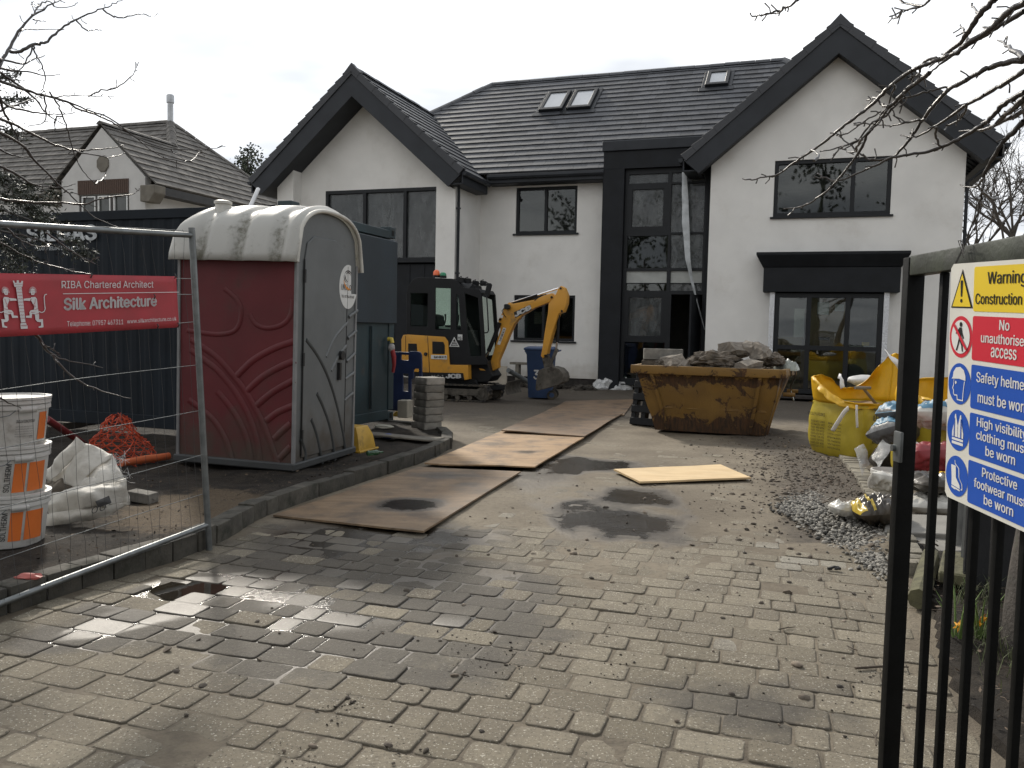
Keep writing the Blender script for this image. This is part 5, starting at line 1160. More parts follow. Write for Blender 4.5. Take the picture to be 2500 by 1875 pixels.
# ------------------------------------------------------------------ skip full of rubble
def m_skip():
    m = Mat('battered_skip_paint'); n1 = m.noise(3.5, 9, .72, dist=.6); n2 = m.noise(1.6, 6, .6); n3 = m.noise(13, 8, .75, stretch=(2.6,1,.45)); z = m.sep(2)
    c = m.mix(m.ramp(n2,.35,.7), (.185,.100,.017), (.125,.066,.013))
    k = m.math('ADD', n1, m.math('MULTIPLY', m.ramp(z, .1, .75), -.05)); k = m.math('ADD', k, m.ramp(m.math('ABSOLUTE', m.math('SUBTRACT', z, .78)), .0, .16, .17, 0)); k = m.math('ADD', k, m.ramp(z, .04, .40, .17, 0))
    r_ = m.ramp(k, .520, .572); c = m.mix(r_, c, m.mix(m.ramp(n3,.4,.6), (.030,.018,.010), (.075,.035,.014)))
    c = m.mix(m.ramp(n3, .62, .68), c, (.035,.022,.014))
    m.bsdf(c, m.ramp(r_,0,1,.6,.9), 0., m.bump(m.math('SUBTRACT', n3, m.math('MULTIPLY', r_, .5)), .35, .02)); return m.m
M_SKIP = m_skip()
kg = gnd(1415,934); KF = Frame((kg[0],kg[1],0), -19)
sk = thing('rubble_skip', 'battered yellow and rust skip heaped with rubble in the middle of the drive', 'skip', KF.o, KF.yaw)
bR = KF.loc(1654,946,0)[0]; tL = KF.loc(1372,790,-.16); tR = KF.loc(1690,796,-.16); ZT = tL[1]; WB, WT0, WT1 = 1.05, -.16, 1.22
bot = [(0,0),(bR,0),(bR,WB),(0,WB)]; top = [(tL[0],WT0),(tR[0],WT0),(tR[0]+.14,WT1),(tL[0],WT1)]; inn = .03
b = MB(); vs = [(x,y,.04) for x, y in bot]+[(x,y,ZT) for x, y in top]; cxm = bR/2; cym = WB/2
ins = [(x+(inn if x < cxm else -inn), y+(inn if y < cym else -inn), .08) for x, y in bot]+[(x+(inn if x < cxm else -inn), y+(inn if y < cym else -inn), ZT) for x, y in top]
b.add(vs+ins, [(3,2,1,0),(0,1,5,4),(1,2,6,5),(2,3,7,6),(3,0,4,7),(8,9,10,11),(12,13,9,8),(13,14,10,9),(14,15,11,10),(15,12,8,11),(4,5,13,12),(5,6,14,13),(6,7,15,14),(7,4,12,15)])
sb_ = b.build('skip_body', M_SKIP, sk)
bm = bmesh.new(); bm.from_mesh(sb_.data); bmesh.ops.subdivide_edges(bm, edges=[e for e in bm.edges if e.calc_length() > .3], cuts=14, use_grid_fill=True); bm.normal_update()
for v in bm.verts:      # years of knocks: the plates are dished and dented
    k = min(1, max(0,(v.co.z-.06)/.12), max(0,(ZT-.02-v.co.z)/.12)); n_ = noise.noise(v.co*2.6)*.020+noise.noise(v.co*7+Vector((3,0,0)))*.009; v.co += v.normal*n_*k
bm.to_mesh(sb_.data); bm.free(); sb_.data.shade_smooth(); sb_.data.set_sharp_from_angle(angle=R(35))
b = MB(); P = top; rw = .055
b.box(tL[0]-rw, tR[0]+rw, WT0-rw, WT0+.02, ZT-.105, ZT+.015); b.box(tL[0]-rw, tR[0]+rw+.12, WT1-.02, WT1+rw, ZT-.10, ZT+.015); b.box(tL[0]-rw+.001, tL[0]+.02, WT0+.02, WT1-.02, ZT-.10, ZT+.012); b.prism([(tR[0]-.02,WT0+.02),(tR[0]+rw,WT0+.02),(tR[0]+rw+.12,WT1-.02),(tR[0]+.10,WT1-.02)], ZT-.10, ZT+.012, ax='z'); b.build('rim', M_SKIP, sk, bevel=.012, seg=2, smooth=40)
b = MB()
for t_ in (.12,.86):
    x0 = bR*t_; x1 = tL[0]+(tR[0]-tL[0])*t_
    b.add([(x0-.025,-.004,.06),(x0+.025,-.004,.06),(x1+.025,WT0-.02,ZT-.11),(x1-.025,WT0-.02,ZT-.11),(x0-.025,-.03,.06),(x0+.025,-.03,.06),(x1+.025,WT0-.045,ZT-.11),(x1-.025,WT0-.045,ZT-.11)], [(0,1,5,4),(1,2,6,5),(2,3,7,6),(3,0,4,7),(4,5,6,7)])
b.add([(bR+.002,-.03,.06),(bR+.002,.03,.06),(tR[0]+.002,WT0+.05,ZT-.11),(tR[0]+.002,WT0-.02,ZT-.11),(bR+.03,-.03,.06),(bR+.03,.03,.06),(tR[0]+.03,WT0+.05,ZT-.11),(tR[0]+.03,WT0-.02,ZT-.11)], [(0,1,5,4),(1,2,6,5),(2,3,7,6),(3,0,4,7),(4,5,6,7)])
b.box(-.02,bR+.01,-.055,-.012,.36,.40); b.split('rib', M_SKIP, sk, bevel=.005)
b = MB()
for u in (bR+.20,): b.tube([(u,.1,.62),(u+.16,.1,.62)], .03, 10); b.tube([(u+.04,WB-.1,.62),(u+.2,WB-.1,.62)], .03, 10)
b.split('lifting_lug', M_SKIP, sk, smooth=40)
b = MB()
def heap(a, c):
    u = tL[0]+.03+a*(tR[0]-tL[0]-.06); v = WT0+.03+c*(WT1-WT0-.06); e = min(1, 6*min(a,1-a,c,1-c))
    return (u, v, ZT-.06+e*(.10*math.sin(a*3.1)+.09*noise.noise(Vector((u*3,v*3,0)))+.05*noise.noise(Vector((u*9,v*9,3)))))
b.grid(heap, 70, 40); b.build('spoil_fill', mat('rubble_spoil',(.10,.085,.065),.95,var=.4,vs=12,bump=.8,bs=30), sk, smooth=50)
M_CONC = mat('broken_concrete', (.20,.175,.145), .9, var=.3, vs=7, bump=.6, bs=35, dirt=((.09,.075,.06),.5,.75,6)); M_MORT = mat('mortar_lump', (.095,.078,.060), .95, var=.4, vs=10, bump=.8, bs=30)
RB = [((1545,772,.10),(.34,.20,.13),M_MORT,'large rough brown lump of mortar heaped in the middle of the skip'),((1455,778,.0),(.15,.13,.10),M_CONC,'pointed pale concrete lump at the front left of the skip load'),((1478,783,.0),(.15,.10,.08),M_CONC,'low wedge of pale concrete on the skip rim beside the pointed lump'),
 ((1590,752,.35),(.20,.16,.12),M_CONC,'jagged concrete lump at the top of the skip heap'),((1620,748,.4),(.12,.12,.10),M_CONC,'small knobbly concrete lump on the peak of the skip heap'),((1648,760,.30),(.14,.14,.12),M_CONC,'square broken concrete piece right of the heap peak'),
 ((1617,783,.02),(.17,.12,.07),M_CONC,'flat pale paving piece lying at the skip front right'),((1665,772,.4),(.19,.18,.10),M_MORT,'sloping brown lump on the right side of the skip load'),((1510,775,.3),(.16,.14,.09),M_MORT,'dark lump behind the pointed concrete in the skip'),((1430,782,.05),(.10,.10,.07),M_MORT,'flat dirty fragment at the left corner of the skip load'),((1570,785,.02),(.14,.10,.06),M_MORT,'dark clod on the skip front rim below the big mortar lump')]
for i, ((x, y, v), sz, m_, lb) in enumerate(RB):
    u, z = KF.loc(x, y, v); b = MB(); (b.chunk((0,0,0), sz, 50+i*3, 8) if m_ is M_CONC else b.blob((0,0,0), sz, 50+i*3, 4, .42, 1.9)); o = b.build('rubble_lump', m_, smooth=0); o.location = KF.w(u, v, z-.035); tag(o, lb, 'rubble', 'lumps of rubble in the skip')
b = MB(); rr = random.Random(9)
for i in range(90):
    a, c_ = rr.random(), rr.random()**1.3; x, y, z = heap(.04+.92*a, .04+.9*c_); b.chunk((x,y,z+.015), (rr.uniform(.02,.07),rr.uniform(.02,.06),rr.uniform(.015,.045)), 200+i, 5)
b.build('rubble_bit', M_MORT, sk); 
u, z = KF.loc(1432,765,.12); t = thing('hollow_block', 'grey hollow concrete block with open cells on the left of the skip load', 'concrete block', KF.w(u,.16,KF.loc(1432,762,.16)[1]-.10), KF.yaw+R(12))
b = MB(); bw = .56; b.prism(rect(-bw/2,bw/2,-.02,.19), 0, .155, ax='z', holes=tuple(rect(-bw/2+.03+k*.178,-bw/2+.03+k*.178+.145,.01,.16) for k in range(3))); b.build('block', mat('grey_concrete_block',(.19,.18,.16),.95,var=.25,vs=9,bump=.6,bs=60), t, bevel=.005)
b = MB(); b.box(-bw/2+.02,bw/2-.02,0.01,.17,.01,.10); b.build('block_core', mat('concrete_core',(.07,.065,.06),.95), t)
u, z = KF.loc(1425,790,.25); t2 = thing('concrete_slab', 'dirty concrete lump that carries the hollow block in the skip', 'concrete', KF.w(u,.25,ZT-.03), KF.yaw+R(8)); b = MB(); b.box(-.26,.26,-.12,.08,0,max(.05, KF.loc(1432,762,.16)[1]-.105-ZT+.03)); b.build('slab_body', M_MORT, t2, bevel=.02)
c = KF.w(tR[0]+.05, .55, ZT-.02); cloth('torn_plastic', 'torn translucent plastic caught on the right rim of the skip', 'plastic', c, (.16,.22,.13), mat('dull_translucent_plastic',(.25,.27,.24),.4,var=.3,vs=6), 5)
b = MB(); 
b.grid(lambda a, c2: (c[0]+.07+.05*a+.03*math.sin(c2*7), c[1]-.1+.2*a, c[2]+.05-.48*c2+.03*math.sin(a*9)), 6, 14); tag(b.build('torn_plastic', mat('dull_translucent_plastic',(.25,.27,.24)), smooth=40), 'thin strip of torn plastic dangling down the outside of the skip', 'plastic')
# black plastic pallet leaning on the skip
pg = gnd(1388,922); t = thing('plastic_pallet', 'black plastic pallet standing on edge against the left end of the skip', 'pallet', (pg[0],pg[1]+.05,0), R(-38)); t.rotation_euler = (R(-12),0,R(-38))
b = MB()
for k in range(5): b.box(-.22,.22,-.02,.0,.02+k*.19,.13+k*.19)
b.split('deck_board', M_BLK, t, bevel=.006)
b = MB()
for u in (-.22,-.05,.14): b.box(u,u+.08,.0,.12,.02,.90)
b.split('bearer', M_BLK, t, bevel=.006)
b = MB()
for k in (0,2,4): b.box(-.22,.22,.12,.14,.02+k*.19,.13+k*.19)
b.split('base_board', M_BLK, t, bevel=.006)

# ------------------------------------------------------------------ plywood on the drive
def m_ply(name, c0, c1, dirt):
    m = Mat(name); n1 = m.noise(2.5, 6, .6, stretch=(1,5,1)); n2 = m.noise(3.2, 8, .65); n3 = m.noise(40, 6, .7); w = m.attr('wet')
    c = m.mix(m.ramp(n1,.35,.7), c0, c1); c = m.mix(m.ramp(n2,.42,.72,0,dirt), c, (.085,.062,.042)); c = m.mix(m.ramp(n3,.5,.75,0,.4*dirt), c, (.05,.04,.03))
    wv = m.ramp(m.math('ADD', w, m.math('MULTIPLY', m.math('SUBTRACT', m.noise(7,5), .5), .3)), .3, .6); c = m.mix(wv, c, m.mix(.75, c, (.012,.010,.008))); deep = m.ramp(m.math('ADD', w, m.math('MULTIPLY', m.math('SUBTRACT', m.noise(9,6,.65), .5), .55)), .55, .80)
    m.bsdf(m.mix(deep, c, (.012,.010,.008)), m.math('SUBTRACT', m.ramp(wv,0,1,.65,.40), m.math('MULTIPLY', deep, .26)), 0, m.bump(n3, .15, .01), .45); return m.m
M_PLY1 = m_ply('soaked_plywood', (.165,.108,.060), (.225,.155,.092), .95); M_PLY2 = m_ply('muddy_plywood', (.30,.185,.09), (.38,.25,.135), .8); M_PLY3 = m_ply('brown_plywood', (.165,.105,.060), (.22,.145,.085), 1.); M_PLY4 = m_ply('clean_plywood', (.58,.42,.23), (.66,.50,.29), .12)
def ply(P, label, m, th=.014, zs=(.03,)*4, wets=(), bend=.012, seed=0):
    C = [gnd(x,y,z+th) for (x,y), z in zip(P,zs)]; b = MB(); NU, NV = 40, 50
    def f(a, c, dz=0):
        p = (1-c)*((1-a)*C[0]+a*C[1])+c*((1-a)*C[3]+a*C[2]); e = bend*noise.noise(Vector((a*2.2+seed,c*2.2,seed)))
        return (p[0], p[1], p[2]+e+dz)
    b.grid(f, NU, NV); n = len(b.v); b.grid(lambda a, c: f(a,c,-th), NU, NV)
    ring = [i for i in range(NU)]+[j*(NU+1)+NU for j in range(NV)]+[NV*(NU+1)+NU-i for i in range(NU)]+[(NV-j)*(NU+1) for j in range(NV)]
    for k in range(len(ring)): i, j = ring[k], ring[(k+1)%len(ring)]; b.f.append([i, j, n+j, n+i])
    for i, p in enumerate(b.v):
        w_ = 0
        for (cx_, cy_, hx_, hy_, amp) in wets:
            q = gnd(cx_, cy_, .03); rx2 = gnd(cx_+hx_, cy_, .03)[0]-q[0]; ry2 = abs(gnd(cx_, cy_-hy_, .03)[1]-q[1]); w_ = max(w_, amp*math.exp(-(((p[0]-q[0])/rx2)**2+((p[1]-q[1])/ry2)**2)))
        b.w[i] = w_
    return tag(b.build('plywood_sheet', m, smooth=40), label, 'plywood', 'plywood sheets laid over the drive')
ply([(590,1112),(915,1147),(1125,1018),(905,1008)], 'nearest wet plywood sheet with a dark puddle on it along the kerb', M_PLY1, zs=(.012,.02,.02,.012), wets=((885,1090,95,18,1.),(885,1092,170,34,.5),(960,1026,150,14,.55),(1010,1050,80,20,.48)), bend=.006, seed=1)
ply([(917,1000),(1155,1008),(1262,944),(1090,928)], 'tan plywood sheet with muddy marks in the middle of the row', M_PLY2, zs=(.03,.03,.05,.05), wets=((1135,980,42,6,.6),), seed=5)
ply([(1083,929),(1262,942),(1345,893),(1195,880)], 'brown muddy plywood sheet whose edge lifts over the tan one', M_PLY3, zs=(.085,.062,.02,.02), wets=((1190,905,60,9,.35),), bend=.02, seed=9)
ply([(1192,884),(1347,897),(1372,862),(1222,866)], 'farthest muddy plywood sheet beside the skip', M_PLY3, zs=(.012,.012,.02,.02), wets=((1330,872,40,6,.45),), seed=12)
ply([(1326,1013),(1382,1040),(1622,1031),(1556,1003)], 'clean pale plywood offcut lying alone in front of the skip', M_PLY4, th=.018, zs=(.025,.02,.03,.03), bend=.004, seed=15)

# ------------------------------------------------------------------ block stack, barrier and bits by the container
M_BLOCK = mat('grey_walling_block', (.155,.145,.125), .9, var=.3, vs=10, bump=.7, bs=35, rnd=.2)
bgp = gnd(918,929,.10); hB = .098
names = ['lowest', 'second lowest', 'third lowest', 'middle', 'third from top', 'second from top', 'topmost']
zb0 = .10; P = None
lab = ['bottom grey block of the stack at the kerb end, half sunk in soil','second grey block up in the stack at the kerb end','third grey block up in the stack at the kerb end','middle grey block in the stack of seven at the kerb end','grey block third from the top of the kerb end stack','grey block second from the top of the kerb end stack','topmost grey block of the kerb end stack, with a pale dusty top']
rr = random.Random(2)
for i in range(7):
    b = MB(); b.T = Matrix.Rotation(R(40+rr.uniform(-4,4)),4,'Z'); s_ = .145; b.box(-s_,s_,-s_,s_,0,hB-.004,rr.random())
    if i == 0: tpl = b
    o = b.build('walling_block', M_BLOCK if i < 6 else mat('dusty_block',(.24,.225,.20),.9,var=.3,vs=10,bump=.6,bs=35), bevel=.010, seg=2, smooth=40); o.location = (bgp[0]+.01+rr.uniform(-.012,.012)+.004*i, bgp[1]+.2+rr.uniform(-.012,.012), zb0+i*hB); tag(o, lab[i], 'block', 'stack of grey walling blocks')
M_BAR = mat('blue_barrier_plastic', (.012,.024,.075), .45, var=.15, bump=.05)
bf = at(885,840,12.45); QF = Frame((bf[0],bf[1],0), -17)
t = thing('safety_barrier', 'dark blue plastic site barrier standing behind the block stack', 'barrier', QF.o, QF.yaw)
qz = lambda a, c: QF.loc((860+a/5.185)*S_, (800+c/5.185)*S_, 0)
out = [(590,305),(720,310),(735,298),(830,300),(865,312),(882,345),(886,625),(850,625),(848,520),(795,518),(780,540),(780,640),(748,660),(748,1052),(590,1052)]
b = MB(); oq = [qz(*p) for p in out]; lft = oq[0][0]-.9; b.prism([(lft,oq[0][1])]+oq+[(lft,oq[-1][1])], -.02, .02, holes=([qz(*p) for p in [(622,342),(718,345),(718,412),(622,408)]],[qz(*p) for p in [(645,580),(715,582),(712,805),(645,803)]])); b.build('panel', M_BAR, t, bevel=.008, seg=2, smooth=40)
b = MB(); x0, z0 = qz(555,1225); x1, z1 = qz(665,1050); b.prism([(x0,.1),(x1,.1),(x1+.02,.2),(x1-.04,z1),(x0+.06,z1)], -.18, .18); b.build('foot', mat('yellow_foot_plastic',(.42,.27,.04),.6), t, bevel=.01)
x0, z0 = qz(660,1210); b = MB(); b.box(x0+.02,x0+.18,-.3,-.1,.10,.36); b.build('spare_foot', mat('pale_foot',(.25,.23,.19),.8), t, bevel=.01)
tb = gnd(765,968,.12); t = thing('yellow_crate', 'yellow plastic tray lying on its side behind the toilet', 'tray', (tb[0],tb[1],.10), R(-20))
b = MB(); loft(b, [[(-.25,-.16,0),(.16,-.16,0),(.16,.2,0),(-.25,.2,0)],[(-.22,-.14,.16),(.13,-.14,.16),(.13,.18,.16),(-.22,.18,.16)],[(-.2,-.1,.26),(.08,-.1,.26),(.08,.15,.26),(-.2,.15,.26)]]); b.build('tray', mat('yellow_tray_plastic',(.42,.25,.025),.5,dirt=((.12,.08,.03),.5,.75,6)), t, bevel=.015, seg=2, smooth=40)
b = MB(); b.tube([(-.26,-.17,.01),(.17,-.17,.01),(.17,.21,.01)], .014, 6); b.build('tray_rim', mat('yellow_tray_plastic',(.42,.25,.025)), t)
gb = (kerb_x(8.3)-.32, 8.3, .16); b = MB(); b.T = Matrix.Translation(gb) @ Matrix.Rotation(R(35),4,'Z') @ Matrix.Rotation(R(90),4,'Y'); b.lathe([(.026,-.07),(.028,-.06),(.024,-.01),(.03,.03),(.022,.05),(.011,.07),(.010,.10),(.012,.105)], 14); b.T = None
m = Mat('green_bottle_glass'); m.bsdf((.06,.14,.07), .12, 0, None, .6, Transmission_Weight=.5); tag(b.build('green_bottle', m.m, smooth=50), 'crushed green bottle lying in the soil behind the kerb', 'bottle')
b = MB(); b.T = Matrix.Translation((-1.35,9.75,.10)) @ Matrix.Rotation(R(-14),4,'Z'); b.grid(lambda a, c: (-.55+1.1*a, -.14+.28*c, .03+.012*math.sin(a*5+c)), 14, 4); o = b.build('flat_board', M_WOOD, smooth=40); q_ = o.modifiers.new('t','SOLIDIFY'); q_.thickness = .02; tag(o, 'thin dirty board lying flat on the soil at the kerb end', 'board')
b = MB(); b.blob((0,0,.02), (.07,.05,.035), 4, 2, .3); o = b.build('blue_scrap', mat('blue_scrap_plastic',(.03,.06,.22),.5)); o.location = gnd(838,946,.11); tag(o, 'small blue plastic scrap on the soil under the container end', 'scrap')
b = MB(); b.blob((0,0,.02), (.14,.06,.03), 6, 2, .4); o = b.build('torn_packaging', mat('cream_scrap',(.42,.40,.33),.8)); o.location = gnd(830,925,.11); tag(o, 'torn cream packaging on the soil at the container corner', 'packaging')

# ------------------------------------------------------------------ behind the fence: tubs, torn sack, netting
M_TUB = mat('dusty_white_tub', (.50,.49,.46), .5, var=.1, vs=3, bump=.08, bs=30, dirt=((.26,.23,.19),.5,.8,7))
M_OR = mat('orange_label', (.62,.15,.025), .5, var=.1, bump=0, dirt=((.42,.14,.05),.55,.8,8))
TUBC = Vector((-2.97,4.86,.10)); TH_ = .283
def tub(i, label, rt=.205, rb=.180):
    t = thing('plaster_tub', label, 'tub', TUBC+Vector((.004*i,.0,i*TH_)), R(6*i), 'white tubs stacked behind the fence')
    b = MB(); b.lathe([(rb*.96,0),(rb,.01),(rt,.235),(rt+.012,.24),(rt+.012,.262),(rt,.268),(rt+.014,.272),(rt+.014,.292),(rt,.30),(rt-.01,.298)], 44); b.build('tub_body', M_TUB, t, smooth=35)
    b = MB(); b.lathe([(rt+.018,.296),(rt+.018,.31),(rt-.008,.312),(rt-.02,.30),(.001,.302)], 44); b.build('lid', M_TUB, t, smooth=35)
    def wrap(u, z, d=.0025): r_ = rb+(rt-rb)*z/.235+d; a = u/r_; return (r_*math.cos(a), r_*math.sin(a), z)
    def patch(u0, u1, z0, z1, m_, nm):
        b = MB(); b.grid(lambda a, c: wrap(u0+(u1-u0)*a, z0+(z1-z0)*c), 12, 1); return b.build(nm, m_, t, smooth=60)
    ang = -.95
    k = rt*ang
    if i < 2:
        patch(k+.07,k+.185,.045,.215,M_OR,'label'); patch(k-.01,k+.055,.045,.215,M_OR,'label'); patch(k-.30,k-.12,.045,.215,M_OR,'label')
    else: patch(k+.115,k+.185,.06,.22,M_OR,'label')
    b = MB(); b.text('SOLTHERM' if i < 2 else 'INSULATION SYSTEM', 0, 0, .165 if i < 2 else .10, .03 if i < 2 else .018, None, .01)
    if i < 2: b.v = [wrap(k-.025-y, .05+x, .004) for x, y, _ in b.v]
    else: b.v = [wrap(k-.02+x, .165+y, .004) for x, y, _ in b.v]
    b.build('lettering', M_PRINT, t, recalc=False)
    if i == 2:
        b = MB()
        for q in range(5): 
            b2 = MB(); b2.text('reinforced adhesive mortar', 0, 0, .10, .007, None, 0); b.add([wrap(k-.02+x, .14-.014*q+y, .004) for x, y, _ in b2.v], b2.f)
        b2 = MB(); b2.text('CE', 0, 0, .022, .014, None, 0); b.add([wrap(k+.06+x, .075+y, .004) for x, y, _ in b2.v], b2.f); b.build('lettering', mat('grey_print',(.12,.12,.12),.6,bump=0), t, recalc=False)
    b = MB(); u0 = k+.02
    b.grid(lambda a, c: wrap(u0-.05+.10*a, .225+.032*c, .020), 8, 1); ob_ = b.build('handle_lug', M_TUB, t, smooth=60); q = ob_.modifiers.new('t','SOLIDIFY'); q.thickness = .012
    b = MB(); b.tube([tuple(Vector(wrap(k-.05,.24,.02))), tuple(Vector(wrap(k-.09,.215,.03))), tuple(Vector(wrap(k-.2,.19,.03)))], .003, 6); b.build('bail', M_GALV, t, smooth=40)
    return t
tub(0, 'bottom white tub of the stack behind the fence, orange panels and mud'); tub(1, 'middle white tub of the stack behind the fence, two orange panels'); tub(2, 'top white tub of the stack behind the fence, grey printed label')
# torn rubble sack, open towards the camera
def m_sack():
    m = Mat('dirty_woven_sack'); n1 = m.noise(4, 8, .65); n2 = m.noise(120, 2); c = m.mix(m.ramp(n1,.4,.7), (.52,.50,.45), (.30,.275,.23)); m.bsdf(c, .65, 0, m.bump(m.math('ADD', m.math('MULTIPLY', n1, .8), m.math('MULTIPLY', n2, .15)), .5, .03)); return m.m
SKC = gnd(185,1128,.12); t = thing('torn_sack', 'torn white woven rubble sack slumped open beside the tubs', 'sack', (SKC[0],SKC[1]+.18,.10), R(20))
def fold_sheet(mb, P, seed, bulge=.03, n=20):
    P = [Vector(p) for p in P]; nrm = (P[1]-P[0]).cross(P[3]-P[0]).normalized()
    if nrm.y > 0: nrm = -nrm
    def f(a, c):
        p = (1-c)*((1-a)*P[0]+a*P[1])+c*((1-a)*P[3]+a*P[2]); q = p*5+Vector((seed,0,0))
        return tuple(p+nrm*(bulge*1.4*math.sin(a*math.pi)*math.sin(c*math.pi)+bulge*noise.noise(q)-bulge*1.2*abs(noise.noise(q*1.7)))+Vector((noise.noise(q*2),0,noise.noise(q*2+Vector((9,0,0)))))*bulge*.5)
    mb.grid(f, n, n)
t.rotation_euler = (0,0,0); SY = SKC[1]; TO = Vector(t.location)
sp_ = lambda a, c, dy: Vector(at(a/2.766*S_, (950+c/2.766)*S_, SY+dy))-TO
b = MB()
for k, (P, dys) in enumerate((([(300,575),(520,318),(590,372),(335,625)],(.30,.42,.40,.26)),([(330,612),(585,368),(765,440),(530,655)],(.30,.42,.34,.22)),([(520,655),(745,430),(845,610),(640,735)],(.24,.36,.22,.10)),
   ([(480,720),(560,590),(700,600),(640,740)],(.14,.24,.2,.08)),([(300,688),(845,612),(868,765),(305,862)],(.10,.12,.05,.0)),([(300,850),(868,758),(730,868),(290,932)],(.0,.05,.02,-.02)),([(700,640),(845,600),(868,760),(740,770)],(.12,.2,.1,.04)))):
    fold_sheet(b, [sp_(*p, d) for p, d in zip(P, dys)], k*3.7, .028 if k != 4 else .045)
o = b.build('sack', m_sack(), t, smooth=70, recalc=False); q = o.modifiers.new('t','SOLIDIFY'); q.thickness = .004
b = MB(); fold_sheet(b, [sp_(305,600,.34), sp_(575,580,.36), sp_(545,735,.20), sp_(300,705,.2)], 31, .03); b.build('dirty_lining', mat('brown_debris',(.085,.07,.052),.95,bump=.6), t, smooth=40, recalc=False)
b = MB(); b.text('00', 0, 0, 1, 1, None, .0); p0_, p1_, p2_ = sp_(615,845,-.03), sp_(712,815,-.03), sp_(622,800,-.03); b.v = [tuple(p0_+(p1_-p0_)*x+(p2_-p0_)*y) for x, y, _ in b.v]; b.build('lettering', mat('faded_black_print',(.06,.06,.06),.7,bump=0), t, recalc=False)
b = MB(); fold_sheet(b, [sp_(640,760,-.01), sp_(735,720,.0), sp_(750,765,-.01), sp_(660,800,-.02)], 12, .01, 6); b.build('black_print_patch', mat('faded_black_print',(.03,.03,.03)), t, recalc=False)
rr = random.Random(6); b = MB()
for i in range(70):
    p = sp_(740+rr.uniform(0,100), 440+rr.uniform(0,280), .16); b.tube([p, p+Vector((rr.gauss(.02,.02),rr.gauss(0,.02),rr.gauss(.0,.02))), p+Vector((rr.gauss(.035,.02),rr.gauss(-.01,.02),rr.gauss(-.01,.03)))], .0011, 3, False)
b.build('frayed_thread', M_WSHEET, t)
# orange safety netting in a heap
NC = gnd(240,998,.12); b = MB(); rr = random.Random(12)
def netp(a, c): 
    th = a*2*math.pi; r_ = (.30*(1-c)**.8+.05)*(1+.25*noise.noise(Vector((math.cos(th)*2,math.sin(th)*2,c*2)))); z = .44*c*(1+.15*noise.noise(Vector((th,c*3,4))))
    return Vector((NC[0]+r_*math.cos(th)+.03*c+rr.gauss(0,.014), NC[1]+.1+.7*r_*math.sin(th)+rr.gauss(0,.014), .10+max(0,z)))
for sgn in (1,-1):
    for k in range(15): b.tube([netp((k/15+sgn*.35*t_/11)%1, t_/11) for t_ in range(12)], .0050, 4, False)
for k in range(8): b.tube([netp(j/26, .04+k*.12) for j in range(27)], .0040, 4, False)
tag(b.build('safety_netting', mat('orange_netting',(.50,.065,.02),.55,var=.3,vs=9,bump=0)), 'heap of orange plastic safety netting behind the torn sack', 'netting')
q0, q1 = gnd(262,1000,.15), gnd(366,985,.16); b = MB(); b.tube([tuple(q0), tuple((q0+q1)/2+np.array([0,0,.01])), tuple(q1)], .030, 14)
for k in range(40): p = q0+(q1-q0)*(k/40); p2 = q0+(q1-q0)*(k/40+.012); b.tube([tuple(p),tuple(p2)], .034, 14)
tag(b.build('ribbed_pipe', mat('orange_pipe',(.50,.12,.04),.6), smooth=40), 'ribbed orange pipe lying on the soil right of the netting', 'pipe')
q0, q1 = at(100,905,6.6), gnd(186,962,.2); b = MB(); b.tube([tuple(q0),tuple(q1)], .030, 12); tag(b.build('red_pole', mat('maroon_paint',(.16,.02,.025),.5), smooth=50), 'dark red metal pole slanting down behind the tubs', 'pole')
c = gnd(300,1082,.11); b = MB(); b.box(-.11,.11,-.05,.05,0,.075,.5); o = b.build('loose_paver', M_BLOCK, bevel=.008, seg=2); o.location = (c[0],c[1]+.06,.095); o.rotation_euler = (.05,.04,R(-22)); tag(o, 'single grey paver lying on the sandy soil right of the torn sack', 'paver')
b = MB(); b.blob((0,0,.015), (.06,.03,.02), 9, 2, .4); o = b.build('litter_wrapper', mat('red_white_wrapper',(.4,.10,.08),.4)); o.location = gnd(62,1252,.12); tag(o, 'crumpled red and silver wrapper by the kerb below the tubs', 'litter')
pz = lambda a, c, dy: tuple(at(1238.7+a*.3306, 336.2+c*.3306, gnd(1325,842)[1]+dy))
b = MB()
for k, (P, dys) in enumerate((([(98,1532),(180,1432),(325,1413),(300,1520)],(.0,.25,.3,.05)),([(215,1500),(325,1413),(420,1478),(375,1538)],(.1,.3,.2,.0)),([(98,1540),(160,1480),(240,1500),(215,1545)],(-.05,.05,.05,-.05)),([(205,1545),(300,1495),(368,1540),(330,1548)],(-.1,.0,-.05,-.1)))): fold_sheet(b, [pz(*p, d) for p, d in zip(P, dys)], 40+k*2.3, .10, 22)
o = b.build('plastic_sheet', M_WSHEET, smooth=60, recalc=False); q = o.modifiers.new('t','SOLIDIFY'); q.thickness = .006; tag(o, 'crumpled white plastic sheet lying by the entrance left of the skip', 'plastic sheet')
M_BARK0 = mat('twig_bark', (.075,.058,.042), .85, var=.3, vs=20, bump=.3, bs=80)
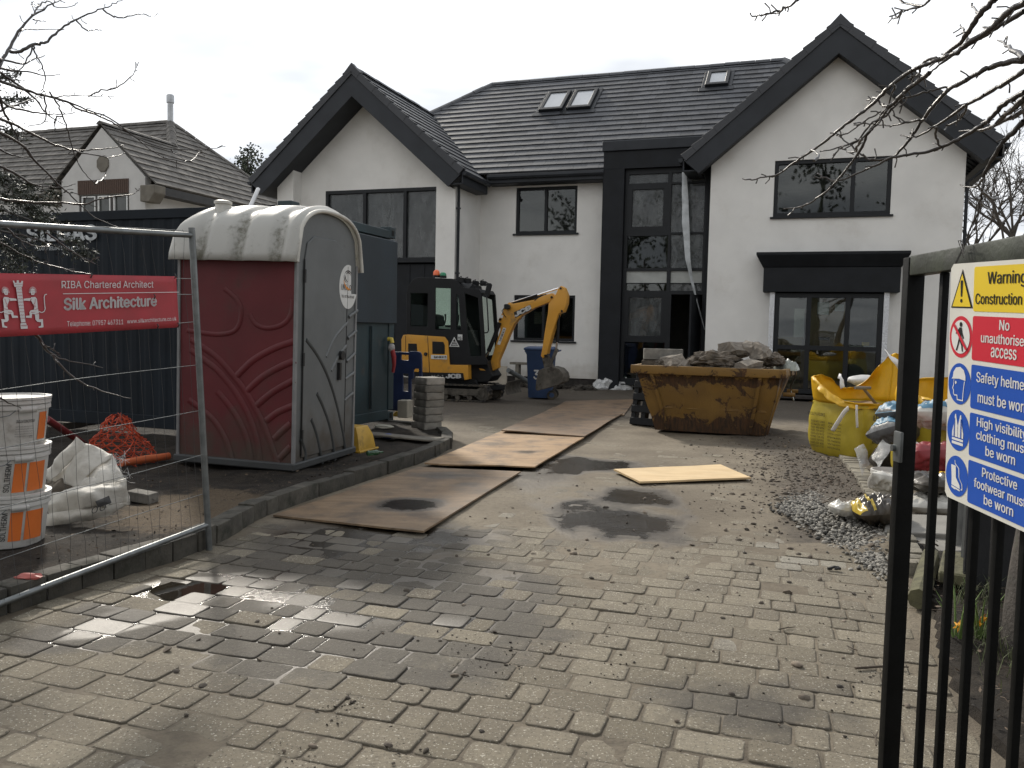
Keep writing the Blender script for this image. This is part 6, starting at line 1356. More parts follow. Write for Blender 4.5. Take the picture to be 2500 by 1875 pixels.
# ------------------------------------------------------------------ bulk bags and sacks on the right
def m_bag(name, c0, rough=.45):
    m = Mat(name); n1 = m.noise(5, 6, .6); n2 = m.noise(160, 2); c = m.mix(m.ramp(n1,.3,.7), sc3(c0,.9), sc3(c0,1.08)); c = m.mix(m.ramp(m.noise(2.5,7,.7), .55, .8, 0, .35), c, (.20,.15,.06))
    p = m.bsdf(c, rough, 0, m.bump(m.math('ADD', m.math('MULTIPLY', n1, .6), m.math('MULTIPLY', n2, .1)), .4, .03)); tl = m.n('ShaderNodeBsdfTranslucent'); m.put(tl.inputs[0], c); x = m.n('ShaderNodeMixShader'); x.inputs[0].default_value = .22
    m.t.links.new(p.outputs[0], x.inputs[1]); m.t.links.new(tl.outputs[0], x.inputs[2]); m.t.links.new(x.outputs[0], m.out.inputs[0]); return m.m
M_BAGB = m_bag('yellow_woven_bag', (.50,.39,.035)); M_BAGR = m_bag('yellow_bag_rim', (.72,.43,.012))
M_SAND = mat('building_sand', (.22,.15,.08), .95, var=.2, vs=8, bump=.5, bs=60)
M_STRAP = mat('white_strap', (.66,.65,.64), .7, var=.06, bump=.2, bs=140)
def bulkbag(label, o, yaw, w, h, rimf, lift=True, seed=0):
    t = thing('bulk_bag', label, 'bulk bag', o, yaw, 'yellow bulk bags on the right')
    def sq(th, k=5): 
        c, s_ = math.cos(th), math.sin(th); r_ = 1/(abs(c)**k+abs(s_)**k)**(1/k); return Vector((c*r_, s_*r_, 0))
    def side(a, c):
        d = sq(2*math.pi*a, 6); b_ = w/2*(1-.10*(1-min(1,c*4))**2+.075*math.sin(math.pi*min(1,c*1.02)))*(1+.03*noise.noise(Vector((d.x*2,d.y*2,c*3+seed)))+.012*noise.noise(Vector((d.x*9,d.y*9,c*5+seed)))-.016*abs(noise.noise(Vector((d.x*5,d.y*5,c*9+seed)))))
        return (d.x*b_, d.y*b_, .01+h*c-.03*(1-min(1,c*6))*0)
    b = MB(); b.grid(side, 72, 20); b.add([(-w*.45,-w*.45,.012),(w*.45,-w*.45,.012),(w*.45,w*.45,.012),(-w*.45,w*.45,.012)], [(3,2,1,0)]); b.build('bag_body', M_BAGB, t, smooth=60)
    def rim(a, c):
        th = 2*math.pi*a; d = sq(th, 5-2.4*min(1,c*1.3)); up, outw = rimf(th); 
        z = h+up*math.sin(min(1,c*1.15)*math.pi*.5)-max(0,c-.55)*1.6*outw+.03*noise.noise(Vector((d.x*3,d.y*3,seed+9)))*c; r_ = w/2*1.0+outw*c**1.4+.045*c*noise.noise(Vector((d.x*4,d.y*4,c*3+seed)))+.03*c*noise.noise(Vector((d.x*10,d.y*10,c*4)))+.03*math.sin(min(1,c*1.4)*math.pi)
        return (d.x*r_, d.y*r_, z)
    b = MB(); b.grid(rim, 96, 14); o_ = b.build('bag_rim', M_BAGR, t, smooth=50); q = o_.modifiers.new('t','SOLIDIFY'); q.thickness = .004
    b = MB(); b.grid(lambda a, c: ((a-.5)*w*.98, (c-.5)*w*.98, h-.02+.05*noise.noise(Vector((a*4,c*4,seed)))), 24, 24); b.build('sand_fill', M_SAND, t, smooth=60)
    return t
def bzp(a, c): return ((1950+a/3.318)*S_, (820+c/3.318)*S_)
bc = gnd(1853,1006); BYAW = R(22); BWd = .84; e1 = Vector((math.cos(BYAW),math.sin(BYAW),0)); e2 = Vector((-math.sin(BYAW),math.cos(BYAW),0))
bo_ = Vector(bc)+(e1+e2)*(BWd/2)*.98
def rimA(th):   # high at the right/back, folded down at the left front
    b_ = max(0, math.cos(th-R(15))); l = max(0, math.cos(th-R(205)))
    return (.05+.56*max(0,math.cos(th-R(-8)))**2.4+.30*max(0,math.cos(th-R(128)))**1.8, .035+.085*max(0,math.cos(th-R(172)))**2+.03*max(0,math.cos(th-R(250))))
bag1 = bulkbag('yellow bulk bag with printed text and white lifting straps, left of the gate', bo_, BYAW, BWd, .66, rimA, seed=2)
BFr = Frame(tuple(Vector(bc)), 22); BFl = Frame(tuple(Vector(bc)), 112)
def strap(parent, P, wd=.035):
    b = MB(); Q = smooth_path(P, 6); n = len(Q); vs = []; fs = []
    for i, q in enumerate(Q):
        d = (Q[min(i+1,n-1)]-Q[max(i-1,0)]).normalized(); s_ = d.cross(Vector((0,1,0.2))).normalized()*wd; vs += [tuple(q-s_), tuple(q+s_)]
    fs = [(2*i,2*i+1,2*i+3,2*i+2) for i in range(n-1)]; b.add(vs, fs); o_ = b.build('lifting_strap', M_STRAP, parent, smooth=70); m_ = o_.modifiers.new('t','SOLIDIFY'); m_.thickness = .006
inv1 = lambda p: (lambda d: (d.dot(e1), d.dot(e2), d.z))(Vector(p)-bo_)
def zat(a, c, Y): return inv1(at(*bzp(a,c), Y))
Y0 = bc[1]
strap(bag1, [zat(325,325,Y0+.05),zat(350,340,Y0-.03),zat(352,390,Y0-.06),zat(358,420,Y0-.05)], .028)
strap(bag1, [zat(405,585,Y0-.16),zat(370,620,Y0-.20),zat(325,690,Y0-.20),zat(275,770,Y0-.18)], .028)
strap(bag1, [zat(472,560,Y0-.05),zat(472,640,Y0-.07),zat(476,745,Y0-.055)], .014)
strap(bag1, [zat(710,120,Y0+.2),zat(750,170,Y0+.1),zat(800,220,Y0+.05),zat(830,270,Y0+.1)], .032)
WF = Matrix(((1,0,0,0),(0,0,-1,-BWd/2*1.085),(0,1,0,0),(0,0,0,1)))          # right-hand face of the bag
WL_ = Matrix(((0,0,-1,-BWd/2*1.085),(-1,0,0,0),(0,1,0,0),(0,0,0,1)))        # left-hand face
b = MB(); 
for i, s_ in enumerate(('www.beesleyandfildes.co.uk','BIRKENHEAD','CHESTER','HUYTON','LIVERPOOL')):
    b.text(s_, -.26, .60-.085*i-(.01 if i else 0), (.56 if i == 0 else .062*len(s_)), .058, WF, .012)
b.text('BEESLEY & FILDES', -.36, .50, .28, .035, WL_, .01)
for i in range(9): b.text(('0151 652 2003','01744 207 207','0151 480 8304','0151 709 8333','0151 426 8020','01942 728 200','01513 707 801','0161 622 400','01925 222 773')[i], -.30, .42-.036*i, .22, .024, WL_, .008)
for i in range(8): b.text(('Birkenhead','Chester','Huyton','Liverpool','Penketh','St Helens','Wigan','Widnes')[i], -.02, .42-.040*i, .20, .022, WL_, .0)
b.build('lettering', mat('black_bag_print',(.03,.03,.015),.7,bump=0), bag1, recalc=False)
sh0, sh1 = at(*bzp(520,420), Y0+.25), at(*bzp(612,535), Y0+.45); t = thing('spade_handle', 'wooden T handle of a spade standing in the open bulk bag', 'spade', tuple(sh1))
b = MB(); s0 = Vector(sh0)-Vector(sh1); b.tube([tuple(-s0*.8), (0,0,0), tuple(s0)], .017, 10); b.build('shaft', M_WOOD, t, smooth=50)
b = MB(); h0, h1 = Vector(at(*bzp(455,420), Y0+.22))-Vector(sh1), Vector(at(*bzp(580,422), Y0+.28))-Vector(sh1); b.tube([tuple(h0),tuple((h0+h1)/2),tuple(h1)], [.018,.021,.018], 10); b.build('grip', M_WOOD, t, smooth=50)
c = at(*bzp(535,348), Y0+1.35); b = MB(); b.blob((0,0,-.02), (.22,.14,.07), 4, 3, .15); o = b.build('white_bag', M_WSHEET, smooth=60); o.location = c; tag(o, 'white bag top showing behind the rim of the left bulk bag', 'bag')
# second bag seen through the gate
c2 = gnd(2022,1066); bag2 = bulkbag('yellow bulk bag seen between the gate bars, taller rim, behind the warning sign', (c2[0]+.37,c2[1]+.40,0), R(8), .86, .70, lambda th: (.26+.10*math.cos(th-1.2), .05), seed=7)
b = MB(); W2 = Matrix(((1,0,0,0),(0,0,-1,-.86/2*1.085),(0,1,0,0),(0,0,0,1)))
for i in range(9): b.text('0151 480 8304', -.40, .52-.05*i, .24, .034, W2, .008)
b.build('lettering', mat('black_bag_print',(.03,.03,.015)), bag2, recalc=False)
# pillow-shaped sacks
def pillow(name, label, cat, c, size, yaw, m, tilt=(0,0), seed=0, group=None, bands=(), puff=.5):
    t = thing(name, label, cat, c, group=group, rot=(tilt[0],tilt[1],yaw))
    def f(a, c_, k=1.):
        x, y = 2*a-1, 2*c_-1; e = (1-abs(x)**3.0)*(1-abs(y)**3.0); n = noise.noise(Vector((x*2+seed,y*2,seed)))*.35+noise.noise(Vector((x*5+seed,y*5,seed)))*.28-.45*abs(noise.noise(Vector((x*3.3+seed,y*2.1,seed+4))))+noise.noise(Vector((x*13+seed,y*11,seed)))*.10
        return (x*size[0]*(1-.10*abs(y)**2), y*size[1]*(1-.10*abs(x)**2), size[2]*(1+k*(max(0,e)**puff)*(1+n)))
    b = MB(); b.grid(lambda a, c_: f(a,c_,1.), 50, 36); b.grid(lambda a, c_: f(a,c_,-.95), 40, 28); body_ = b.build('sack_body', m, t, smooth=120)
    for (x0,x1,mm,nm) in bands:
        b = MB(); b.grid(lambda a, c_: tuple(Vector(f(x0+(x1-x0)*a,.02+.96*c_))+Vector((0,0,.004))), 10, 22); b.build(nm, mm, t, smooth=60)
    return t
def m_clear(name, c, al=.45):
    m = Mat(name); n1 = m.noise(9, 6, .65, dist=.8); p = m.n('ShaderNodeBsdfPrincipled'); m.put(p.inputs['Base Color'], m.mix(m.ramp(n1,.35,.65), c, sc3(c,.7))); p.inputs['Roughness'].default_value = .12; m.t.links.new(m.bump(n1, .8, .03), p.inputs['Normal'])
    tr = m.n('ShaderNodeBsdfTransparent'); tr.inputs[0].default_value = (.9,.9,.9,1); x = m.n('ShaderNodeMixShader'); m.put(x.inputs[0], m.ramp(n1,.3,.7,al*.5,al*1.4)); m.t.links.new(tr.outputs[0], x.inputs[1]); m.t.links.new(p.outputs[0], x.inputs[2]); m.t.links.new(x.outputs[0], m.out.inputs[0]); return m.m
M_POLY = m_clear('clear_polythene', (.72,.72,.70)); M_GREYS = mat('grey_sack_plastic', (.10,.105,.11), .45, var=.3, vs=9, bump=.4, bs=18); M_BLUEP = mat('sky_blue_print', (.06,.165,.255), .5, var=.1, bump=.1, bs=20)
M_YBAG = mat('dark_gravel_sack', (.050,.040,.028), .28, var=.4, vs=7, bump=.5, bs=14); M_YEB = mat('yellow_sack_band', (.45,.32,.03), .3, var=.2, vs=9, bump=.4, bs=16); M_WBAG = mat('white_clear_sack', (.55,.53,.48), .22, var=.2, vs=7, bump=.6, bs=12)
c = at(1912,925,7.9); cb = pillow('cement_sack', 'lower grey and blue cement sack leaning by the gate post', 'sack', (c[0]+.13,c[1],.40), (.23,.20,.13), R(25), M_GREYS, (R(-22),R(6)), 3, 'cement sacks piled by the gate', [(.05,.25,M_BLUEP,'blue_band'),(.80,.93,M_BLUEP,'blue_band')])
b = MB(); b.text('cement\npremium', -.02, -.06, .16, .12, Matrix.Translation((.0,-.12,.275)) @ Matrix.Rotation(R(35),4,'X'), .01); b.build('lettering', M_BLUEP, cb, recalc=False)
c = at(1925,890,8.0); pillow('cement_sack', 'upper cement sack with a blue top resting on the lower one', 'sack', (c[0]+.14,c[1],.62), (.23,.18,.10), R(15), M_GREYS, (R(-10),R(-4)), 9, 'cement sacks piled by the gate', [(.0,.45,M_BLUEP,'blue_band')])
c = at(2010,885,7.4); pillow('cement_sack', 'blue and white sack end seen between the gate bars', 'sack', (c[0]+.1,c[1],.62), (.28,.2,.12), R(-10), M_WBAG, (R(-15),0), 5, 'cement sacks piled by the gate', [(.1,.5,M_BLUEP,'blue_band')])
cg = gnd(1945,1035); hpil = MB(); hpil.blob((cg[0]+.45,cg[1]+.3,.12), (.55,.45,.42), 8, 3, .25); tag(hpil.build('sack_heap_soil', M_SOIL, smooth=60), kind='structure')
def sheet(name, label, cat, P, m, bulge=.05, seed=0):
    P = [Vector(p) for p in P]; b = MB()
    def f(a, c):
        p = (1-c)*((1-a)*P[0]+a*P[1])+c*((1-a)*P[3]+a*P[2]); e = bulge*(math.sin(a*math.pi)*math.sin(c*math.pi))
        return tuple(p+Vector((noise.noise(p*9+Vector((seed,0,0))),-1.5*e/bulge+2*noise.noise(p*7+Vector((0,seed,0))),noise.noise(p*8+Vector((0,0,seed)))))*bulge*.5)
    b.grid(f, 22, 22); return tag(b.build(name, m, smooth=30), label, cat)
A = lambda a, c, Y: tuple(at((2000+a/4.74)*S_, (900+c/4.74)*S_, Y))
sheet('clear_bag', 'clear crumpled plastic bag hanging in front of the yellow bulk bag', 'plastic bag', [A(400,930,7.7),A(520,880,7.7),A(600,1090,7.6),A(500,1240,7.5)], M_POLY, .05, 1)
sheet('clear_bag', 'clear crumpled plastic bag above the white bucket', 'plastic bag', [A(590,1000,7.6),A(750,810,7.6),A(825,900,7.5),A(690,1150,7.4)], M_POLY, .05, 4)
bk = gnd(1921,1092); t = thing('white_bucket', 'white plastic bucket with grey mortar inside by the kerb edging', 'bucket', (bk[0]+.05,bk[1]+.10,.03)); b = MB(); b.lathe([(.12,0),(.155,.22),(.168,.225),(.168,.26),(.155,.262),(.15,.20),(.001,.19)], 36); b.build('bucket_body', M_TUB, t, smooth=40)
b = MB(); b.text('premium coating', -.1, .13, .10, .014, Matrix(((1,0,0,0),(0,.12,-1,-.152),(0,1,.12,0),(0,0,0,1))), 0); b.build('lettering', mat('grey_print',(.12,.12,.12)), t, recalc=False)
c = gnd(1900,1165); t = pillow('gravel_sack', 'yellow and black gravel sack slumped across the edging, marked 20', 'sack', (c[0]+.06,c[1]+.16,.08), (.17,.17,.10), R(-8), M_YBAG, (0,R(-8)), 2, 'gravel sacks at the drive edge', [(.0,.17,M_YEB,'yellow_band'),(.30,.36,M_YEB,'yellow_band')])
b = MB(); b.text('20', -.04, -.135, .075, .06, Matrix.Translation((0,-.02,.115)) @ Matrix.Rotation(R(30),4,'X'), .01); b.build('lettering', M_PRINT, t, recalc=False)
c = gnd(1835,1146); pillow('sack_neck', 'clear white mouth of a gravel sack lying on the gravel', 'sack', (c[0]-.01,c[1]+.06,.08), (.13,.085,.06), R(14), M_WBAG, (0,R(12)), 6)
c = gnd(1915,1110); pillow('gravel_sack', 'pale folded gravel sack top standing behind the yellow black one', 'sack', (c[0]+.06,c[1]+.12,.16), (.17,.13,.07), R(-22), M_WBAG, (R(-40),R(10)), 11, 'gravel sacks at the drive edge')
c = gnd(2028,1150); pillow('gravel_sack', 'upper yellow gravel sack seen through the gate bars', 'sack', (c[0]+.1,c[1]+.25,.24), (.27,.19,.08), R(8), M_YBAG, (0,R(5)), 15, 'gravel sacks at the drive edge', [(.55,.75,M_BAGR,'yellow_band')])
pillow('gravel_sack', 'lower pale gravel sack seen through the gate bars', 'sack', (c[0]+.06,c[1]+.2,.10), (.27,.19,.075), R(-6), M_WBAG, (0,0), 19, 'gravel sacks at the drive edge')
c = at(2000,1035,6.9); t = pillow('red_sack', 'dark red sack with white writing behind the gate bars', 'sack', (c[0]+.15,c[1]+.15,.26), (.26,.2,.14), R(10), mat('dark_red_sack',(.22,.02,.025),.45,bump=.3,bs=14), (R(-35),0), 23)
b = MB(); b.text('ys', -.22, -.02, .08, .07, Matrix.Translation((0,-.14,.22)) @ Matrix.Rotation(R(55),4,'X'), .01, shear=.2); b.build('lettering', M_WSTICK, t, recalc=False)
M_SLAB = mat('pale_concrete_slab', (.215,.205,.185), .85, var=.12, vs=6, bump=.3, bs=60)
for (x,y,z,sz,rot,lab) in ((1990,1188,.10,(.30,.22,.025),R(-28),'grey concrete slab lying tilted behind the gate post'),(1995,1205,.04,(.24,.24,.03),R(-12),'darker slab under the tilted one behind the gate post')):
    c = gnd(x,y); b = MB(); b.box(-sz[0],sz[0],-sz[1],sz[1],-sz[2],sz[2]); o = b.build('concrete_slab', M_SLAB, bevel=.006); o.location = (c[0]+.2,c[1]+.25,z); o.rotation_euler = (R(6),R(-5),rot); tag(o, lab, 'slab')
for k, (x, y, lab) in enumerate(((2064,1195,'left grey timber post behind the gate and sign'),(2082,1250,'middle thin grey post behind the gate and sign'),(2098,1255,'right thin grey post behind the gate and sign'))):
    c = gnd(x,y); b = MB(); w_ = .05 if k == 0 else .028; b.tube([(c[0],c[1],-.02),(c[0]+.01,c[1],1.15)], w_, 12 if k == 0 else 4); tag(b.build('timber_post', mat('silvered_timber',(.20,.20,.19),.85,var=.2,vs=8,bump=.3,bs=50), smooth=30), lab, 'post')
c0, c1 = gnd(1962,1318), gnd(1992,1225); b = MB(); b.tube([(c0[0]+.05,c0[1],.06),(c1[0]+.05,c1[1],.07)], .055, 8); o = b.build('timber_log', mat('mossy_timber',(.085,.080,.043),.9,var=.35,vs=9,bump=.6,bs=30,dirt=((.06,.055,.035),.5,.7,7)), smooth=30); tag(o, 'mossy squared log lying along the bed behind the gate post', 'log')
c0, c1 = gnd(1968,1205), gnd(2030,1250); b = MB(); b.box(-.28,.28,-.09,.09,.03,.10); o = b.build('timber_sleeper', mat('mossy_timber',(.085,.080,.043)), bevel=.01); o.location = (2.62,4.75,.03); o.rotation_euler = (0,0,R(60)); tag(o, 'short mossy sleeper behind the log in the flower bed', 'timber')
# dark board fence at the right, seen between the bars
t = thing('board_fence', 'dark weathered board fence along the right side behind the gate', 'fence', (2.52,4.5,0), R(4))
for k in range(9): b = MB(); b.box(k*.15,k*.15+.14,0,.02,.02,1.12+.01*(k%3)); b.build('board', mat('black_stained_board',(.012,.012,.013),.8,var=.3,bump=.3,bs=40), t, bevel=.003)
# daffodils
M_LEAFG = mat('daffodil_leaf', (.10,.16,.04), .5, var=.25, bump=0); M_DAFF = mat('daffodil_yellow', (.80,.36,.008), .55, var=.1, bump=0)
for (x, y, hz, yaw, lab) in ((2120,1332,.36,.6,'taller daffodil with two yellow flower heads behind the gate'),(2070,1352,.28,2.2,'smaller daffodil nearer the gate post')):
    d = at(x, y, 3.75); t = thing('daffodil', lab, 'daffodil', (d[0],d[1],.05), yaw); top = Vector((0,0,d[2]-.05))
    b = MB(); rr = random.Random(int(x))
    for k in range(9):
        a = rr.uniform(0,6.28); l = rr.uniform(.16,.30); b.tube([(0.02*math.cos(a),.02*math.sin(a),0),(.05*math.cos(a),.05*math.sin(a),l*.6),(.10*math.cos(a),.10*math.sin(a),l)], [.006,.005,.001], 4)
    b.tube([(0,0,0),tuple(top*.6+Vector((.01,0,0))),tuple(top)], .004, 5); b.build('leaf', M_LEAFG, t)
    for q_ in range(2 if hz > .3 else 1):
        b = MB(); b.T = Matrix.Translation(top+Vector((-.03*q_,0,-.02*q_))) @ Matrix.Rotation(R(115),4,'X') @ Matrix.Rotation(rr.uniform(0,2),4,'Z') @ Matrix.Scale(.8,4)
        for k in range(6): a = k*math.pi/3; b.add([(0,0,0),(.016*math.cos(a-.5),.016*math.sin(a-.5),.004),(.040*math.cos(a),.040*math.sin(a),.012),(.016*math.cos(a+.5),.016*math.sin(a+.5),.004)], [(0,1,2,3)])
        b.lathe([(.008,0),(.010,.014),(.016,.026)], 10, close=False); b.build('flower', M_DAFF, t)
b = MB(); c = gnd(1800,1233); b.tube([(c[0]-.02,c[1],.015),(c[0]+.01,c[1]+.01,.022),(c[0]+.03,c[1],.022),(c[0]+.035,c[1]-.012,.02),(c[0]+.01,c[1]-.02,.018),(c[0]-.0,c[1]-.016,.018)], .008, 6); b.box(c[0]-.035,c[0]-.01,c[1]-.008,c[1]+.008,.006,.02); tag(b.build('plastic_clip', M_PRINT), 'small black plastic clip lying on the paving near the gravel', 'clip')
for i, (x, y, l_, a_, lb) in enumerate(((1700,1362,.10,.4,'short fallen twig on the paving, left of the others near the gate'),(1905,1448,.24,.1,'longest fallen stick lying at the paving edge beside the gate post'),(1880,1330,.07,1.2,'small fallen twig near the clip by the gate'),(1895,1600,.13,1.1,'fallen twig at the foot of the gate post'),(1840,1405,.06,2.0,'tiny fallen twig in the middle of the paving near the gate'))):
    c = gnd(x,y); b = MB(); r_ = .006 if i == 1 else .003; d = Vector((math.cos(a_),math.sin(a_),0))*l_*.5; o_ = Vector((-d.y,d.x,0))*.2
    b.tube([-d,o_*.5,d], [r_,r_*.9,r_*.5], 6); b.tube([o_*.5,o_*.5+d*.5+o_*1.2], [r_*.6,r_*.3], 5); o = b.build('twig', M_BARK0, smooth=60); o.location = (c[0],c[1],.012); tag(o, lb, 'twig', 'fallen twigs by the gate')
gr = MB(); rr = random.Random(14)
for _ in range(420):
    y = rr.choice((rr.gauss(4.35,.18), rr.gauss(3.6,.25))); x = edge_x(y)+.22+abs(rr.gauss(0,.22)); h_ = rr.uniform(.04,.12); a_ = rr.uniform(0,6.3); q = Vector((math.cos(a_),math.sin(a_),0)); p = Vector((x,y,.05)); w_ = Vector((-q.y,q.x,0))*.0022
    gr.add([tuple(p-w_),tuple(p+w_),tuple(p+q*h_*.25+Vector((0,0,h_*.7))+w_*.6),tuple(p+q*h_*.25+Vector((0,0,h_*.7))-w_*.6),tuple(p+q*h_*.7+Vector((0,0,h_)))], [(0,1,2,3),(3,2,4)], rr.random())
tag(gr.build('grass', mat('rough_grass',(.085,.10,.04),.7,var=.3,bump=0,rnd=.5), recalc=False), kind='stuff')
# ------------------------------------------------------------------ gate with site safety sign
M_GATE = mat('black_gate_paint', (.006,.0062,.0060), .5, var=.25, vs=7, bump=.15, bs=40, dirt=((.018,.019,.015),.62,.85,6), spec=.12); M_GATET = mat('algae_gate_paint', (.035,.040,.028), .45, var=.35, vs=8, bump=.2, bs=40, dirt=((.02,.022,.02),.48,.7,6))
gt = thing('metal_gate', 'black metal bar gate standing open at the right with a safety sign', 'gate', (1.165,2.42,0))
def gb(name, m, *bx, **k):
    b = MB()
    for x in bx: b.box(x[0]-1.165,x[1]-1.165,x[2]-2.42,x[3]-2.42,x[4],x[5])
    return b.build(name, m, gt, bevel=.004, seg=2, smooth=40)
gb('post', M_GATE, (1.14,1.19,2.415,2.452,.03,1.657)); gb('top_rail', M_GATET, (1.142,1.188,-.6,2.413,1.603,1.660)); gb('bottom_rail', M_GATE, (1.142,1.188,-.6,2.413,.06,.11))
for k in range(24): y = 2.277-.105*k; gb('bar', M_GATE, (1.165,1.185,y-.01,y+.01,.11,1.603))
gb('latch', M_GALV, (1.128,1.138,2.385,2.43,1.06,1.15)); b = MB(); b.tube([(-.045,0,1.10),(-.02,0,1.10)], .010, 10); b.build('latch_knob', M_GALV, gt, smooth=40)
SG = Matrix(((0,0,-1,1.110),(-1,0,0,2.122),(0,1,0,1.012),(0,0,0,1))) @ Matrix.Translation((0,.6,0)) @ Matrix.Rotation(R(2.8),4,'X') @ Matrix.Rotation(R(-2.4),4,'Z') @ Matrix.Translation((0,-.6,0))
sg = thing('safety_sign', 'white construction site safety sign with yellow, red and blue panels on the gate', 'sign', (0,0,0))
b = MB(); b.T = SG; r_ = .012; b.prism([(0,r_),(r_,0),(.405-r_,0),(.405,r_),(.405,.6-r_),(.405-r_,.6),(r_,.6),(0,.6-r_)], -.004, 0, ax='z'); b.build('sign_board', mat('white_sign_plastic',(.70,.68,.61),.4,var=.05,bump=.05,bs=20), sg)
L1, L2, L3 = (Matrix.Translation((-.0008*k,0,0)) @ SG for k in (1,2,3))
sm = {n: mat('sign_'+n, c, .4, var=.04, vs=3, bump=0) for n, c in (('yellow',(.78,.56,.03)),('red',(.60,.025,.045)),('blue',(.015,.085,.43)),('white',(.72,.71,.68)),('black',(.012,.012,.012)))}
def rr_(x0, y0, x1, y1, r=.006):
    P = []
    for cx_, cy_, a0 in ((x1-r,y1-r,0),(x0+r,y1-r,90),(x0+r,y0+r,180),(x1-r,y0+r,270)):
        for k in range(4): a = R(a0+30*k); P.append((cx_+r*math.cos(a), cy_+r*math.sin(a)))
    return P
def pl(P, Mx, col, name, parent=None, holes=()): b = MB(); b.poly(P, Mx, holes); return b.build(name, sm[col], parent or sg, recalc=False)
circ = lambda cx_, cy_, r, n=40: [(cx_+r*math.cos(2*math.pi*k/n), cy_+r*math.sin(2*math.pi*k/n)) for k in range(n)]
ROW = [.6-.0105-.107*(k+1)-.011*k for k in range(5)]
TX = [('Warning','Construction site'),('No','unauthorised','access'),('Safety helmets','must be worn'),('High visibility','clothing must','be worn'),('Protective','footwear must','be worn')]
PCX = .056
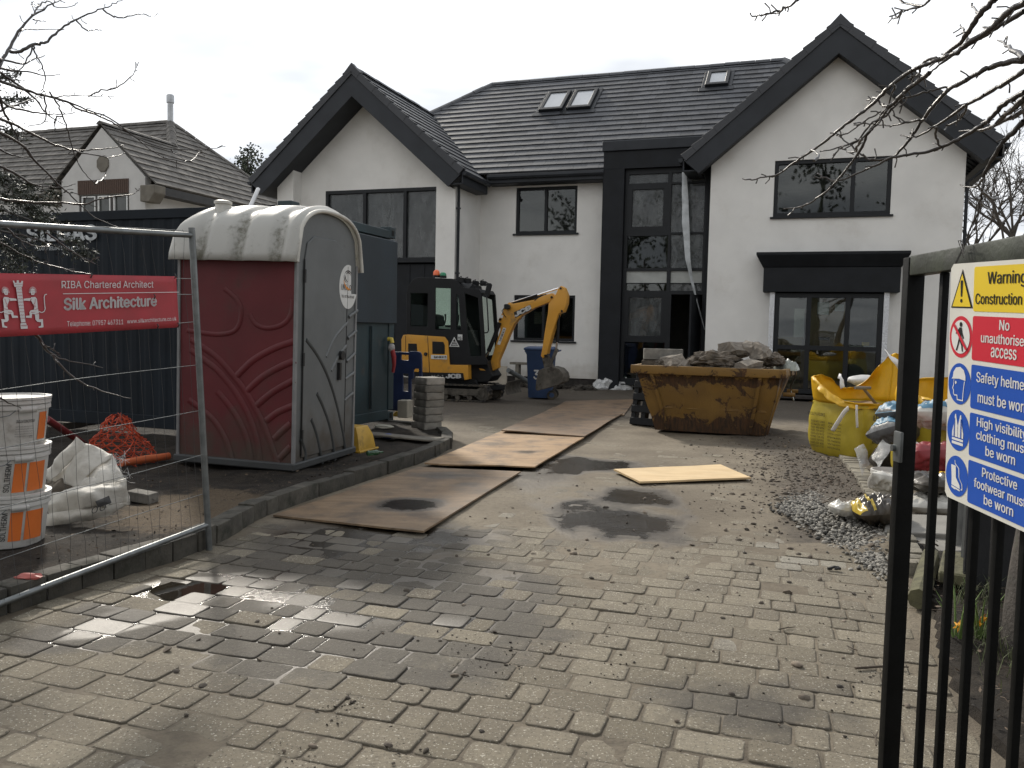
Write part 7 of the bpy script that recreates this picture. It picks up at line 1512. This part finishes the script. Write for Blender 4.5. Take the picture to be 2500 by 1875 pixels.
for k, y in enumerate(ROW):
    col = ('yellow','red','blue','blue','blue')[k]; pn = pl(rr_(.108,y,.395,y+.107), L1, col, 'panel')
    b = MB()
    wd = {'Warning':.146,'Construction site':.243,'No':.038,'unauthorised':.184,'access':.098,'Safety helmets':.212,'must be worn':.196,'High visibility':.196,'clothing must':.198,'be worn':.116,'Protective':.138,'footwear must':.205}
    n = len(TX[k]); 
    for i, s_ in enumerate(TX[k]):
        hgt = {2:(.030,.026)[min(i,1)] if k == 0 else .026, 3:.0235}[n]; hasd = any(c in s_ for c in 'gypqj'); dsc = hgt*.22 if hasd else 0
        yy = y+.107*(1-(i+.5)/n)*(.90)+.107*.05-hgt*.45-dsc+(.002 if n == 3 else 0)
        b.text(s_, .240-wd[s_]/2, yy, wd[s_], hgt+dsc, L2, .012)
    b.build('lettering', sm['black' if k == 0 else 'white'], pn, recalc=False)
    cy_ = y+.0535
    if k == 0:
        tri = lambda s_, dy=0: [(PCX-.050*s_,cy_-.046*s_+dy),(PCX+.050*s_,cy_-.046*s_+dy),(PCX,cy_+.050*s_+dy)]
        p1 = pl(tri(1.), L1, 'black', 'pictogram'); pl(tri(.84,-.004), L2, 'yellow', 'pictogram_face', p1); pl([(PCX-.0055,cy_+.022),(PCX+.0055,cy_+.022),(PCX+.003,cy_-.018),(PCX-.003,cy_-.018)], L3, 'black', 'exclamation_mark', p1); pl(circ(PCX,cy_-.028,.0048,16), L3, 'black', 'exclamation_mark', p1)
    elif k == 1:
        p1 = pl(circ(PCX,cy_,.052), L1, 'red', 'pictogram'); pl(circ(PCX,cy_,.042), L2, 'white', 'pictogram_face', p1)
        fig = [(-.004,.024),(.006,.024),(.010,.010),(.017,-.002),(.013,-.005),(.006,.006),(.005,-.006),(.012,-.020),(.014,-.036),(.009,-.036),(.006,-.022),(-.002,-.010),(-.008,-.024),(-.014,-.036),(-.019,-.034),(-.012,-.020),(-.007,-.004),(-.006,.008),(-.012,.010),(-.020,.006),(-.021,.010),(-.012,.015)]
        pl([(PCX+x,cy_+y2) for x, y2 in fig], L3, 'black', 'walking_figure', p1); pl(circ(PCX+.002,cy_+.031,.0062,16), L3, 'black', 'walking_figure', p1)
        L4 = Matrix.Translation((-.0032,0,0)) @ SG; pl([(PCX-.033,cy_+.027),(PCX-.027,cy_+.033),(PCX+.033,cy_-.027),(PCX+.027,cy_-.033)], L4, 'red', 'prohibition_bar', p1)
    else:
        p1 = pl(circ(PCX,cy_,.052), L1, 'blue', 'pictogram'); q = lambda P: [(PCX+x,cy_+y2) for x, y2 in P]
        if k == 2:
            pl(q([(-.036,.010),(-.030,.016),(-.028,.028),(-.016,.040),(.004,.043),(.020,.036),(.028,.022),(.029,.010),(.0,.013)]), L2, 'white', 'helmet', p1)
            pl(q([(-.026,.008),(-.023,.010),(-.027,-.004),(-.032,-.014),(-.027,-.018),(-.026,-.028),(-.020,-.032),(-.010,-.031),(-.008,-.042),(.020,-.042),(.021,-.020),(.026,.008),(.023,.008),(.018,-.021),(.017,-.039),(-.005,-.039),(-.007,-.028),(-.020,-.029),(-.023,-.027),(-.024,-.017),(-.028,-.014),(-.024,-.004)]), L2, 'white', 'face', p1); pl(circ(PCX-.016,cy_+.002,.004,12), L2, 'white', 'face', p1)
        elif k == 3:
            pl(q([(-.014,.040),(-.010,.040),(-.001,.012),(-.001,-.018),(-.026,-.018),(-.026,-.006),(-.019,.014)]), L2, 'white', 'vest', p1); pl(q([(.014,.040),(.010,.040),(.001,.012),(.001,-.018),(.026,-.018),(.026,-.006),(.019,.014)]), L2, 'white', 'vest', p1)
            pl(q([(-.026,-.021),(.026,-.021),(.026,-.027),(-.026,-.027)]), L2, 'white', 'vest', p1); pl(q([(-.026,-.030),(.026,-.030),(.026,-.037),(-.026,-.037)]), L2, 'white', 'vest', p1)
            for x in (-.0155,.0155): pl(q([(x-.002,.030),(x+.002,.030),(x+.002,-.018),(x-.002,-.018)]), L3, 'blue', 'vest_stripe', p1)
        else:
            pl(q([(-.026,.026),(-.004,.026),(-.002,-.004),(.016,-.020),(.018,-.030),(-.022,-.026),(-.022,-.008)]), L2, 'white', 'boot', p1); pl(q([(-.022,-.028),(.018,-.032),(.018,-.036),(-.004,-.034),(-.006,-.036),(-.022,-.033)]), L2, 'white', 'boot', p1)
            pl(q([(-.010,.040),(-.008,.040),(-.006,.032),(.012,.022),(.014,-.002),(.028,-.016),(.030,-.030),(.022,-.032),(.022,-.029),(.027,-.028),(.025,-.016),(.011,-.001),(.009,.021),(-.008,.030)]), L2, 'white', 'boot', p1)
b = MB(); zt = 1.66
for (y, z) in ((2.12,1.60),):
    for k in range(3): b.tube([(1.118,y,z-.03),(1.112,y-.004*k,z),(1.135,y-.01*k,z+.05+.01*k),(1.118,y-.03+.01*k,z+.07),(1.112,y-.05,z+.045-.01*k)], .0013, 4)
b.build('tie_wire', mat('rusty_wire',(.03,.025,.02),.6,bump=0), sg)

# ------------------------------------------------------------------ trees
M_BARK = mat('grey_brown_bark', (.045,.038,.032), .75, var=.35, vs=14, bump=.6, bs=60, dirt=((.075,.08,.05),.55,.75,9)); M_TWIG = mat('dark_twig_bark', (.040,.032,.026), .40, var=.3, vs=20, bump=.3, bs=80, spec=.6)
def limbs(P, fn, Y0, Y1, r0, r1, mb, rr, twigs=.5):
    n = len(P); pts = [Vector(at(*fn(*p), Y0+(Y1-Y0)*i/max(1,n-1))) for i, p in enumerate(P)]; Q = smooth_path(pts, 4) if n > 2 else pts; m = len(Q); rad = []
    for i in range(m): Q[i] = Q[i]+Vector((rr.gauss(0,.0015),rr.gauss(0,.006),rr.gauss(0,.0015))); rad.append((r0+(r1-r0)*i/(m-1))*(1+.12*rr.gauss(0,1)*.5))
    mb.tube(Q, rad, 6)
    for i in range(2, m-1):
        if rr.random() < twigs*.28:
            d = (Q[i+1]-Q[i]).normalized(); s_ = Vector((rr.gauss(0,1),rr.gauss(0,1),rr.gauss(0,1))); s_ = (s_-d*s_.dot(d)).normalized(); l = rr.uniform(.015,.07); a = Q[i]; e = a+(s_*.75+d*.5)*l
            mb.tube([a, a+(s_*.7+d*.2)*l*.5, e], [r1*.9+.0006,r1*.8+.0004,r1*.8+.0008], 5)
    e = Q[-1]; mb.tube([e, e+(Q[-1]-Q[-2]).normalized()*.006], [r1*1.3,r1*.9], 5); return Q[0], r0
def parse(s): return [[tuple(map(float, q.split(','))) for q in l.split()] for l in s.strip().split('\n')]
fz4 = lambda a, c: ((1800+a/2.963)*S_, c/2.963*S_); fz1 = lambda a, c: (a/2.963*S_, c/2.963*S_); fz5 = lambda a, c: (a/2.963*S_, (500+c/2.963)*S_)
RT = '''2074,25 1980,70 1880,160 1800,235 1690,300 1600,370 1540,400 1480,420 1400,450 1330,480 1250,520 1130,600 1050,680 960,770 870,840 760,920 680,985 560,1080 450,1150 380,1200 280,1270 190,1280 110,1300 40,1298
2074,85 1960,150 1850,215 1780,260 1690,315 1620,360 1560,400 1460,470 1380,540 1340,560
1400,520 1340,565 1240,640 1150,730 1080,790 1020,870 950,960 900,1060 830,1170 740,1290 640,1390 520,1470 440,1500 340,1512
1850,0 1760,100 1690,200 1630,290 1560,350 1480,420 1380,430 1330,490 1310,540 1250,565
2074,440 1960,450 1850,480 1740,530 1640,590 1540,640 1480,700 1400,790 1350,860 1300,930 1250,1010 1190,1080 1120,1135 1000,1160 920,1130 840,1070 760,1000 720,970
1540,640 1480,635 1400,655 1280,690 1190,715 1100,775 1000,830 900,890 800,965 720,975
2074,515 1960,590 1850,650 1750,710 1660,755 1560,830 1450,900 1370,950 1270,995 1190,975
1660,755 1640,820 1590,880 1510,908
2074,670 1980,720 1900,780 1830,860 1760,910 1680,960 1560,1030 1420,1085 1280,1115 1120,1140 1000,1195 900,1240 740,1305 640,1285 580,1260
2074,715 1990,790 1930,840 1860,905 1800,935 1700,945 1600,950
2074,800 2000,840 1900,890 1840,920 1760,950
2074,880 2000,950 1940,1010 1880,1090 1830,1170 1790,1270 1770,1370 1760,1460 1720,1580 1680,1659
2090,700 2064,760 2070,830 2074,880
1790,1290 1740,1340 1680,1356 1610,1338
1770,1390 1830,1430 1900,1435 1950,1415
1760,1465 1800,1500 1850,1512
1360,860 1240,880 1140,905 1040,910
1440,920 1435,980 1460,1040 1470,1065 1440,1090
1190,715 1120,790 1060,850 960,900 880,1010 800,1045 690,1080 600,1095
1080,790 1050,850 990,920 900,1000 790,1050 740,1075 700,1118
900,1005 870,1060 860,1095 790,1100
1130,600 1135,640 1100,740 1080,770
1090,765 1050,760 1000,710 940,725
440,0 370,45 300,75 230,95 155,120 90,105
330,60 310,90 275,102
1390,0 1340,40 1250,65 1190,85 1100,125
1340,40 1230,30 1170,10
1190,85 1170,115 1135,133
2074,415 1990,360 1930,320 1885,290
1750,105 1720,60 1700,30
1660,300 1665,260 1630,220 1615,185
560,1160 590,1120 530,1080'''
LT = '''-60,560 0,470 60,370 130,230 240,115 380,30 440,0
60,375 150,370 240,325 320,310 400,245 490,170 560,135 640,100 740,65 820,30 880,0
740,65 790,105 850,125 930,120 1040,105 1100,118 1145,102
555,150 620,215 690,218 730,220
155,220 200,210 440,213
240,115 270,60 310,20 360,10 400,50 500,50 560,20
240,135 280,148 320,153
-60,575 0,590 100,620 220,665 320,690 480,735 560,785 690,830 800,880 900,940 1000,1010 1100,1090 1180,1140
320,690 400,700 520,690 640,695 820,697
640,695 740,655 870,620 960,540 990,465
480,735 620,790 760,840 860,900 960,980 1080,1040 1240,1080 1400,1085 1500,1080 1625,1060
-40,815 0,800 120,760 220,720 320,690
350,660 410,740 450,830 490,930 520,1060 560,1170 620,1260 690,1330
-40,845 0,860 100,900 240,970 340,1020 460,1070 560,1090 700,1080 830,1070 900,1050
-40,940 0,960 100,1010 200,1090 260,1170 340,1250 420,1330 520,1420 600,1500 700,1580 850,1640
-40,1440 0,1440 150,1460 300,1465 450,1470 600,1475 720,1440 850,1420 960,1405 1010,1370
-30,650 0,720 40,830 90,930 150,1040 210,1110 330,1240 400,1330
240,330 260,400 300,460 325,540 320,620 290,660
-30,480 0,490 80,510 200,520 320,545 430,540
-20,420 20,430 150,460 240,430 320,400
240,320 200,420 120,540 20,590
560,1100 700,1120 800,1140 900,1105
1240,1080 1260,1110 1300,1120
1180,1140 1280,1160 1380,1165 1440,1100
690,1330 740,1300 770,1265
450,840 410,850 390,920 400,960
-30,520 0,525 80,580 180,650 260,720 330,810 400,870 480,910
-40,700 0,720 60,770 180,800 300,820 420,825 540,815
-40,1180 0,1200 120,1260 230,1330 330,1350 450,1355 540,1330
-40,1060 0,1080 80,1120 220,1150
320,700 330,790 320,880 200,915'''
LB = '''-60,250 15,280 180,370 300,420 420,450 520,480 650,500
200,900 270,950 330,1040 420,1140 520,1240 640,1310 780,1360 940,1400
330,1020 380,1050 420,1068
370,1085 500,1130 620,1150 730,1175
-40,100 60,180 160,260 260,298 340,300
330,200 430,270 540,350 680,428
-30,1380 60,1430 150,1470'''
rt = thing('bare_tree', 'bare tree at the right whose dark branches hang over the drive', 'tree', (2.36,3.62,0)); RO = Vector((2.36,3.62,0))
b = MB(); tr = [Vector((2.36,3.62,-.05)),Vector((2.40,3.62,.6)),Vector((2.52,3.6,1.4)),Vector((2.80,3.55,2.3)),Vector((3.0,3.5,3.1)),Vector((3.15,3.5,4.2))]; b.tube([p-RO for p in smooth_path(tr,5)], [.15-.004*i for i in range(26)], 14); b.build('trunk', M_BARK, rt, smooth=60)
b = MB(); rr = random.Random(21)
for i, P in enumerate(parse(RT)):
    big = P[0][0] >= 2060 or i in (2,3); r0 = .0125 if big else .0062; Ya = 3.3+.5*rr.random() if big else 3.9
    q, r_ = limbs(P, fz4, Ya if big else 3.75, (4.3 if len(P) > 10 else 4.0) if big else 4.0, r0*(.8+.4*rr.random()), .0032, b, rr, .9)
    if P[0][0] >= 2060: b.tube([Vector((3.0,3.5,2.9+.2*rr.random())), (q+Vector((3.0,3.5,3.0)))/2+Vector((0,0,.08)), q], [.03,.016,r_], 6)
    elif P[0][1] <= 1: b.tube([Vector((3.1,3.5,4.0)), (q+Vector((3.1,3.5,4.1)))/2+Vector((0,0,.2)), q], [.03,.012,r_], 6)
b.v = [tuple(Vector(v)-RO) for v in b.v]; b.build('crown', M_TWIG, rt, smooth=70)
lt = thing('bare_tree', 'bare tree at the left with pale grey twigs against the sky', 'tree', (-4.35,4.9,.1)); LO_ = Vector((-4.35,4.9,.1))
b = MB(); tr = [Vector((-4.35,4.9,.05)),Vector((-4.3,4.9,1.2)),Vector((-4.15,4.85,2.4)),Vector((-3.9,4.8,3.4)),Vector((-3.7,4.75,4.6))]; b.tube([p-LO_ for p in smooth_path(tr,5)], [.13-.004*i for i in range(21)], 14); b.build('trunk', M_BARK, lt, smooth=60)
b = MB()
for fn, s_ in ((fz1,LT),(fz5,LB)):
    for i, P in enumerate(parse(s_)):
        out = P[0][0] < 0; thick = out and fn is fz1; q, r_ = limbs(P, fn, 4.75 if thick else (4.4 if fn is fz5 else 4.8), 5.3 if fn is fz1 else 4.65, (.013 if i in (0,) else .0095) if thick else (.005 if i != 1 else .010), .0022, b, rr, .8)
        if out: h = max(.6, min(4.0, q.z-.15)); k = Vector((-4.25+.12*h,4.88,h)); b.tube([k, (k+q)/2+Vector((0,0,.03)), q], [.022,.015,r_], 6)
b.v = [tuple(Vector(v)-LO_) for v in b.v]; b.build('crown', M_TWIG, lt, smooth=70)
# dark conifer spray hanging behind the left tree
M_NEED = mat('dark_conifer_needles', (.030,.036,.022), .45, var=.4, vs=6, bump=0, rnd=.6)
cf = thing('conifer', 'dark conifer with drooping sprays at the left behind the fence', 'conifer tree', (-4.9,6.4,.1)); CO = Vector((-4.9,6.4,.1)); b = MB(); b.tube([(0,0,0),(.05,0,2),(0,0,4.6)], [.13,.09,.03], 10); b.build('trunk', M_BARK, cf, smooth=60)
rr = random.Random(33); b = MB(); bt = MB()
def spray(x0, y0, x1, y1, Y, n, sp):
    A_, B_ = Vector(at(x0,y0,Y)), Vector(at(x1,y1,Y-.25)); bt.tube([A_, A_.lerp(B_,.5)+Vector((0,0,.03)), B_], [.009,.006,.002], 5)
    for k in range(n):
        t_ = rr.random()**.8; p = A_.lerp(B_, t_)+Vector((0,0,.03*math.sin(math.pi*t_))); d = (B_-A_).normalized(); sd_ = Vector((rr.gauss(0,1),rr.gauss(0,1),rr.gauss(-.3,.8))).normalized(); e = p+(d*.6+sd_)*rr.uniform(.2,1)*sp*(1.1-t_*.5)
        u = (e-p); w_ = u.cross(Vector((rr.gauss(0,1),rr.gauss(0,1),rr.gauss(0,1)))).normalized()*.006
        for j in range(5): c = p+u*((j+.6)/5.); f_ = (d*.5+Vector((rr.gauss(0,1),rr.gauss(0,1),rr.gauss(0,1)))*.6).normalized()*.030; b.add([tuple(c-w_*.6),tuple(c+f_*.5-w_),tuple(c+f_),tuple(c+f_*.5+w_)], [(0,1,2,3)], rr.random())
for (x0,y0,x1,y1,n) in ((-80,330,100,470,110),(-60,400,120,490,100),(-60,430,190,540,60),(-60,360,60,420,80),(-90,480,205,560,45),(-60,520,70,560,90),(-60,440,110,440,110),(-40,380,120,420,60),(-60,200,40,160,50),(-60,230,55,215,60),(-60,280,40,290,50),(-60,470,60,600,60),(10,400,90,480,60),(60,460,150,500,20),(-60,560,40,590,60)): spray(x0,y0,x1,y1,5.9+rr.uniform(-.3,.4),int(n*1.6),.15)
b.v = [tuple(Vector(v)-CO) for v in b.v]; bt.v = [tuple(Vector(v)-CO) for v in bt.v]; b.build('crown', M_NEED, cf, recalc=False); bt.build('limb', M_TWIG, cf)
# far bare trees behind the house on the right, evergreens on the left
M_FARB = mat('far_bark', (.075,.065,.055), .9, var=.3, bump=0)
def bare(label, x, y, h, seed, spread=.36, group=None, depth=6):
    rr = random.Random(seed); t = thing('bare_tree', label, 'tree', (x,y,-.05), group=group); tb_, cb_ = MB(), MB()
    def grow(p, d, l, r_, k):
        q = p+d*l*.5+Vector((rr.gauss(0,.04),rr.gauss(0,.04),0))*l; e = p+d*l; (tb_ if k == 0 else cb_).tube([p,q,e], [r_,r_*.88,r_*.74], 6 if k == 0 else (4 if k < 3 else 3), False)
        if k >= depth: return
        for i in range(3 if k < 4 else 2+(rr.random() < .5)):
            s_ = Vector((rr.gauss(0,1),rr.gauss(0,1),rr.gauss(.15,.6))); nd = (d*.9+s_*spread*(1+.25*k)).normalized(); nd.z = nd.z+.12; grow(p.lerp(e, rr.uniform(.55,1.)), nd.normalized(), l*rr.uniform(.58,.80), max(.006,r_*.60), k+1)
    grow(Vector((0,0,0)), Vector((rr.gauss(0,.05),rr.gauss(0,.05),1)).normalized(), h*.34, h*.013, 0); tb_.build('trunk', M_FARB, t, smooth=60, recalc=False); cb_.build('crown', M_FARB, t, recalc=False)
bare('bare winter tree standing right of the house, closest to the wall corner', 19.6, 33.5, 11.5, 1, group='bare trees behind the house'); bare('bare winter tree right of the house, second from the wall corner', 22.2, 36, 12.5, 2, group='bare trees behind the house'); bare('bare winter tree at the right edge of the photo above the gate', 22.3, 33.6, 10.5, 3, group='bare trees behind the house')
bare('slender bare tree between the two larger ones right of the house', 20.6, 38, 12, 4, group='bare trees behind the house'); bare('bare tree low behind the gate rail at the right edge', 24.6, 37.5, 11, 5, group='bare trees behind the house')
def evergreen(label, x, y, h, w_, seed):
    rr = random.Random(seed); t = thing('evergreen_tree', label, 'tree', (x,y,-.05), group='evergreens beyond the two houses'); b = MB(); b.tube([(0,0,0),(.1,0,h*.5),(0,0,h*.93)], [.25,.18,.05], 8); b.build('trunk', M_FARB, t, smooth=60); b = MB()
    cl_ = [(Vector((rr.gauss(0,w_*.45),rr.gauss(0,w_*.45),h*rr.uniform(.35,.97))), rr.uniform(.35,.8)) for _ in range(46)]
    for c, s_ in cl_:
        k = 1-max(0,(c.z/h-.55))*1.1; c = Vector((c.x*k,c.y*k,c.z))
        for _ in range(90):
            p = c+Vector((rr.gauss(0,s_*.5),rr.gauss(0,s_*.5),rr.gauss(0,s_*.42))); a = Vector((rr.gauss(0,1),rr.gauss(0,1),rr.gauss(0,1))).normalized()*.10; q = a.cross(Vector((rr.gauss(0,1),rr.gauss(0,1),rr.gauss(0,1)))).normalized()*.06; b.add([tuple(p-a),tuple(p+q),tuple(p+a),tuple(p-q)], [(0,1,2,3)], rr.random())
    b.build('crown', mat('far_evergreen_leaf',(.045,.055,.035),.7,var=.3,bump=0,rnd=.6), t, recalc=False)
evergreen('taller dark evergreen showing between the two houses', -16.0, 50, 12.2, 1.7, 3); evergreen('smaller evergreen right of the tall one by the left gable', -14.6, 51, 11.0, 1.3, 4); evergreen('thin evergreen left of the tall one above the old roof', -17.9, 50, 10.6, 1.0, 5)

# tall garden trees across the road behind the photographer (they show in the window panes and shade the low sky)
rr = random.Random(77); b = MB()
for i in range(15):
    x, y = -34+i*4.9+rr.uniform(-1.5,1.5), -17+rr.uniform(-4,3); h = rr.uniform(9,13.5); b.tube([(x,y,-.1),(x+rr.gauss(0,.3),y,h*.5),(x+rr.gauss(0,.5),y,h)], [.32,.22,.05], 7, False)
    for k in range(9):
        z = h*rr.uniform(.3,.9); a = rr.uniform(0,6.3); l = rr.uniform(1.2,3.2); p = Vector((x,y,z)); e = p+Vector((math.cos(a),math.sin(a)*.6,.7))*l; b.tube([p,(p+e)/2+Vector((0,0,-.1)),e], [.09,.06,.02], 4, False)
        n = 40 if i % 3 else 75
        for _ in range(n):
            c = p.lerp(e, rr.uniform(.4,1.1))+Vector((rr.gauss(0,.5),rr.gauss(0,.4),rr.gauss(0,.5))); u = Vector((rr.gauss(0,1),rr.gauss(0,.4),rr.gauss(0,1))).normalized()*.17; w_ = u.cross(Vector((rr.gauss(0,1),rr.gauss(0,1),rr.gauss(0,1)))).normalized()*.12; b.add([tuple(c-u),tuple(c+w_),tuple(c+u),tuple(c-w_)], [(0,1,2,3)], rr.random())
tag(b.build('woodland', mat('roadside_leaf', (.035,.042,.026), .8, var=.4, bump=0, rnd=.5), recalc=False), kind='stuff')
